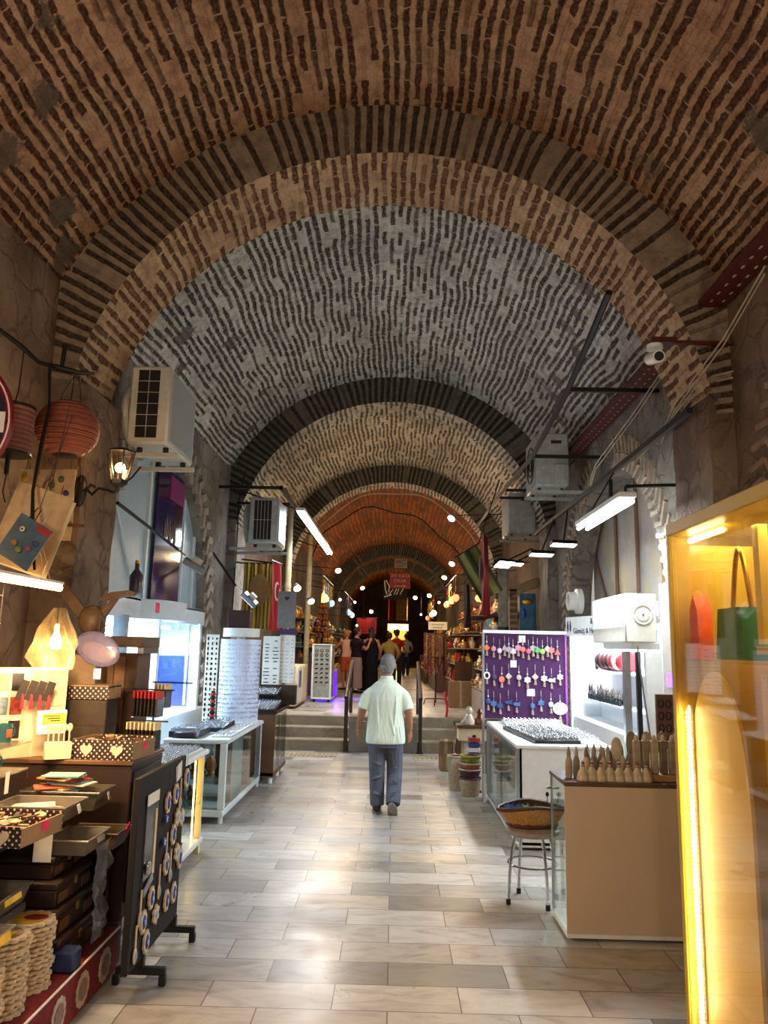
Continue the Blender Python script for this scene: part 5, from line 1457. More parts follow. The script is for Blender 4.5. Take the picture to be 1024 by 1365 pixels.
for x in (-.028, .04): MB().sph((x, .39, .76), (.012, .004, .016), 8, 6).cyl((x, .39, .744), (x, .39, .71), .003, n=5).build('key', M_black, c)
MB().bx(.45, 1.08, .06, .36, .907, .945, .003).build('wooden_tray', M_wood, c)
tw = [mat('turned_wood_%d' % k, x, .55, var=.25, scale=20) for k, x in enumerate(('a5937a', '8f7e68', 'bfae92', '7d6d5a'))]
cone = E('wooden_cone', '', 'ornament')
MB().lathe([(0, 0), (.038, 0), (.042, .01), (.030, .05), (.010, .085), (.012, .095), (0, .115)], n=14).build('cone_body', mat('painted_cone', 'c4b596', .5, var=.3, scale=30), cone); MB().lathe([(.012, .085), (.009, .115), (0, .118)], n=8).build('tip', mat('brick_tip', '8c4a34', .6), cone)
for k in range(8):
    q = (1.19 + k * .056, 5.0 + .004 * (k % 2), .906)
    o = cone if k == 0 else dup(cone, q)
    o.location = q; o['label'] = 'small pale wooden cone in the front row on the beige counter, %s from the aisle' % WORDS[k]; o['group'] = 'wooden cones in the front row'
bot = {}
def wbottle(loc, kind, mi, lab, grp):
    key = (kind, mi)
    if key not in bot:
        r = E('wooden_bottle', '', 'bottle')
        if kind == 's': MB().lathe([(0, 0), (.020, 0), (.024, .03), (.022, .10), (.012, .13)], n=12).build('bottle_body', tw[mi], r); MB().lathe([(.012, .13), (.013, .15), (.004, .19), (0, .19)], n=10).build('stopper', tw[(mi + 1) % 4], r)
        elif kind == 't': MB().bx(-.022, .022, -.02, .02, 0, .20, .005).build('bottle_body', tw[mi], r); MB().lathe([(.014, .20), (.014, .22), (.006, .235), (0, .235)], n=10).build('stopper', M_wood2, r)
        else: MB().lathe([(0, 0), (.03, 0), (.03, .02), (.012, .03), (.012, .10)], n=12).build('bottle_body', tw[mi], r); MB().sph((0, 0, .17), (.036, .012, .075), 14, 10).build('stopper', tw[(mi + 2) % 4], r)
        bot[key] = r; r.location = loc
    else: r = dup(bot[key], loc)
    r['label'] = lab; r['group'] = grp
for k in range(5): wbottle((1.125 + k * .055, 5.10 + .03 * (k % 2), .906), 's', k % 4, 'slim wooden bottle at the aisle end of the beige counter, %s from the aisle' % WORDS[k], 'slim bottles at the aisle end')
for k in range(7): wbottle((1.28 + k * .045, 5.25, .906), 's', (k + 1) % 4, 'slim wooden bottle behind the cones, second row, %s from the aisle' % WORDS[k], 'slim bottles of the second row')
for k in range(9): wbottle((1.55 + k * .056, 5.08, .946), 't', k % 4, 'square wooden bottle in the tray, %s from the aisle' % WORDS[k], 'square bottles in the wooden tray')
for k in range(7): wbottle((1.46 + k * .098, 5.21, .946 if k > 0 else .906), 'd', k % 4, 'wooden bottle with a round flat stopper, %s from the aisle' % WORDS[k], 'round topped bottles at the back')

# ---- chrome stool with a wicker basket
M_chrome = mat('chrome', 'c8c8c8', .12, 1.0, var=.05)
s = E('bar_stool', 'chrome stool with a round seat beside the beige counter', 'stool', (.985, 5.66, 0))
MB().lathe([(0, .44), (.17, .44), (.185, .455), (.185, .475), (.16, .488), (0, .49)], n=28).build('seat', mat('stool_vinyl', '8c8074', .4), s)
MB().tube([(.168 * cos(k * pi / 14), .168 * sin(k * pi / 14), .25) for k in range(28)], .007, 6, True).build('foot_ring', M_chrome, s)
for k in range(4):
    a = pi * .42 + k * pi / 2 + .62
    P = [(.13 * cos(a), .13 * sin(a), .44), (.155 * cos(a), .155 * sin(a), .36), (.178 * cos(a), .178 * sin(a), .2), (.19 * cos(a), .19 * sin(a), .03)]
    l_ = MB().tube(P, .0115, 8).build('leg', M_chrome, s)
    MB().cyl((.19 * cos(a), .19 * sin(a), 0), (.19 * cos(a), .19 * sin(a), .035), .016, n=10).build('rubber_tip', M_black, l_)
M_wick = mat('honey_wicker', 'a5783c', .6, var=.35, scale=60)
k_ = E('wicker_basket', 'boat-shaped honey wicker basket on the chrome stool', 'basket', (.985, 5.66, .491), .1)
def bask(u, v, off=0):
    a = 2 * pi * u; c_, s_ = cos(a), sin(a)
    k2 = .72 + .28 * v; rim = .10 + .035 * (1 - abs(c_) ** 1.5) * v
    wv = .004 * sin(u * 88) * (1 if int(v * 9) % 2 else -1)
    return ((.23 * k2 + wv + off) * c_ * (1 + .06 * v * abs(c_)), (.145 * k2 + wv + off) * s_, .012 + rim * v)
MB().grid(lambda u, v: bask(u, v), 88, 9, closed=True).build('woven_side', M_wick, k_)
MB().grid(lambda u, v: bask(u, v, -.008), 60, 6, closed=True).build('lining', mat('brown_lining', '4a3020', .8), k_)
MB().tube([bask(k / 40, 1) for k in range(40)], .013, 8, True).build('rim', mat('leather_rim', '4a2c20', .5), k_)
MB().tube([bask(k / 40, .03) for k in range(40)], .014, 8, True).sph((0, 0, .016), (.15, .09, .012), 20, 6).build('base_rim', mat('leather_rim', '4a2c20', .5), k_)
o = E('feather_bundle', 'bundle of blue and green feathers lying in the wicker basket', 'feathers', (.90, 5.66, .60))
for j, (cc, n_, x0) in enumerate((('3a6aa8', 30, -.05), ('5a9a6a', 14, .06), ('2a1a16', 22, .13))):
    mb = MB()
    for k in range(n_):
        p0 = Vector((x0 + R.uniform(-.04, .04), R.uniform(-.06, .06), -.03)); d_ = Vector((R.uniform(-.6, .6), R.uniform(-.5, .5), .9 if j < 2 else 1.4)).normalized() * R.uniform(.05, .09)
        mb.tube([p0, p0 + d_ * .5, p0 + d_ + Vector((R.uniform(-.01, .01), 0, -.01))], [.006, .010, .001], 5)
    mb.build('feathers', mat('feather_' + cc, cc, .8), o, kind='stuff')

# ---- yellow glazed showcase
M_yg = mat('yellow_lacquer', 'b89a3c', .4, var=.08, scale=3)
M_yg2 = mat('gold_panel', 'dcbc5c', .5, .0, var=.06, scale=3)
M_gg = glass('showcase_glass', 'fff6dc', .25, .03)
c = E('yellow_showcase', 'tall yellow lit glass showcase cut by the right edge of the photo', 'showcase', (1.33, 3.77, 0))
MB().bx(0, .60, -1.75, 0, 2.26, 2.32, .005).build('top_board', M_yg, c)
MB().bx(0, .60, -1.75, 0, 0, .06, .005).build('base_board', M_yg, c)
MB().bx(.0, .035, -.035, 0, .06, 2.26, .004).build('corner_post', M_yg, c)
MB().bx(.0, .035, -1.75, -1.71, .06, 2.26, .004).build('corner_post', M_yg, c)
MB().bx(.57, .60, -1.75, 0, .06, 2.26).build('back_panel', M_yg, c)
MB().bx(.035, .57, -.016, -.004, .06, 2.26).build('end_panel', M_yg, c)
MB().bx(.008, .014, -1.71, -.035, .06, 2.26).build('front_pane', M_gg, c)
MB().bx(.04, .57, -1.70, -.04, 1.66, 1.672).build('glass_shelf', M_gg, c)
ap = []
for k in range(25):
    t_ = pi * k / 24; ap.append((-.30 * cos(t_), 1.0 + .62 * sin(t_) ** .9 if sin(t_) > 0 else 1.0))
ap = [(-.30, .065)] + ap + [(.30, .065)]
MB().prism(ap, .015, (.07, -.33, 0), (0, 0, pi / 2)).build('arched_panel', M_yg2, c)
mb = MB()
for k in range(70): mb.box((.040, -.075, .08 + k * .0195), (.012, .012, .010))
mb.build('led_strip', emit('led_dots', 'ffe6ac', 24), c)
MB().bx(.047, .058, -.09, -.062, .07, 1.46).build('led_channel', M_white, c)
MB().cyl((.10, -.05, 2.235), (.10, -.42, 2.235), .013, n=8).build('tube_lamp', emit('tube_cream', 'fff2cc', 16), c)
for zz0, zz1 in ((1.74, 2.22), (1.20, 1.62), (.66, 1.10), (.10, .56)):
    MB().bx(.16, .56, -1.2, -1.16, zz0, zz1).build('niche_divider', M_yg, c)
    MB().bx(.12, .56, -1.70, -.63, zz0 - .04, zz0 - .01).build('niche_shelf', M_yg, c)
    MB().bx(.13, .17, -.68, -.63, zz0, zz1).build('niche_post', M_yg2, c)
h = E('handbag', 'green handbag with a gold chain handle on the showcase glass shelf', 'handbag', (1.50, 3.36, 1.674), pi / 2)
M_gr = mat('green_leather', '1f6a3c', .45)
MB().prism([(-.15, 0), (.15, 0), (.11, .22), (-.11, .22)], .12, (0, 0, 0)).build('bag_body', M_gr, h)
MB().tube([(-.09 + .0 * k, 0, .22) if k == 0 else (-.09 + .18 * k / 14, 0, .22 + .26 * sin(pi * k / 14)) for k in range(15)], .011, 6).build('chain_handle', M_gold, h)
MB().bx(-.10, .10, -.066, -.06, .14, .20, .003).build('gold_flap', M_gold, h)
h = E('orange_purse', 'small orange purse standing at the far end of the showcase shelf', 'purse', (1.44, 3.66, 1.674), pi / 2)
MB().prism([(-.05, 0), (.05, 0), (.045, .22), (0, .30), (-.045, .22)], .07).build('purse_body', mat('orange_leather', 'd8551c', .45), h); MB().box((0, -.04, .2), (.03, .01, .03), None, .003).build('clasp', M_gold, h)
h = E('folded_umbrella', 'dark folded umbrella standing at the bottom of the yellow showcase', 'umbrella', (1.46, 3.36, .062))
MB().lathe([(0, 0), (.045, .0), (.05, .02), (.048, .24), (.04, .27), (.012, .28)], n=14).build('sleeve', mat('grey_satin', '3c342c', .3), h); MB().cyl((0, 0, .27), (0, 0, .34), .016, n=10).build('handle', M_black, h)
light('showcase_light', 'AREA', (1.60, 3.3, 2.22), 5, YEL, .3, .9, (0, 0, 0))


# ---- rails, brackets, cable tray, camera on the right
r = E('black_rail', 'lower black rail running along the right wall', 'rail', (2.2, 8.8, 3.5))
MB().box((0, 0, 0), (.05, 6.4, .05), None, .004).build('rail_bar', M_black, r)
r = E('black_rail', 'upper black rail running beneath the right side of the vault', 'rail', (1.62, 9.2, 4.08))
MB().tube([(0, -3.6, .36), (0, -2.1, .06), (0, -.2, -.10), (0, 2.8, .0), (0, 6, .02)], .028, 6).build('rail_bar', M_black, r)
for y, zz, lab in ((7.05, 4.15, 'nearest'), (8.98, 3.98, 'second'), (11.2, 4.02, 'third'), (12.1, 4.08, 'fourth')):
    r = E('iron_bracket', 'black iron bracket between the two right rails, %s from the front' % lab, 'bracket', (1.62, y, zz))
    MB().bx(0, .92, -.02, .02, -.02, .02).bx(.90, .94, -.02, .02, min(0, 3.5 - zz), .02).build('frame', M_black, r)
r = E('cable_tray', 'dark red perforated cable tray running along the right vault', 'cable tray', (2.36, 7.0, 4.28))
M_rtray = mat('oxide_red', '4e1812', .5)
MB().bx(-.09, .09, -4.2, 4.2, 0, .012).bx(-.10, -.09, -4.2, 4.2, 0, .05).bx(.09, .10, -4.2, 4.2, 0, .05).build('tray_body', M_rtray, r)
mb = MB()
for k in range(64):
    for x in (-.045, .045): mb.bx(x - .008, x + .008, -4.1 + k * .13, -4.06 + k * .13, -.0015, -.0005)
mb.build('slots', mat('slot_light', 'b7a08c', .8), r, kind='stuff')
r = E('cctv_camera', 'white round security camera fixed under the cable tray', 'camera', (1.88, 5.40, 3.84))
MB().cyl((0, -.09, -.03), (0, .10, .02), .045, n=16).build('barrel', M_white, r); MB().cyl((0, -.10, -.032), (0, -.088, -.03), .034, n=16).build('lens', M_black, r)
MB().lathe([(.06, .10), (.06, .13), (0, .14)], (.02, .05, -.02), 16).build('mount_dome', M_white, r); MB().bx(-.02, .16, -.02, .14, .11, .15).bx(.14, .75, .02, .06, .12, .14).build('mount_arm', M_rtray, r)
for k, P in enumerate(([(2.40, 5.3, 3.7), (2.30, 5.6, 3.75), (2.28, 6.2, 3.62), (2.30, 7.2, 3.56), (2.30, 7.6, 3.60)], [(2.38, 4.7, 4.20), (2.3, 5.2, 3.9), (2.15, 5.8, 3.6), (2.25, 6.4, 3.5)], [(2.4, 6.6, 4.25), (2.2, 6.9, 3.9), (2.0, 7.6, 3.55), (2.1, 8.2, 3.5)])):
    r = E('loose_cable', ['pale cable drooping below the security camera', 'grey cable crossing the right pier', 'thin pale cables hanging from the red tray'][k], 'cable', (0, 0, 0))
    MB().tube(P, .007, 5).tube([Vector(q) + Vector((.02, .05, -.03)) for q in P], .006, 5).build('cable_run', mat('pale_cable', '9c9078', .6), r)
r = E('tube_lamp', 'bright white twin tube lamp on a black arm at the right pier', 'lamp', (1.90, 7.0, 2.95))
for x in (-.045, .045): MB().cyl((x, -.75, -.03), (x, .75, -.03), .018, n=10).build('tube', M_tube, r)
MB().bx(-.075, .075, -.78, .78, 0, .045, .006).build('batten', M_white, r)
MB().cyl((0, -.72, .05), (0, -.72, .10), .012, n=8).cyl((0, -.72, .10), (.42, -.72, .12), .016, n=8).build('arm', M_black, r)
MB().cyl((0, .6, .04), (.3, .6, .55), .008, n=6).build('stay', M_black, r)
def ac_front(lab, loc, w, d, h, fan_x):
    r = E('air_conditioner', lab, 'air conditioner', loc)
    cm = mat('ac_grey', '9c9d97', .5)
    MB().bx(-w / 2, w / 2, -d / 2, d / 2, 0, h, .018).build('casing', cm, r)
    for rr in (.24, .16, .08): MB().tube([(fan_x * (w / 2 + .01), rr * cos(k * pi / 12), h / 2 + rr * sin(k * pi / 12)) for k in range(24)], .007, 5, True).build('fan_guard', M_acd, r)
    MB().bx(-w * .05, w * .28, -d / 2 - .004, -d / 2, h * .80, h * .86).build('vent_slot', M_acd, r)
    MB().bx(w * .05, w * .4, -d / 2 - .03, -d / 2, h * .12, h * .4, .01).build('valve_cover', cm, r)
    for y in (-d * .3, d * .3): MB().bx(-w / 2 - .05, w / 2 + .24, y - .02, y + .02, -.07, -.03).build('bracket_arm', cm, r)
    mb = MB()
    for y in (-d * .3, d * .3):
        for x in (-w * .35, w * .35): mb.cyl((x, y, -.03), (x, y, 0), .02, n=8)
    mb.build('rubber_feet', M_black, r)
    return r
ac_front('grey air conditioner on the right wall above the lamp row', (2.01, 10.1, 3.78), .42, .8, .70, -1)
ac_front('grey air conditioner with a round hub further along the right wall', (2.05, 12.75, 3.56), .44, .8, .66, 1)
def led_lamp(lab, loc, size, rz, tilt, em, arm):
    r = E('mounted_flood_lamp', lab, 'lamp', loc)
    MB().at((0, 0, 0), (tilt, 0, rz)).bx(-size[0] / 2, size[0] / 2, -size[1] / 2, size[1] / 2, 0, .05, .008).build('head', M_black, r)
    MB().at((0, 0, 0), (tilt, 0, rz)).bx(-size[0] / 2 + .01, size[0] / 2 - .01, -size[1] / 2 + .01, size[1] / 2 - .01, -.008, -.001).build('lamp_glass', em, r)
    MB().cyl((0, 0, .04), arm, .012, n=6).build('arm', M_black, r)
M_lampw = emit('lamp_white', 'f4f2e6', 9); M_lampy = emit('lamp_warm', 'ffd9a0', 9)
led_lamp('slim white flood lamp beneath the right rail, nearest the booth', (2.14, 9.75, 3.02), (.34, .12), .2, -.25, M_lampw, (.06, 0, .45))
led_lamp('slim white flood lamp beneath the right rail, second from the booth', (2.00, 10.5, 2.98), (.34, .12), .2, -.25, M_lampw, (.18, 0, .5))
led_lamp('bright square flood lamp above the stone doorway', (1.70, 12.0, 3.0), (.30, .2), .5, -.45, M_lampw, (.5, .3, .3))
led_lamp('small bright flood lamp beside the square one above the doorway', (1.92, 12.2, 3.03), (.26, .1), .5, -.4, M_lampw, (.4, .2, .25))
# ================================================================ people
def fuse(mb, name, m, parent, vox, smooth=6, fac=.5):
    o = mb.build(name, m, parent, ang=180)
    r = o.modifiers.new('fuse', 'REMESH'); r.mode = 'VOXEL'; r.voxel_size = vox; r.use_smooth_shade = True
    s = o.modifiers.new('soften', 'SMOOTH'); s.iterations = smooth; s.factor = fac
    return o
def limb(mb, pts, rad, flat=1.0, n=14, sub=5):
    """tapering limb through joints; catmull-rom so that joints stay soft"""
    P = [Vector(p) for p in pts]; out = []; rr = []
    for i in range(len(P) - 1):
        p0 = P[max(0, i - 1)]; p1, p2 = P[i], P[i + 1]; p3 = P[min(len(P) - 1, i + 2)]
        for k in range(sub):
            t = k / sub
            out.append(.5 * ((2 * p1) + (p2 - p0) * t + (2 * p0 - 5 * p1 + 4 * p2 - p3) * t * t + (3 * p1 - p0 - 3 * p2 + p3) * t ** 3))
            rr.append(rad[i] + (rad[i + 1] - rad[i]) * t)
    out.append(P[-1]); rr.append(rad[-1])
    mb.tube(out, rr, n)
def torso(mb, rings, n=24):
    mb.loft([((x, y, z), rx, ry, None) for x, y, z, rx, ry in rings], n)
def head(mb, c, s, rz=0.0, tilt=0.0):
    """skull, jaw, nose, brow, ears; local +Y is where it looks"""
    M0 = mb.M
    mb.M = (M0 or Matrix()) @ Matrix.Translation(c) @ Euler((tilt, 0, rz)).to_matrix().to_4x4()
    mb.sph((0, -.008 * s, .015 * s), (.074 * s, .092 * s, .098 * s), 22, 16)
    mb.sph((0, .022 * s, -.045 * s), (.056 * s, .064 * s, .068 * s), 18, 12)
    mb.sph((0, .066 * s, -.088 * s), (.026 * s, .022 * s, .02 * s), 10, 8)         # chin
    mb.cyl((0, .085 * s, .012 * s), (0, .108 * s, -.028 * s), .009 * s, .014 * s, 8) # nose
    mb.sph((0, .088 * s, -.058 * s), (.024 * s, .010 * s, .009 * s), 10, 6)         # lips
    mb.sph((0, .076 * s, .028 * s), (.05 * s, .014 * s, .010 * s), 12, 6)           # brow
    for sx in (-1, 1): mb.sph((sx * .076 * s, -.008 * s, -.012 * s), (.012 * s, .020 * s, .032 * s), 10, 8)
    mb.M = M0
def hand(mb, wrist, dirv, palmv, s, curl=.5, side=1):
    """palm, four fingers of unequal length with knuckle bends, thumb from the side of the palm"""
    d = Vector(dirv).normalized(); nrm = Vector(palmv).normalized(); w = d.cross(nrm).normalized() * side
    W = Vector(wrist)
    mb.tube([W, W + d * .03 * s, W + d * .06 * s, W + d * .085 * s], [.022 * s, .028 * s, .03 * s, .026 * s], 10)
    mb.tube([W + d * .05 * s - w * .022 * s, W + d * .085 * s - w * .03 * s], [.018 * s, .014 * s], 8); mb.tube([W + d * .05 * s + w * .022 * s, W + d * .085 * s + w * .03 * s], [.018 * s, .014 * s], 8)
    for k, (o, L) in enumerate(((-.033, .062), (-.011, .074), (.011, .080), (.033, .072))):
        b = W + d * .082 * s + w * o * s; L *= s
        d1 = (d * cos(curl * .5) + nrm * sin(curl * .5)); d2 = (d * cos(curl * 1.3) + nrm * sin(curl * 1.3)); d3 = (d * cos(curl * 2) + nrm * sin(curl * 2))
        mb.tube([b - d * .012 * s, b + d1 * L * .42, b + d1 * L * .42 + d2 * L * .32, b + d1 * L * .42 + d2 * L * .32 + d3 * L * .26], [.0098 * s, .0092 * s, .0085 * s, .007 * s], 8)
    b = W + d * .028 * s + w * .026 * s
    mb.tube([b, b + (d * .5 + w * .75 + nrm * .3).normalized() * .035 * s, b + (d * .8 + w * .6 + nrm * .5).normalized() * .066 * s], [.014 * s, .011 * s, .008 * s], 8)
def skin_mat(name, c):
    m = mat(name, c, .55, var=.07, scale=30)
    m.node_tree.nodes['Principled BSDF'].inputs['Subsurface Weight'].default_value = .08
    return m
def cloth_mat(name, c, wr=.012, sc=7, rough=.85):
    if name in MATS: return MATS[name]
    m = bpy.data.materials.new(name); m.use_nodes = True
    t = NT(m); v = t.tc('Object', (1.6, 1.6, .55))
    n = t.noise(v, sc, 3, .55); n.inputs['Distortion'].default_value = .6
    f = t.noise(t.tc('Object'), 220, 2)
    b = hx(c)
    t.col(t.ramp(f.outputs[0], [(.3, tuple(x * .92 for x in b)), (.7, tuple(min(1, x * 1.06) for x in b))])); t.set(Roughness=rough)
    t.bsdf.inputs['Specular IOR Level'].default_value = .2
    t.bump(n.outputs[0], wr)
    MATS[name] = m
    return m

# ---- the man walking away, seen from behind
M_skin1 = skin_mat('skin_tan', '9a6a4c')
pm = E('person', 'grey-haired person in a pale mint polo shirt and grey trousers walking away in the aisle', 'person', (-.068, 8.36, 0))
B = MB()
torso(B, [(0, 0, .70, .13, .10), (0, 0, .80, .155, .105), (0, 0, .95, .15, .10), (0, -.005, 1.12, .165, .10), (0, -.01, 1.22, .155, .085), (0, -.012, 1.29, .09, .07), (0, -.006, 1.37, .055, .055)])
B.tube([(0, -.01, 1.33), (.004, .0, 1.40), (.008, .015, 1.46)], [.058, .054, .056], 14)
head(B, (.012, .022, 1.505), 1.06, -.12, -.05)
limb(B, [(-.13, -.012, 1.20), (-.205, -.017, 1.14), (-.254, -.02, 1.02), (-.285, .045, .845)], [.036, .042, .043, .028])
limb(B, [(.13, -.012, 1.20), (.196, -.02, 1.14), (.236, -.03, 1.02), (.252, .0, .845)], [.036, .042, .043, .028])
hand(B, (-.286, .05, .835), (-.02, .18, -1), (.8, .4, .1), .98, .55, -1)
hand(B, (.253, .004, .835), (.04, .12, -1), (-.8, .45, .1), .98, .55, 1)
limb(B, [(-.085, 0, .74), (-.082, .035, .42), (-.076, .045, .09)], [.085, .058, .042])
limb(B, [(.085, 0, .74), (.095, .055, .42), (.085, -.14, .16)], [.085, .058, .042])
B.tube([(-.076, .02, .06), (-.078, .09, .05), (-.08, .14, .042)], [.03, .028, .02], 10)
B.tube([(.085, -.15, .15), (.085, -.11, .10), (.085, -.07, .07)], [.03, .026, .018], 10)
fuse(B, 'body', M_skin1, pm, .0065, 3, .4)
M_polo = cloth_mat('mint_polo', 'd3dfce', .030, 5)
S = MB()
torso(S, [(0, 0, .700, .206, .132), (0, 0, .74, .210, .136), (0, -.002, .86, .200, .134), (0, -.006, 1.0, .190, .13), (0, -.012, 1.14, .196, .128), (0, -.016, 1.22, .205, .115), (0, -.018, 1.275, .172, .100), (0, -.016, 1.315, .13, .088), (0, -.012, 1.35, .082, .075), (0, -.004, 1.368, .066, .066)])
limb(S, [(-.12, -.014, 1.235), (-.192, -.015, 1.175), (-.243, -.018, 1.05)], [.060, .070, .068])
limb(S, [(.12, -.014, 1.235), (.186, -.018, 1.175), (.228, -.025, 1.05)], [.060, .070, .068])
# long folds falling from the shoulder blades to the hem
for x, dx, z0, z1 in ((-.10, .03, 1.18, .74), (.02, .07, 1.1, .80), (.11, -.02, 1.2, .9), (-.04, -.06, 1.0, .72), (.13, .04, .95, .71)):
    S.tube([(x, -.128, z0), (x + dx * .5, -.132, (z0 + z1) / 2), (x + dx, -.130, z1)], [.004, .011, .006], 6)
fuse(S, 'polo_shirt', M_polo, pm, .0075, 8, .5)
MB().lathe([(.068, 0), (.072, .018), (.066, .042), (.060, .040), (.062, .0)], (.0, -.004, 1.352), 24).build('collar', M_polo, pm)
M_trou = cloth_mat('grey_trousers', '565a68', .022, 8)
T = MB()
torso(T, [(0, 0, .66, .165, .115), (0, 0, .74, .182, .125), (0, 0, .82, .178, .12)])
limb(T, [(-.088, 0, .74), (-.085, .03, .42), (-.075, .03, .075)], [.100, .083, .073])
limb(T, [(.088, 0, .74), (.100, .045, .44), (.088, -.135, .115)], [.100, .083, .075])
for x, y, z, d_ in ((-.085, -.035, .50, 1), (-.08, -.03, .36, -1), (-.08, -.035, .2, 1), (.10, -.045, .46, -1), (.10, -.09, .34, 1), (.09, -.16, .24, -1)):
    T.tube([(x - .06, y - .01, z + .02 * d_), (x, y - .030, z), (x + .06, y - .01, z - .02 * d_)], [.005, .014, .005], 6)
fuse(T, 'trousers', M_trou, pm, .0075, 5, .5)
M_shoe = mat('dark_shoe', '26211f', .5); M_sole = mat('grey_sole', '8a847c', .7)
sh = MB(); sh.loft([((-.078, -.045, .055), .040, .03, Euler((pi / 2, 0, 0)).to_quaternion()), ((-.078, .02, .058), .044, .045, Euler((pi / 2, 0, 0)).to_quaternion()), ((-.08, .11, .045), .050, .034, Euler((pi / 2, 0, 0)).to_quaternion()), ((-.082, .20, .034), .036, .022, Euler((pi / 2, 0, 0)).to_quaternion())], 14)
q = fuse(sh, 'shoe', M_shoe, pm, .006, 3); MB().loft([((-.08, .075, 0), .05, .145, None), ((-.08, .075, .018), .052, .148, None)], 24).build('sole', M_sole, q)
sh = MB().at((.085, -.09, .075), (-.85, 0, -.1)); e_ = Euler((pi / 2, 0, 0)).to_quaternion()
sh.loft([((0, -.09, .02), .040, .032, e_), ((0, -.03, .022), .044, .045, e_), ((0, .06, .008), .050, .034, e_), ((0, .145, -.004), .036, .022, e_)], 14)
q = fuse(sh, 'shoe', M_shoe, pm, .006, 3); MB().at((.085, -.09, .075), (-.85, 0, -.1)).loft([((0, .025, -.04), .05, .14, None), ((0, .025, -.024), .052, .143, None)], 24).build('sole', M_sole, q)
H = MB().at((.012, .022, 1.505), (-.05, 0, -.12))
H.sph((0, -.018, .030), (.082, .094, .092), 24, 16); H.sph((0, -.042, -.022), (.074, .064, .072), 20, 12); H.sph((0, -.050, -.062), (.056, .046, .036), 16, 10)
hm = bpy.data.materials.new('grey_hair'); hm.use_nodes = True
t = NT(hm); nn = t.noise(t.tc('Object', (60, 60, 12)), 3, 4); gg = t.n.new('ShaderNodeTexCoord')
t.col(t.ramp(nn.outputs[0], [(.3, hx('4c4a48')), (.6, hx('858380')), (.8, hx('a8a6a2'))])); t.set(Roughness=.75); t.bump(nn.outputs[0], .004)
fuse(H, 'hair', hm, pm, .007, 3)

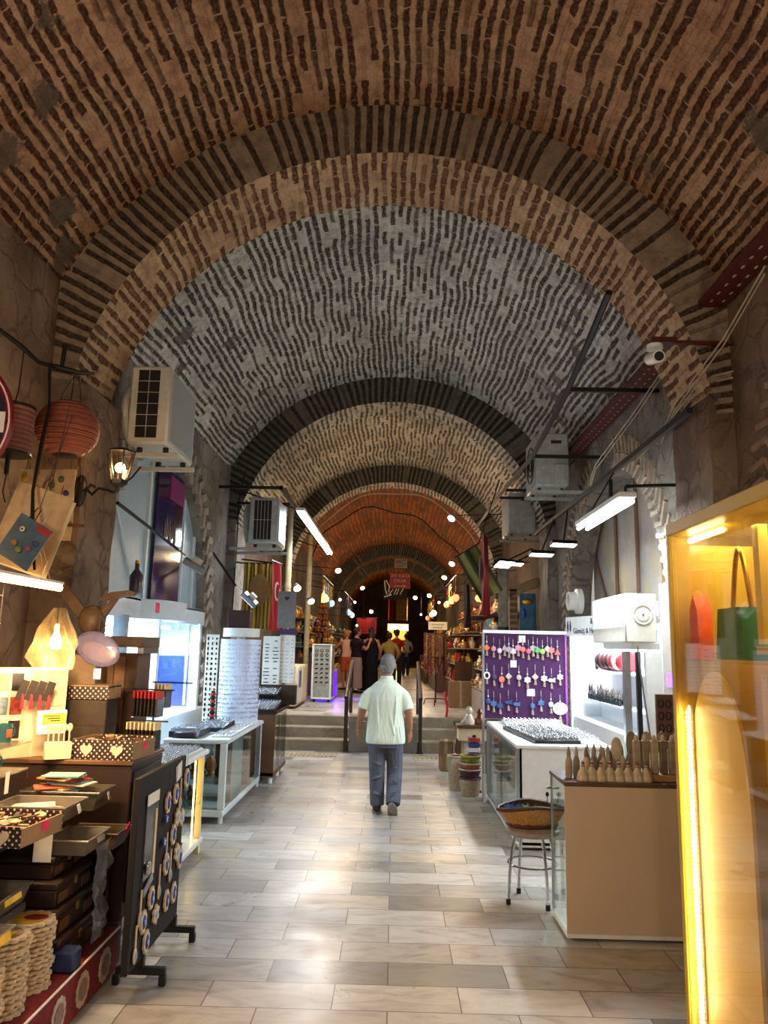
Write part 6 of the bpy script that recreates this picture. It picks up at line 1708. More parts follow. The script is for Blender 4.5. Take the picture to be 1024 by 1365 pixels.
# ---- people further on, at the top of the steps
def figure(label, loc, rz, Hh, skin, hairc, hair, topc, sleeve, bottom, botc, arms, legs=None, headrz=0.0, vox=.013, lean=0.0):
    s = Hh / 1.7
    r = E('person', label, 'person', loc, rz)
    sk = skin_mat('skin_' + skin, skin); V = lambda x, y, z: (x * s, y * s + lean * max(0, z - .95) * s, z * s)
    B = MB()
    torso(B, [(*V(0, 0, .78), .15 * s, .10 * s), (*V(0, 0, .90), .165 * s, .11 * s), (*V(0, 0, 1.08), .125 * s, .09 * s), (*V(0, 0, 1.28), .155 * s, .10 * s), (*V(0, 0, 1.40), .14 * s, .08 * s), (*V(0, 0, 1.46), .05 * s, .05 * s)])
    B.tube([V(0, 0, 1.42), V(0, .01, 1.52), V(0, .02, 1.56)], [.05 * s, .046 * s, .05 * s], 12)
    head(B, V(0, .03, 1.60), s * 1.0, headrz)
    for sd, (el, wr) in zip((-1, 1), arms):
        limb(B, [V(sd * .155, 0, 1.38), V(*el), V(*wr)], [.05 * s, .038 * s, .026 * s])
        dv = Vector(wr) - Vector(el); hand(B, V(*wr), dv, Vector((-sd * .7, .5, .2)), s, .5, sd)
    legs = legs or (((-.09, .02, .46), (-.09, 0, .08)), ((.09, .03, .46), (.09, .02, .08)))
    for sd, (kn, an) in zip((-1, 1), legs):
        limb(B, [V(sd * .085, 0, .84), V(*kn), V(*an)], [.09 * s, .056 * s, .036 * s])
        B.tube([V(an[0], an[1] - .02, .05), V(an[0], an[1] + .08, .045), V(an[0], an[1] + .17, .035)], [.036 * s, .04 * s, .026 * s], 10)
    fuse(B, 'body', sk, r, vox * .8, 2, .4)
    if topc:
        T = MB(); torso(T, [(*V(0, 0, .93), .178 * s, .122 * s), (*V(0, 0, 1.08), .145 * s, .108 * s), (*V(0, 0, 1.28), .172 * s, .116 * s), (*V(0, 0, 1.395), .15 * s, .09 * s), (*V(0, 0, 1.445), .07 * s, .062 * s)])
        if sleeve:
            for sd, (el, wr) in zip((-1, 1), arms):
                a = Vector(V(sd * .15, 0, 1.375)); e = Vector(V(*el)); w_ = Vector(V(*wr))
                if sleeve == 'short': limb(T, [a, a + (e - a) * .62], [.064 * s, .062 * s])
                else: limb(T, [a, e, e + (w_ - e) * .9], [.062 * s, .052 * s, .042 * s])
        fuse(T, 'top', cloth_mat('top_' + topc, topc, .02, 8), r, vox, 4)
    Bm = MB(); bm_ = cloth_mat('bottom_' + botc, botc, .02, 8)
    if bottom == 'trousers' or bottom == 'shorts':
        torso(Bm, [(*V(0, 0, .80), .165 * s, .115 * s), (*V(0, 0, .90), .18 * s, .125 * s), (*V(0, 0, 1.0), .15 * s, .11 * s)])
        for sd, (kn, an) in zip((-1, 1), legs):
            if bottom == 'trousers': limb(Bm, [V(sd * .085, 0, .84), V(*kn), V(an[0], an[1], .06)], [.10 * s, .078 * s, .064 * s])
            else: limb(Bm, [V(sd * .085, 0, .84), Vector(V(sd * .085, 0, .84)).lerp(Vector(V(*kn)), .8)], [.10 * s, .088 * s])
    elif bottom == 'skirt':
        torso(Bm, [(*V(0, 0, .12), .20 * s, .17 * s), (*V(0, 0, .5), .185 * s, .15 * s), (*V(0, 0, .88), .18 * s, .125 * s), (*V(0, 0, 1.02), .14 * s, .105 * s)])
    else:
        torso(Bm, [(*V(-.04, -.03, .05), .25 * s, .24 * s), (*V(-.02, 0, .45), .22 * s, .19 * s), (*V(0, 0, .9), .185 * s, .13 * s), (*V(0, 0, 1.1), .145 * s, .108 * s), (*V(0, 0, 1.28), .17 * s, .114 * s), (*V(0, 0, 1.40), .13 * s, .085 * s)])
    fuse(Bm, {'dress': 'dress', 'skirt': 'skirt', 'shorts': 'shorts', 'trousers': 'trousers'}[bottom], bm_, r, vox, 4)
    Hm = MB(); c = V(0, .03, 1.60); Hm.M = Matrix.Translation(c) @ Euler((0, 0, headrz)).to_matrix().to_4x4()
    Hm.sph((0, -.02 * s, .028 * s), (.086 * s, .096 * s, .094 * s), 18, 12); Hm.sph((0, -.045 * s, -.02 * s), (.078 * s, .064 * s, .075 * s), 14, 10)
    if hair == 'long': Hm.tube([(0, -.05 * s, .0), (0, -.085 * s, -.14 * s), (0, -.10 * s, -.32 * s), (0, -.10 * s, -.46 * s)], [.07 * s, .095 * s, .09 * s, .04 * s], 12)
    if hair == 'bun': Hm.sph((0, -.12 * s, .05 * s), .045 * s, 12, 8)
    if hair == 'curly':
        for k in range(14): Hm.sph((.07 * s * cos(k * .9), -.03 * s + .07 * s * sin(k * 1.7), (.05 + .04 * sin(k * 2.3)) * s), .036 * s, 8, 6)
    fuse(Hm, 'hair', mat('hair_' + hairc, hairc, .6, var=.3, scale=60), r, vox, 3)
    shm = MB()
    for kn, an in legs: shm.loft([(V(an[0], an[1] - .06, .035), .04 * s, .033 * s, e_), (V(an[0], an[1] + .06, .04), .05 * s, .036 * s, e_), (V(an[0], an[1] + .20, .028), .036 * s, .024 * s, e_)], 12)
    for k in range(1): fuse(shm, 'shoes', M_shoe, r, vox * .8, 2)
    return r
figure('person with tied fair hair in a pale pink top and orange shorts reaching left', (-1.30, 21.6, .5), .75, 1.62, 'b87a58', 'a87440', 'bun', 'd8a890', None, 'shorts', 'c2562c', (((-.30, .22, 1.18), (-.42, .40, 1.02)), ((.24, .02, 1.12), (.22, .16, .96))), headrz=.3)
figure('person with short dark hair in a black top and a long beige skirt', (-.97, 20.3, .5), -.75, 1.66, 'a86f4e', '1c1210', 'short', '141214', 'short', 'skirt', '8c7868', (((-.26, .06, 1.14), (-.18, .26, 1.24)), ((.26, .10, 1.14), (.20, .30, 1.34))), headrz=-.4)
figure('person with long black hair in a long black dress', (-.60, 20.75, .5), .12, 1.68, 'a87456', '0c090a', 'long', None, None, 'dress', '0e0c0d', (((-.25, .05, 1.13), (-.2, .26, 1.2)), ((.25, .04, 1.12), (.24, .16, .94))))
figure('person in an olive yellow jacket with dark hair beyond the steps', (-.12, 21.6, .5), .05, 1.58, 'a06c50', '1f1512', 'short', '8f8448', 'long', 'trousers', '2c2824', (((-.27, .03, 1.12), (-.25, .2, .96)), ((.28, .02, 1.12), (.24, .18, .94))), lean=.06)
figure('person in a dark red top with curly dark hair standing before the yellow kiosk', (.09, 24.2, .5), -.3, 1.72, '9a6446', '1a100c', 'curly', '8a2418', 'short', 'trousers', '2a2430', (((-.27, .02, 1.12), (-.22, .2, 1.0)), ((.27, .02, 1.12), (.26, .18, .98))))
figure('person in a grey shirt and dark jeans farthest along the passage', (.52, 33.0, .5), .15, 1.74, '9a6a4e', '15100e', 'short', '8c9096', 'short', 'trousers', '1c2740', (((-.27, .0, 1.12), (-.26, .16, .92)), ((.27, .0, 1.12), (.24, .18, 1.0))))
# ================================================================ steps, rails, hanging things, far stalls
M_iron = mat('brown_iron', '35281f', .45, .3)
r = E('stair_block', 'grey block between the two handrails in front of the steps', 'block', (-.15, 13.0, 0))
MB().bx(-.56, .56, -.06, .0, .0, .49, .008).build('block_front', mat('grey_concrete', '6a6358', .85, var=.2, scale=5, bump=.004), r)
MB().bx(-.56, .56, -.0, .02, .34, .49).build('block_lip', mat('grey_concrete', '6a6358', .85), r)
for sx, x, lab in ((-1, -.76, 'brown iron handrail at the left of the steps'), (1, .455, 'brown iron handrail at the right of the steps')):
    r = E('handrail', lab, 'handrail', (x, 12.96, 0))
    MB().cyl((0, 0, 0), (0, 0, .92), .030, n=12).build('post', M_iron, r)
    MB().cyl((0, 1.40, .503), (0, 1.40, 1.40), .030, n=12).build('post', M_iron, r)
    MB().tube([(0, -.10, .86), (0, 0, .92), (0, 1.40, 1.40), (0, 1.55, 1.41)], .034, 10).build('rail', M_iron, r)
    MB().tube([(0, 0, .5), (0, 1.40, .95)], .016, 8).build('lower_rail', M_iron, r)
    MB().lathe([(.06, 0), (.06, .012), (.03, .02)], n=14).build('foot_plate', M_iron, r)
M_tact = mat('ochre_strip', 'a08a58', .8)
for x, n_, lab in ((-1.38, 15, 'ochre tactile strip on the floor before the left steps'), (.82, 7, 'ochre tactile strip on the floor before the right steps')):
    r = E('tactile_strip', lab, 'floor strip', (x, 12.55, 0)); mb = MB()
    for k in range(n_): mb.bx(-.5 + k * .07, -.46 + k * .07, -.16, .16, 0.0005, .006, .002)
    mb.build('ridges', M_tact, r)

# ---- paper lanterns, bags and the carriage lamp over the near left stall
def lantern_mat(name, c, glow):
    m = bpy.data.materials.new(name); m.use_nodes = True
    t = NT(m); n = t.noise(t.tc('Object'), 18, 3); w_ = t.n.new('ShaderNodeTexWave'); w_.bands_direction = 'Z'; w_.inputs['Scale'].default_value = 11
    t.l.new(t.tc('Object'), w_.inputs['Vector'])
    t.col(t.ramp(n.outputs[0], [(.3, hx(c)), (.7, tuple(min(1, x * 1.4) for x in hx(c)))])); t.set(Roughness=.75); t.bump(w_.outputs['Fac'], .012)
    t.bsdf.inputs['Transmission Weight'].default_value = 0
    return m
r = E('paper_lantern', 'round dusty red paper lantern hanging on the left', 'lantern', (-2.055, 4.6, 2.99))
prof = []
for k in range(53):
    a = -pi / 2 + .42 + (pi - .84) * k / 52; rr = .187 * cos(a) * (1 + (.018 if k % 2 else -.012)); prof.append((rr, .187 * .98 * sin(a)))
MB().lathe(prof, n=40).build('paper_globe', lantern_mat('lantern_red', '8c4a34', 1), r)
MB().lathe([(.07, -.172), (.078, -.168), (.078, -.160), (.07, -.158)], n=24).build('bottom_ring', M_black, r); MB().lathe([(.07, .158), (.078, .160), (.078, .168), (.07, .172)], n=24).build('top_ring', M_black, r)
MB().tube([(0, 0, .165), (.01, 0, .26), (.0, .02, .36)], .004, 6).tube([(.07, 0, .165), (.06, 0, .25), (.03, .02, .35)], .003, 5).tube([(-.07, 0, .165), (-.05, 0, .24), (.0, .02, .35)], .003, 5).build('cord', M_cord, r)
r = E('paper_lantern', 'dusky pink cylindrical paper lantern at the left photo edge', 'lantern', (-2.235, 4.27, 2.885))
MB().lathe([(.118 * (1 + (.03 if k % 2 else -.02)), -.135 + .27 * k / 18) for k in range(19)], n=32).build('paper_tube', lantern_mat('lantern_pink', '8c5a4c', 1), r)
for zz in (-.145, .135): MB().lathe([(.10, zz), (.122, zz), (.122, zz + .012), (.10, zz + .012)], n=28).build('end_ring', M_black, r)
MB().cyl((0, 0, -.26), (0, 0, -.10), .014, n=8).tube([(0, 0, -.26), (-.01, 0, -.36), (.0, .02, -.42)], .004, 5).build('lamp_holder', M_black, r)
MB().tube([(0, 0, .13), (.02, 0, .25), (.0, .05, .5)], .004, 6).build('cord', M_cord, r)
r = E('iron_bar', 'knobbly black iron bar above the two paper lanterns', 'bar', (-2.06, 4.58, 3.36))
MB().tube([(-.44, -.14, .24), (-.3, -.05, .14), (-.2, -.02, .05), (-.05, .0, .02), (.05, .02, .0), (.14, .03, .0)], [.012, .016, .012, .018, .014, .008], 8).build('bar_rod', M_black, r)
MB().cyl((-.06, 0, .02), (-.06, .02, .18), .014, n=8).build('hook', M_black, r); MB().cyl((-.44, -.14, .24), (-.55, -.14, .24), .014, n=8).build('wall_end', M_black, r)
r = E('long_rope', 'dark knotted rope hanging from the iron bar down to the tube lamp', 'rope', (0, 0, 0))
MB().tube([(-2.16, 4.5, 3.38), (-2.06, 4.34, 3.05), (-2.04, 4.25, 2.80), (-2.0, 4.12, 2.5), (-1.95, 4.05, 2.3), (-1.90, 4.02, 2.06)], [.010, .008, .012, .009, .012, .007], 7).build('rope_run', M_cord, r)
r = E('round_sign', 'red-rimmed round sign cut by the left photo edge', 'sign', (-2.34, 3.8, 2.80), .0)
MB().tube([(.34 * cos(k * pi / 24), 0, .34 * sin(k * pi / 24)) for k in range(48)], .022, 8, True).build('red_rim', mat('sign_red', '7c1420', .4), r)
MB().tube([(.345 * cos(k * pi / 24), -.02, .345 * sin(k * pi / 24)) for k in range(48)], .005, 5, True).build('pale_line', M_paper, r)
MB().lathe([(0, -.01), (.33, -.01), (.33, .01), (0, .01)], (0, 0, 0), 36, (pi / 2, 0, 0)).build('sign_face', mat('sign_navy', '232230', .4), r)
MB().bx(.12, .32, -.016, -.011, -.06, .05).build('white_band', M_paper, r); MB().cyl((-.2, 0, .3), (-.2, .1, .75), .006, n=6).build('hanger', M_black, r)
M_tb = mat('cream_print', 'b09a78', .8)
r = E('hanging_bag', 'cream cloth bag printed with a red tree and coloured dots', 'bag', (-2.29, 4.9, 2.33))
MB().sheet(lambda u, v: (-.19 + .38 * u, .012 * sin(u * 5) + .01 * sin(v * 6), .47 * v), 10, 12, .008).build('bag_cloth', M_tb, r)
tm = mat('tree_red', '8a2c22', .8)
mb = MB()
for P, rd in (([(.06, .02), (.05, .14), (.02, .24), (-.06, .36)], .012), ([(.05, .14), (.10, .25), (.12, .36)], .009), ([(.02, .24), (-.10, .30), (-.14, .38)], .007), ([(.05, .18), (.13, .2), (.16, .25)], .006), ([(-.02, .30), (0, .38), (.04, .43)], .006), ([(.09, .24), (.03, .34), (.05, .40)], .005)):
    mb.tube([(x, -.016, z) for x, z in P], [rd * (1 - .25 * k) for k in range(len(P))], 6)
mb.build('tree_print', tm, r)
for x, z, c in ((.10, .40, '4f5a36'), (.04, .36, '4a5a40'), (.14, .31, '3a2c78'), (.12, .25, '4a3a80'), (.13, .19, 'c8962a'), (-.14, .40, 'c08a2a'), (-.06, .42, 'a86a5a'), (-.02, .27, 'a87a70'), (.0, .2, 'a87a70')):
    MB().sph((x, -.018, z), (.022, .004, .022), 12, 6).build('print_dot', mat('dot_' + c, c, .7), r)
MB().prism([(-.03, 0), (.03, 0), (.02, .06), (0, .09), (-.02, .05)], .004, (.08, -.018, .06)).build('red_figure', mat('sign_red2', 'a8281e', .7), r)
MB().cyl((-.15, .01, .46), (-.12, .03, .85), .003, n=5).cyl((.15, .01, .46), (.1, .03, .85), .003, n=5).build('string', M_string, r)
r = E('paper_envelope', 'large cream paper folder hanging tilted behind the blue bag', 'folder', (-2.07, 4.2, 2.10), 0, None, (0, .30, 0))
MB().bx(-.19, .14, -.006, .006, -.02, .44, .003).build('front_sheet', mat('cream_folder', 'cba878', .7), r); MB().bx(-.17, .16, .008, .014, -.03, .42, .003).build('back_sheet', M_cream, r)
MB().cyl((0, 0, .44), (-.1, .02, .95), .003, n=5).build('string', M_string, r)
r = E('hanging_bag', 'small blue cloth bag with an owl eye print hanging tilted', 'bag', (-1.97, 3.9, 2.09), 0, None, (0, .52, 0))
M_bb = mat('dusty_blue', '53646e', .8)
MB().sheet(lambda u, v: (-.10 + .2 * u, .01 * sin(u * 4), .235 * v), 6, 6, .012).build('bag_cloth', M_bb, r)
MB().lathe([(0, 0), (.014, .002), (.014, .004), (0, .006)], (-.04, -.012, .17), 14, (pi / 2, 0, 0)).build('eye_print', M_cream, r); MB().sph((-.04, -.019, .17), .005, 8, 6).build('eye_pupil', M_black, r)
for x, z, c in ((-.04, .09, 'a8702c'), (.0, .07, '7a8a3a'), (.04, .1, '8a4a6a'), (.06, .14, '3a4a6a')): MB().sph((x, -.012, z), (.018, .004, .015), 10, 6).build('flower_print', mat('fp_' + c, c, .7), r)
MB().bx(.02, .10, -.012, -.006, .20, .23).build('red_strip', mat('sign_red2', 'a8281e', .7), r)
MB().tube([(-.05, 0, .235), (-.04, 0, .30), (-.02, 0, .30), (-.015, 0, .235)], .003, 5).tube([(-.03, 0, .30), (-.2, .05, .8)], .002, 5).build('loop', M_cord, r)
r = E('toy_swing', 'tiny wooden swing hanging on strings beside the tree bag', 'ornament', (-2.07, 4.9, 2.42))
MB().bx(-.06, .06, -.02, .02, 0, .018, .003).build('seat', M_brown, r); MB().cyl((-.055, 0, .01), (-.02, 0, .3), .002, n=5).cyl((.055, 0, .01), (.02, 0, .3), .002, n=5).cyl((0, 0, .3), (0, .1, .9), .002, n=5).build('string', M_string, r)
r = E('carriage_lamp', 'lit black carriage lamp on a scrolled bracket at the left pier', 'lamp', (-1.965, 5.3, 2.82))
for k in range(6):
    a = k * pi / 3; MB().cyl((.055 * cos(a), .055 * sin(a), .0), (.098 * cos(a), .098 * sin(a), .20), .006, n=6).build('cage_bar', M_black, r)
MB().lathe([(.06, -.03), (.062, .0), (.03, -.05)], n=6).build('bottom_cup', M_black, r); MB().lathe([(.108, .20), (.10, .212), (.05, .23), (0, .235)], n=6).build('top_cap', M_black, r)
MB().lathe([(.052, .005), (.094, .198)], n=6).build('lamp_glass', glass('lamp_glass', 'fff0d8', .3), r)
MB().sph((0, 0, .09), .036, 14, 10).build('bulb', emit('bulb_glow2', 'ffd89a', 30), r)
MB().tube([(0, 0, -.04), (-.03, .0, -.09), (-.08, .01, -.07), (-.16, .05, -.05), (-.22, .09, -.09), (-.27, .12, -.05), (-.25, .12, -.01), (-.21, .12, -.03)], .011, 8).build('scroll_arm', M_black, r)
MB().sph((-.335, .155, -.05), (.05, .03, .12), 12, 10).tube([(-.27, .12, -.05), (-.33, .15, -.05)], .012, 8).build('wall_plate', M_black, r)
light('carriage_lamp_light', 'POINT', (-1.965, 5.22, 2.90), 5, WARM, .03)

# ---- flags on the right, stone pipe column, picture
r = E('hanging_flag', 'dark red flag with a white crescent hanging on the right above the stalls', 'flag', (1.40, 12.0, 3.44), -.24)
flag_mesh(.72, 1.25, .004, 9, .05, 'cloth', M_flagd, r)
crescent_star(r, (-.06, .02, -.52), .9, (0, 0, pi / 2))
MB().cyl((0, -.45, .02), (0, .6, .10), .014, n=8).build('pole', M_black, r)
def greenstripe():
    m = bpy.data.materials.new('green_striped_cloth'); m.use_nodes = True
    t = NT(m); w_ = t.n.new('ShaderNodeTexWave'); w_.bands_direction = 'X'; w_.inputs['Scale'].default_value = 1.6; w_.inputs['Distortion'].default_value = .3
    t.l.new(t.tc('Object'), w_.inputs['Vector'])
    t.col(t.ramp(w_.outputs['Fac'], [(.4, hx('3c4a2c')), (.55, hx('77753c'))])); t.set(Roughness=.85); return m
r = E('hanging_flag', 'green and olive striped cloth hanging slantwise beside the dark red flag', 'flag', (1.16, 12.5, 3.26), 0, None, (0, -.52, -.3))
MB().sheet(lambda u, v: (-.20 + .40 * u, .04 * sin(u * 9 + v), -.84 * (1 - v)), 16, 12, .004).build('cloth', greenstripe(), r); MB().cyl((-.22, 0, .01), (.24, 0, .01), .012, n=8).cyl((.24, 0, .01), (1.05, .2, .8), .010, n=6).build('pole', M_black, r)
r = E('hanging_shawl', 'dark brown shawl hanging behind the dark red flag', 'shawl', (1.20, 12.9, 2.75), -.25)
flag_mesh(.35, .72, .004, 8, .05, 'cloth', mat('dark_shawl', '2a1a18', .9), r); MB().cyl((0, -.2, .01), (0, .6, .3), .010, n=8).build('pole', M_black, r)
o = E('stone_post', 'pale round stone post between the flags and the doorway', 'post', (1.76, 12.55, 0))
MB().lathe([(.12, 0), (.10, .1), (.085, .2), (.08, 2.9), (.11, 3.0), (.11, 3.1)], n=18).build('shaft', P_mid, o); MB().lathe([(.088, 2.0), (.088, 2.05)], n=18).build('iron_band', M_black, o)
o = E('stone_doorway', 'yellowed stone doorway with a sloping lintel on the right', 'doorway', (2.05, 12.95, 0))
st = mat('yellow_stone', '8c7a58', .9, var=.25, scale=6, bump=.008)
for x0, x1 in ((-.14, .0),): MB().bx(x0, x1, -.05, .15, 0, 2.7, .01).build('jamb', st, o)
MB().box((.09, .05, 2.72), (.62, .2, .16), (0, -.35, 0), .01).build('lintel', st, o)
mb = MB()
for k in range(26): mb.bx(-.13, -.01, -.065, -.05, .1 + k * .1, .16 + k * .1, .004)
mb.build('brick_edge', mat('brick_dull', '6b4a38', .9), o)
r = E('hanging_picture', 'turquoise and gold painted panel hanging in the stone doorway', 'picture', (2.25, 13.22, 2.02))
MB().bx(-.12, .16, -.012, .012, 0, .62, .004).build('panel', mat('picture_teal', '1f6a86', .4, var=.6, scale=6), r); MB().sph((.02, -.014, .48), (.09, .006, .05), 12, 6).build('gold_patch', M_gold, r); MB().sph((-.05, -.014, .28), (.05, .006, .09), 12, 6).build('blue_figure', M_blue, r)
MB().bx(-.02, .02, .0, .02, -1.52, 0).build('easel_leg', M_brown, r)

# ---- goods at the foot of the right steps: baskets, cartons, ornaments
M_b1 = mat('basket_beige', 'a08c74', .7, var=.35, scale=50); M_b2 = mat('basket_olive', '7c7a2c', .7, var=.35, scale=50); M_b3 = mat('basket_plum', '4c2a3a', .7, var=.3, scale=50); M_b4 = mat('basket_rose', 'a8604c', .7, var=.3, scale=50)
def basket(lab, loc, r0, r1, h, m, band=None):
    r = E('wicker_basket', lab, 'basket', loc)
    def fn(u, v): 
        rr = r0 + (r1 - r0) * v + .006 * sin(u * 2 * pi * 14) * (1 if int(v * 8) % 2 else -1)
        return (rr * cos(2 * pi * u), rr * sin(2 * pi * u), h * v)
    MB().grid(fn, 84, 8, closed=True).lathe([(0, .004), (r0, .004)], n=20).build('woven_side', m, r)
    MB().tube([(r1 * cos(k * pi / 12), r1 * sin(k * pi / 12), h) for k in range(24)], .012, 6, True).build('rim', band or m, r)
basket('tall beige wicker basket standing at the bottom of the basket stack', (.925, 9.46, 0), .10, .125, .20, M_b1, M_b3)
basket('beige basket with a plum rim, second from the bottom of the stack', (.925, 9.46, .213), .10, .125, .085, M_b3, M_b1)
basket('rose-banded basket, third from the bottom of the stack', (.93, 9.46, .311), .10, .125, .055, M_b4, M_b1)
basket('olive green basket on top of the stack', (.93, 9.46, .379), .10, .118, .07, M_b2, M_b2)
o = MB().lathe([(.05, 0), (.072, .03), (.07, .07), (.045, .08), (.045, .06), (0, .05)], n=18).build('dark_pot', M_dark, None, 'small dark pot inside the olive basket on the stack', 'pot', loc=(.93, 9.46, .385))
basket('pale rough basket tucked behind the basket stack', (.80, 9.78, 0), .09, .12, .40, M_b1)
M_cart = mat('carton_brown', '7a5a3a', .85, var=.15); M_cart2 = mat('carton_pale', 'a09078', .85)
def carton(lab, loc, s_, m, rz=0):
    r = E('cardboard_carton', lab, 'carton', loc, rz)
    cb = MB().bx(-s_[0] / 2, s_[0] / 2, -s_[1] / 2, s_[1] / 2, 0, s_[2], .004).build('carton_body', m, r); MB().bx(-.025, .025, -s_[1] / 2 - .001, s_[1] / 2 + .001, .02, s_[2] + .001).build('tape', mat('tape', '8c7a5c', .4), cb)
carton('brown carton standing on the floor nearest the steps', (.775, 11.35, 0), (.19, .3, .21), M_cart, .05)
carton('brown carton stacked on the one nearest the steps', (.77, 11.36, .212), (.20, .3, .19), M_cart, -.08)
carton('tall brown carton on the floor behind the basket stack', (.93, 10.55, 0), (.15, .25, .26), M_cart, .1)
carton('pale carton standing behind the brown ones', (.98, 11.25, 0), (.16, .3, .46), M_cart2)
carton('brown carton on top of the pale one', (1.02, 11.15, .462), (.26, .3, .17), M_cart, .06)
o = MB().sph((0, 0, 0), (.10, .07, .04), 16, 8).build('white_bag', M_paper, None, 'crumpled white bag lying on the tall brown carton', 'bag', loc=(.87, 10.5, .30))
for k, (x, lab) in enumerate(((.93, 'dark tray with a pale rim on the cartons, nearer the man'), (1.09, 'dark tray with a pale rim on the cartons, nearer the counter'))):
    MB().bx(-.07, .07, -.1, .1, 0, .05, .006).build('small_tray', [M_blackcloth, M_dark][k], None, lab, 'tray', loc=(x, 11.12, .634))
o = E('goods_table', 'small wooden table of ornaments beside the white counter', 'table', (1.02, 10.2, 0))
MB().bx(-.2, .24, -.16, .16, .70, .74, .005).build('table_top', M_brown, o); MB().bx(-.18, .22, -.14, .14, .55, .70).build('apron', M_cream, o)
for x in (-.17, .21):
    for y in (-.13, .13): MB().bx(x - .02, x + .02, y - .02, y + .02, 0, .55).build('leg', M_brown, o)
o = E('figurine', 'cream and green laughing figurine on the small wooden table', 'figurine', (.98, 10.16, .742))
mb = MB(); mb.lathe([(0, 0), (.07, 0), (.075, .05), (.05, .10), (.035, .13), (0, .14)], n=16); mb.sph((0, 0, .17), (.045, .045, .05), 14, 10); mb.tube([(-.04, -.02, .08), (-.09, -.04, .03), (-.11, -.03, .01)], [.02, .016, .012], 8)
mb.build('body', mat('cream_glaze', 'd8c8b0', .3), o); MB().sph((0, .01, .205), (.038, .038, .02), 12, 8).build('green_cap', mat('green_glaze', '6f9a5a', .3), o)
o = E('figurine', 'copper coloured seated figurine beside the cream one on the small table', 'figurine', (1.12, 10.18, .742)); MB().lathe([(0, 0), (.06, 0), (.065, .05), (.04, .10), (.03, .12), (.038, .15), (.02, .19), (0, .2)], n=16).build('body', mat('copper', '7c4a2c', .35, .6), o)
MB().sheet(lambda u, v: (.02 * sin(v * 5), .2 * u, .42 * v), 6, 8, .03, (1, 0, 0)).build('red_bag', M_flag, None, 'bright red carrier bag standing on the top step by the ornaments', 'bag', loc=(.93, 13.9, .503))
MB().bx(1.04, 1.07, 9.08, 9.11, 0, .30).build('white_post', M_white, None, 'short white post beside the basket stack', 'post')
o = E('soap_display', 'little blue and red boxed goods hanging beside the white counter', 'display', (1.00, 9.72, 0))
for k, c in enumerate(('2a3a78', 'c8c4c0', '2c3a7c', 'b8402a')): MB().bx(-.07, .07, -.05, .05, .40 + k * .06, .45 + k * .06, .004).build('packet', mat('pk_' + c, c, .5), o)
MB().bx(-.02, .02, -.01, .02, 0, .66).bx(-.08, .08, -.08, .08, 0, .02).build('stand', M_black, o)

# ---- stand of bead necklaces at the top of the right steps
r = E('necklace_rack', 'tall rack thick with brown bead necklaces and a small white sign on top', 'rack', (.90, 16.7, .5))
MB().cyl((0, 0, .05), (0, 0, 1.62), .018, n=10).build('pole', M_iron, r)
for k in range(3):
    a = k * 2.1 + .4; MB().tube([(0, 0, .14), (.26 * cos(a), .26 * sin(a), .12), (.30 * cos(a), .30 * sin(a), 0)], .012, 6).build('leg', M_iron, r)
for zz in (1.50, 1.0): MB().tube([(.24 * cos(k * pi / 12), .24 * sin(k * pi / 12), zz) for k in range(24)], .008, 6, True).build('hoop', M_iron, r)
bm1 = [mat('bead_%d' % k, c, .3, var=.5, scale=90) for k, c in enumerate(('4a2a18', '7a4a24', '9a6a34', '3a2018', '6e5a34', '84301c'))]
neck = []
for k in range(54):
    a = k * 2 * pi / 54 * 1.0; rr = R.uniform(.16, .26); L = R.uniform(.55, 1.05); z0 = 1.5 if k % 3 else 1.02
    if z0 < 1.2: L = R.uniform(.4, .62)
    o = E('bead_necklace', 'brown bead necklace hanging on the tall necklace rack', 'necklace', (.90 + rr * cos(a), 16.7 + rr * sin(a), .5 + z0), a, 'bead necklaces on the rack') if k < 6 else dup(neck[k % 6], (.90 + rr * cos(a), 16.7 + rr * sin(a), .5 + z0), (0, 0, a), scale=(1, 1, R.uniform(.75, 1.1) if k % 3 else .62))
    if k < 6:
        mb = MB()
        n_ = 22
        for j in range(n_):
            for sx in (-.014, .014): mb.sph((R.uniform(-.006, .006), sx * (1 if j < n_ - 1 else .3), -.01 - L * j / n_), R.uniform(.012, .020), 6, 4)
        mb.build('beads', bm1[k], o); neck.append(o)
r = E('rack_sign', 'small white sign with faint grey lettering on top of the necklace rack', 'sign', (.93, 16.55, 2.07))
MB().bx(-.2, .2, -.008, .008, 0, .17, .003).build('sign_plate', M_cream, r)
for k in range(2): MB().bx(-.13 + .02 * k, .13 - .03 * k, -.011, -.008, .10 - .06 * k, .118 - .06 * k).build('faint_writing', mat('faint_ink', '8c8878', .8), r)
carton('large brown carton standing beside the necklace rack', (1.38, 16.3, .5), (.46, .5, .52), M_cart)

# ---- overhead signs
r = E('hanging_sign', 'pale sign with the letters WC and a line, hanging high in the passage', 'sign', (.175, 24.0, 4.13))
MB().bx(-.2, .2, -.012, .012, 0, .29, .003).build('sign_plate', mat('sign_tan', '8a7760', .6), r); text('lettering', 'WC', .20, M_black, r, (0, -.014, .18), (pi / 2, 0, 0)); MB().bx(-.12, .10, -.016, -.012, .045, .06).build('underline', M_black, r)
MB().cyl((-.15, 0, .29), (-.15, 0, 1.5), .006, n=5).cyl((.15, 0, .29), (.15, 0, 1.5), .006, n=5).build('hanger', M_black, r)
r = E('hanging_sign', 'red sign with two lines of pale capitals and an arrow pointing right', 'sign', (.155, 23.9, 3.48))
MB().bx(-.31, .31, -.012, .012, 0, .49, .003).build('sign_plate', mat('sign_red3', '8a1a1c', .5), r)
M_let = mat('letter_pale', 'c89a8c', .6)
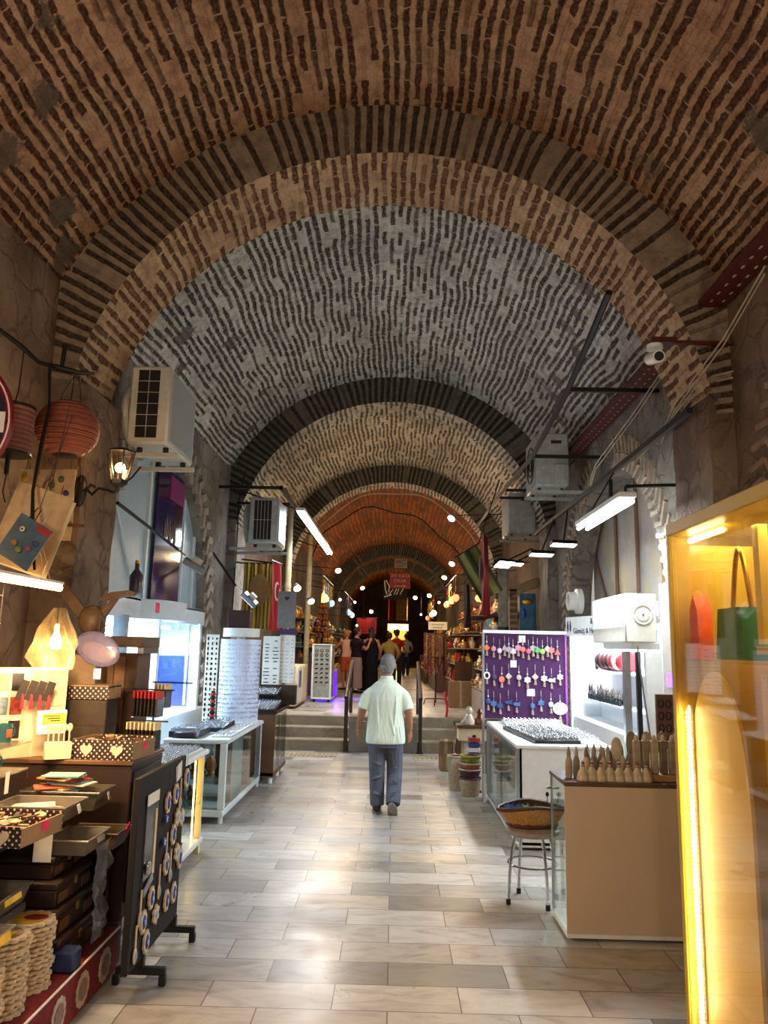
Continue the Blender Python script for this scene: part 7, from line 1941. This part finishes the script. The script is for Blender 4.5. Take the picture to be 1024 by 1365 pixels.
text('lettering', 'ÜST KATA', .135, M_let, r, (0, -.014, .385), (pi / 2, 0, 0)); text('lettering', 'ÇIKAR', .135, M_let, r, (0, -.014, .235), (pi / 2, 0, 0))
MB().bx(-.19, .12, -.016, -.012, .065, .085).prism([(.10, .03), (.20, .075), (.10, .12)], .005, (0, -.014, 0)).build('arrow', M_let, r)
MB().cyl((-.2, 0, .49), (-.2, .1, .66), .006, n=5).cyl((.2, 0, .49), (.2, .1, .66), .006, n=5).build('hanger', M_black, r)
r = E('dark_banner', 'dark banner with white brush strokes hanging beyond the red sign', 'banner', (-.03, 32.0, 3.62))
MB().bx(-.45, .55, -.01, .01, 0, .85).build('banner_cloth', M_blackcloth, r)
mb = MB()
for P in ([(-.40, .78), (-.36, .4), (-.28, .2)], [(-.34, .8), (-.2, .55), (-.22, .3)], [(-.2, .2), (-.05, .42), (.0, .2), (.1, .44)], [(.1, .2), (.2, .45), (.25, .22), (.4, .5)], [(-.4, .1), (-.1, .2)]): mb.tube([(x, -.014, z) for x, z in P], .022, 6)
mb.build('brush_strokes', M_paper, r); MB().cyl((-.3, 0, .85), (-.3, 0, 1.9), .008, n=5).cyl((.4, 0, .85), (.4, 0, 1.8), .008, n=5).build('hanger', M_black, r)
r = E('gold_curtain', 'gold and red curtain hanging across the far passage', 'curtain', (.12, 36.0, 2.9))
MB().sheet(lambda u, v: (-.05 + .55 * u, .05 * sin(u * 26), 1.05 * v), 50, 3, .006, (0, 1, 0)).build('gold_cloth', mat('gold_cloth', '8f6a20', .5, var=.5, scale=9), r)
MB().sheet(lambda u, v: (-.45 + .3 * u, .05 * sin(u * 16), 1.0 * v), 20, 3, .006, (0, 1, 0)).build('red_cloth', M_flagd, r); MB().cyl((-.6, 0, 1.06), (.65, 0, 1.06), .015, n=6).cyl((-.5, 0, 1.06), (-.5, 0, 2.6), .01, n=5).cyl((.5, 0, 1.06), (.5, 0, 2.6), .01, n=5).build('rod', M_black, r)
r = E('kiosk', 'yellow lit kiosk at the far end of the passage', 'kiosk', (.2, 44.0, .5))
MB().bx(-.55, .6, -.3, .5, 2.1, 2.45).build('lit_fascia', emit('kiosk_glow', 'ffd070', 5), r); MB().bx(-.5, .5, .3, .4, 0, 2.1).build('back_panel', mat('kiosk_amber', 'b8862e', .5), r); MB().bx(-.5, .5, -.25, .2, 0, .95).build('counter', M_brown, r)
for x in (-.5, .5): MB().bx(x - .03, x + .03, -.28, -.22, .95, 2.1).build('post', M_brown, r)
light('kiosk_light', 'POINT', (.2, 43.5, 2.3), 50, (1, .75, .35), .15)
# ================================================================ far stalls on both sides of the raised passage
M_shelf = mat('stall_wood', '5c4028', .6, var=.25); M_shelfl = mat('stall_pale', '9a8a6c', .6)
GC = ['b8862e', '8c5a2a', 'c9a24a', '2c6a7a', '9c2c20', 'd8c8a0', '3a3050', '6a7a3a']
G = {}
def gproto(kind, ci):
    key = (kind, ci)
    if key in G: return G[key], False
    m = mat('goods_' + GC[ci], GC[ci], .25, .35 if ci in (0, 1, 2) else 0, var=.4, scale=40)
    nm = {'vase': 'vase', 'plate': 'plate', 'jar': 'lidded_jar', 'pot': 'teapot', 'box': 'trinket_box', 'lamp': 'hanging_mosaic_lamp', 'bell': 'hanging_bell', 'strand': 'hanging_bead_strand'}[kind]
    r = E(nm, '', {'vase': 'vase', 'plate': 'plate', 'jar': 'jar', 'pot': 'teapot', 'box': 'box', 'lamp': 'lamp', 'bell': 'bell', 'strand': 'beads'}[kind])
    if kind == 'vase': MB().lathe([(0, 0), (.05, 0), (.075, .08), (.06, .15), (.025, .2), (.04, .25), (.03, .25)], n=12).build('vase_body', m, r)
    elif kind == 'plate': MB().lathe([(0, 0), (.08, .004), (.13, .02), (.13, .028), (.07, .014), (0, .012)], (0, 0, .13), 18, (pi / 2 - .2, 0, 0)).build('dish', m, r); MB().lathe([(0, -.002), (.06, .001), (.0, .0)], (0, -.012, .13), 14, (pi / 2 - .2, 0, 0)).build('painted_centre', M_cream, r)
    elif kind == 'jar': MB().lathe([(0, 0), (.055, 0), (.07, .05), (.06, .12), (.04, .14)], n=12).build('jar_body', m, r); MB().lathe([(.045, .14), (.04, .165), (.012, .18), (.015, .2), (0, .205)], n=12).build('lid', M_gold, r)
    elif kind == 'pot': MB().lathe([(0, 0), (.05, 0), (.085, .06), (.06, .12), (.03, .13), (.03, .15), (0, .16)], n=14).build('pot_body', m, r); MB().tube([(.07, 0, .05), (.12, 0, .09), (.135, 0, .14)], [.016, .012, .008], 6).build('spout', m, r); MB().tube([(-.07, 0, .04), (-.13, 0, .06), (-.12, 0, .12), (-.06, 0, .12)], .008, 6).build('handle', m, r)
    elif kind == 'box': MB().box((0, 0, .04), (.15, .11, .08), None, .006).build('box_body', m, r); MB().box((0, 0, .092), (.156, .116, .022), None, .006).build('lid', M_gold if ci != 0 else M_brown, r)
    elif kind == 'lamp': MB().sph((0, 0, -.10), (.085, .085, .095), 12, 9).build('glass_globe', emit('globe_' + GC[ci], ['ffb050', 'ff9040', 'ffd070', '70b0ff', 'ff6a40', 'fff0c8', 'b080ff', 'c8e070'][ci], 3.0), r); MB().lathe([(.045, -.02), (.03, .02), (.008, .05)], n=10).build('brass_cap', M_gold, r); MB().cyl((0, 0, .04), (0, 0, .4), .004, n=5).build('chain', M_gold, r)
    elif kind == 'bell': MB().lathe([(.02, .0), (.03, -.05), (.05, -.09), (.055, -.10)], n=12).build('bell_body', m, r); MB().cyl((0, 0, 0), (0, 0, .16), .003, n=5).build('string', M_string, r)
    else:
        mb = MB()
        for k in range(14): mb.sph((R.uniform(-.01, .01), 0, -.03 - k * .04), R.uniform(.012, .022), 6, 4)
        mb.build('beads', m, r); MB().cyl((0, 0, -.6), (0, 0, .05), .003, n=4).build('string', M_string, r)
    G[key] = r
    return r, True
def good(kind, ci, loc, rz, lab, grp, sc=1.0):
    r, new = gproto(kind, ci)
    if new: r.location = loc; r.rotation_euler = (0, 0, rz); r.scale = (sc,) * 3
    else: r = dup(r, loc, (0, 0, rz), scale=sc)
    r['label'] = lab; r['group'] = grp
CN = ['gold', 'copper brown', 'brassy', 'turquoise', 'dark red', 'cream', 'dark violet', 'olive']
def stall(side, x_in, y0, y1, z1, levels, lab, where, dens, kinds, cols, step=0.0, back=True, per=None):
    """open shelving along a side wall, stepping back as it rises"""
    x_out = 2.40 if side > 0 else -2.54
    r = E('stall_shelf', lab, 'shelf', (x_out, (y0 + y1) / 2, .5))
    L = (y1 - y0) / 2; D = abs(x_out - x_in)
    if back: MB().bx(-.01, .01, -L, L, 0, z1).build('back_board', M_shelf, r)
    for yy in (-L, L): MB().bx(-side * D * .98, 0, yy - .012, yy + .012, 0, min(z1, .9)).build('end_board', M_shelf, r)
    MB().bx(-side * D, 0, -L + .013, L - .013, 0, .42, .004).build('base_unit', M_shelfl if R.random() < .4 else M_shelf, r)
    zs = [.44 + (z1 - .44) * k / levels for k in range(levels)]
    for k, zz in enumerate(zs):
        d = D * (1 - step * k / levels)
        MB().bx(-side * d, -side * .012, -L + .013, L - .013, zz, zz + .018).build('shelf_board', M_shelfl, r)
        n = int((y1 - y0) / dens)
        for j in range(n):
            for row in (0, 1):
                if R.random() < .18: continue
                kd = R.choice(kinds); ci = R.choice(cols)
                x = x_out - side * (d - .10 - row * .20); y = y0 + .1 + (j + .5) * (y1 - y0 - .2) / n + R.uniform(-.02, .02)
                if row and d < .34: continue
                sc = R.uniform(.75, 1.1) * (.68 if kd == 'plate' else 1)
                h = (z1 - .44) / levels
                sc = min(sc, (h - .03) / .27)
                good(kd, ci, (x, y, .5 + zz + .0185), R.uniform(-.4, .4) + (pi / 2 if side < 0 else -pi / 2) * (1 if kd == 'plate' else 0), '%s %s, %s shelf, %s' % (CN[ci], {'vase': 'vase', 'plate': 'plate', 'jar': 'lidded jar', 'pot': 'teapot', 'box': 'trinket box'}[kd], ['lowest', 'second', 'third', 'fourth', 'fifth', 'sixth'][k], where), 'goods on ' + where)
    return r
stall(1, 1.58, 14.0, 15.9, 2.2, 5, 'warm lit shelves of small goods at the top of the right steps', 'the shelves at the top of the right steps', .19, ['vase', 'jar', 'pot', 'box', 'plate'], [0, 1, 2, 3, 5], .35)
stall(1, 1.35, 17.6, 20.6, 2.3, 5, 'warm lit shelves behind the necklace rack', 'the shelves behind the necklace rack', .28, ['vase', 'jar', 'pot', 'plate'], [0, 1, 2, 4, 5], .4)
stall(1, 1.15, 21.4, 25.5, 1.9, 4, 'low stall of red and gold goods halfway down the right side', 'the stall halfway down the right side', .42, ['vase', 'jar', 'plate'], [0, 2, 4, 5, 6], .5)
stall(1, 1.05, 26.5, 32, 2.0, 4, 'farthest stall of goods on the right side', 'the farthest right stall', .62, ['vase', 'jar'], [0, 2, 4, 6], .5)
stall(-1, -1.95, 18.9, 21.2, 2.2, 5, 'shelves of bright ornaments behind the violet lit case', 'the shelves behind the violet lit case', .24, ['vase', 'jar', 'plate', 'box'], [0, 2, 3, 5, 4], .4)
stall(-1, -1.75, 22.0, 26.5, 2.1, 4, 'stall of silvery goods halfway down the left side', 'the stall halfway down the left side', .45, ['vase', 'jar', 'pot'], [3, 5, 6, 2], .4)
stall(-1, -1.65, 27.5, 33, 2.0, 4, 'farthest stall of goods on the left side', 'the farthest left stall', .65, ['vase', 'jar'], [0, 5, 6, 3], .4)
# hanging strings and lamps along both sides
def hang_row(side, x, y0, y1, z, n, kinds, cols, where, rod_lab):
    r = E('hanging_rod', rod_lab, 'rod', (x, (y0 + y1) / 2, z))
    MB().cyl((0, -(y1 - y0) / 2, 0), (0, (y1 - y0) / 2, 0), .012, n=6).build('rod_bar', M_black, r)
    for yy in (-(y1 - y0) / 2 + .1, (y1 - y0) / 2 - .1): MB().cyl((0, yy, 0), (side * (2.5 - abs(x)), yy, .15), .010, n=5).build('stay', M_black, r)
    for k in range(n):
        kd = R.choice(kinds); ci = R.choice(cols); y = y0 + (k + .5) * (y1 - y0) / n
        dz = {'lamp': .41, 'bell': .16, 'strand': .06}[kd]
        good(kd, ci, (x, y, z - dz - .012), R.uniform(0, 3), '%s %s hanging from %s' % (CN[ci], {'lamp': 'glowing globe lamp', 'bell': 'bell', 'strand': 'string of beads'}[kd], where), 'things hanging from ' + where, R.uniform(.85, 1.1) if kd != 'lamp' else R.uniform(.7, 1.0))
hang_row(1, 1.62, 14.1, 15.8, 3.15, 9, ['bell', 'strand', 'lamp'], [0, 1, 2, 5], 'the rod above the right steps', 'rod of hanging goods above the right steps')
hang_row(1, 1.40, 17.6, 21, 3.35, 14, ['lamp', 'strand', 'strand', 'bell'], [0, 1, 2, 4], 'the rod behind the necklace rack', 'rod of hanging goods behind the necklace rack')
hang_row(1, 1.15, 22, 27, 3.2, 14, ['strand', 'strand', 'bell', 'lamp'], [4, 0, 5, 2], 'the rod halfway down the right', 'rod of hanging goods halfway down the right side')
hang_row(-1, -1.72, 18.4, 21.5, 3.35, 14, ['strand', 'lamp', 'strand', 'bell'], [3, 6, 5, 0], 'the rod behind the violet case', 'rod of hanging goods behind the violet lit case')
hang_row(-1, -1.45, 22.2, 27, 3.25, 16, ['strand', 'strand', 'lamp'], [3, 6, 5, 6], 'the rod halfway down the left', 'rod of hanging goods halfway down the left side')
# tall copper tower of lamps on the left
r = E('ornament_tower', 'tall orange lit tower of copper ornaments on the left beyond the steps', 'tower', (-1.72, 18.62, .5))
MB().cyl((0, 0, 0), (0, 0, 2.35), .03, n=8).build('pole', M_iron, r)
cop = mat('bright_copper', 'b0602a', .3, .5, var=.3)
for k in range(9):
    z = .95 + k * .14; rr = .24 - .018 * k
    MB().lathe([(0, z), (rr, z), (rr, z + .01), (0, z + .012)], n=16).build('tier', M_iron, r)
    mb = MB()
    for j in range(8): mb.lathe([(0, z + .012), (.028, z + .012), (.036, z + .05), (.018, z + .08), (.012, z + .11), (0, z + .11)], (rr * .8 * cos(j * pi / 4 + k), rr * .8 * sin(j * pi / 4 + k), 0), 8)
    mb.build('copper_cups', cop, r)
MB().lathe([(0, 2.2), (.05, 2.22), (.04, 2.4), (.0, 2.5)], n=10).build('top_light', emit('amber_top', 'ff9a40', 6), r)
MB().lathe([(.0, 0), (.22, 0), (.22, .04), (.04, .06)], n=20).build('base', M_iron, r)
# clip-on flood lamps down the passage
def spot(lab, loc, aim, em, sz=.16):
    r = E('spot_lamp', lab, 'lamp', loc)
    d = Vector(aim).normalized(); up = Vector((0, 0, 1))
    MB().cyl(-d * .10, Vector((0, 0, 0)), .05, sz * .5, 12).build('lamp_head', M_alu, r)
    MB().cyl(Vector((0, 0, 0)) + d * .002, d * .012, sz * .46, n=14).build('lamp_glass', em, r)
    sd = 1 if loc[0] > 0 else -1
    MB().cyl(-d * .08, (sd * max(.1, (2.4 if sd > 0 else 2.55) - abs(loc[0])), .02, .12), .010, n=6).build('arm', M_black, r)
for lab, loc, aim, em in (
    ('tilted white spot lamp high on the right by the first red brick arch', (1.02, 14.0, 4.05), (-.5, -.5, -.75), M_lampw),
    ('bright oval spot lamp above the striped cloth', (1.40, 19.0, 3.75), (-.3, -.65, -.7), M_lampw),
    ('small white spot lamp below the oval one on the right', (1.32, 20.6, 3.55), (-.3, -.6, -.75), M_lampy),
    ('spot lamp over the middle right stall, nearer one', (1.12, 25.0, 3.35), (-.2, -.75, -.65), M_lampy),
    ('spot lamp over the middle right stall, farther one', (.70, 26.2, 3.35), (-.2, -.75, -.65), M_lampy),
    ('white spot lamp by the beige pipes on the left, nearer one', (-1.85, 14.6, 2.75), (.4, -.6, -.7), M_lampw),
    ('white spot lamp by the beige pipes on the left, farther one', (-1.75, 16.2, 2.60), (.4, -.6, -.7), M_lampw),
    ('spot lamp above the copper tower', (-1.35, 18.2, 3.45), (.2, -.7, -.7), M_lampy),
    ('spot lamp over the left stall beside the wide passage', (-1.05, 25.0, 3.55), (.3, -.7, -.7), M_lampy),
    ('low spot lamp over the heads of the people', (-.85, 28.5, 2.95), (.1, -.8, -.6), M_lampy)):
    spot(lab, loc, aim, em, .15)
for k, (x, y, z) in enumerate(((-1.45, 20.5, 2.9), (-1.2, 23.4, 3.0), (1.3, 22.6, 3.0), (-1.30, 27.0, 2.4), (-1.2, 30, 2.6), (1.0, 29, 2.9))):
    r = E('bare_bulb', ['glowing bulb above the copper tower stall', 'glowing bulb over the left stall by the person in orange shorts', 'glowing bulb over the right stall of red goods', 'glowing bulb low over the far left stall', 'glowing bulb deep in the left side', 'glowing bulb deep in the right side'][k], 'lamp', (x, y, z))
    MB().sph((0, 0, 0), .036, 12, 8).build('bulb', emit('bulb_glow3', 'ffe0b0', 10), r); MB().cyl((0, 0, .045), (0, 0, .10), .02, n=8).cyl((0, 0, .1), (0, 0, 1.2), .004, n=4).build('cord', M_cord, r)
r = E('far_cable', 'pale cable looped under the third brick arch', 'cable', (0, 0, 0))
MB().tube([(CX + 2.30 * cos(a), 18.75, CZ + 2.38 * sin(a) - .04 * sin(a * 9)) for a in [radians(25 + 5 * k) for k in range(27)]], .016, 6).build('cable_run', mat('pale_cable', '9c9078', .6), r)
r = E('far_cable', 'dark cable sagging across the red brick vault', 'cable', (0, 0, 0))
MB().tube([(CX + 2.55 * cos(a), 23.0 + 1.5 * sin(a * 2), CZ + (2.75) * sin(a) - .15 * sin(a * 5) ** 2) for a in [radians(20 + 7 * k) for k in range(21)]], .02, 6).build('cable_run', M_cord, r)
o = E('hanging_cloth', 'dark red and black cloths hanging above the far left stall', 'cloth', (-1.05, 29.5, 2.75), 1.2)
flag_mesh(.8, .6, .005, 9, .05, 'cloth', M_flagd, o); MB().cyl((0, -.45, .01), (0, .5, .01), .012, n=6).cyl((0, .5, .01), (-.4, 1.4, .1), .01, n=5).build('rod', M_black, o)
# ---------------------------------------------------------------- lights of the lamps, plus added fill
q = Vector((.55, -.83, 0)).to_track_quat('-Z', 'Y').to_euler()
light('showcase_led_light', 'AREA', (1.362, 3.705, .80), 4.5, YEL, .03, 1.3, tuple(q))
light('stall_tube_light', 'AREA', (-1.88, 3.6, 1.955), 34, WARM, .8, .1, (0, 0, 0))
light('stall_bulb_light', 'POINT', (-1.83, 4.2, 1.60), 21, WARM, .04)
for x, y in ((-1.9, .3), (1.9, .5), (0, -2)):
    light('unseen_fill_light', 'POINT', (x, y, 2.5), 72, (1, .84, .68), .15)  # added fill for the near bay, out of view and without fixtures
light('tube_right_light', 'AREA', (1.9, 7.0, 2.88), 85, COOL, .12, 1.3, (0, 0, 0))
light('tube_left_light', 'AREA', (-1.4, 13.7, 3.57), 80, (.95, .97, 1), .1, 3, (0, 0, 0))
light('booth_left_light', 'AREA', (-2.92, 8.0, 1.87), 45, COOL, .3, .9, (0, 0, 0))
light('booth_left_light', 'AREA', (-2.92, 9.4, 1.87), 60, COOL, .3, 1.5, (0, 0, 0))
light('booth_left_light', 'AREA', (-2.9, 7.2, 2.9), 10, COOL, .2, .9, (0, 0, 0))
light('booth_right_light', 'AREA', (2.62, 9.0, 1.93), 75, COOL, .4, 3.2, (0, 0, 0))
for y in (15, 19.5, 24, 29, 36):
    for x in (-1.25, 1.2):
        light('spot_far_light', 'POINT', (x, y, 3.3), 46, (1, .72, .42), .1)
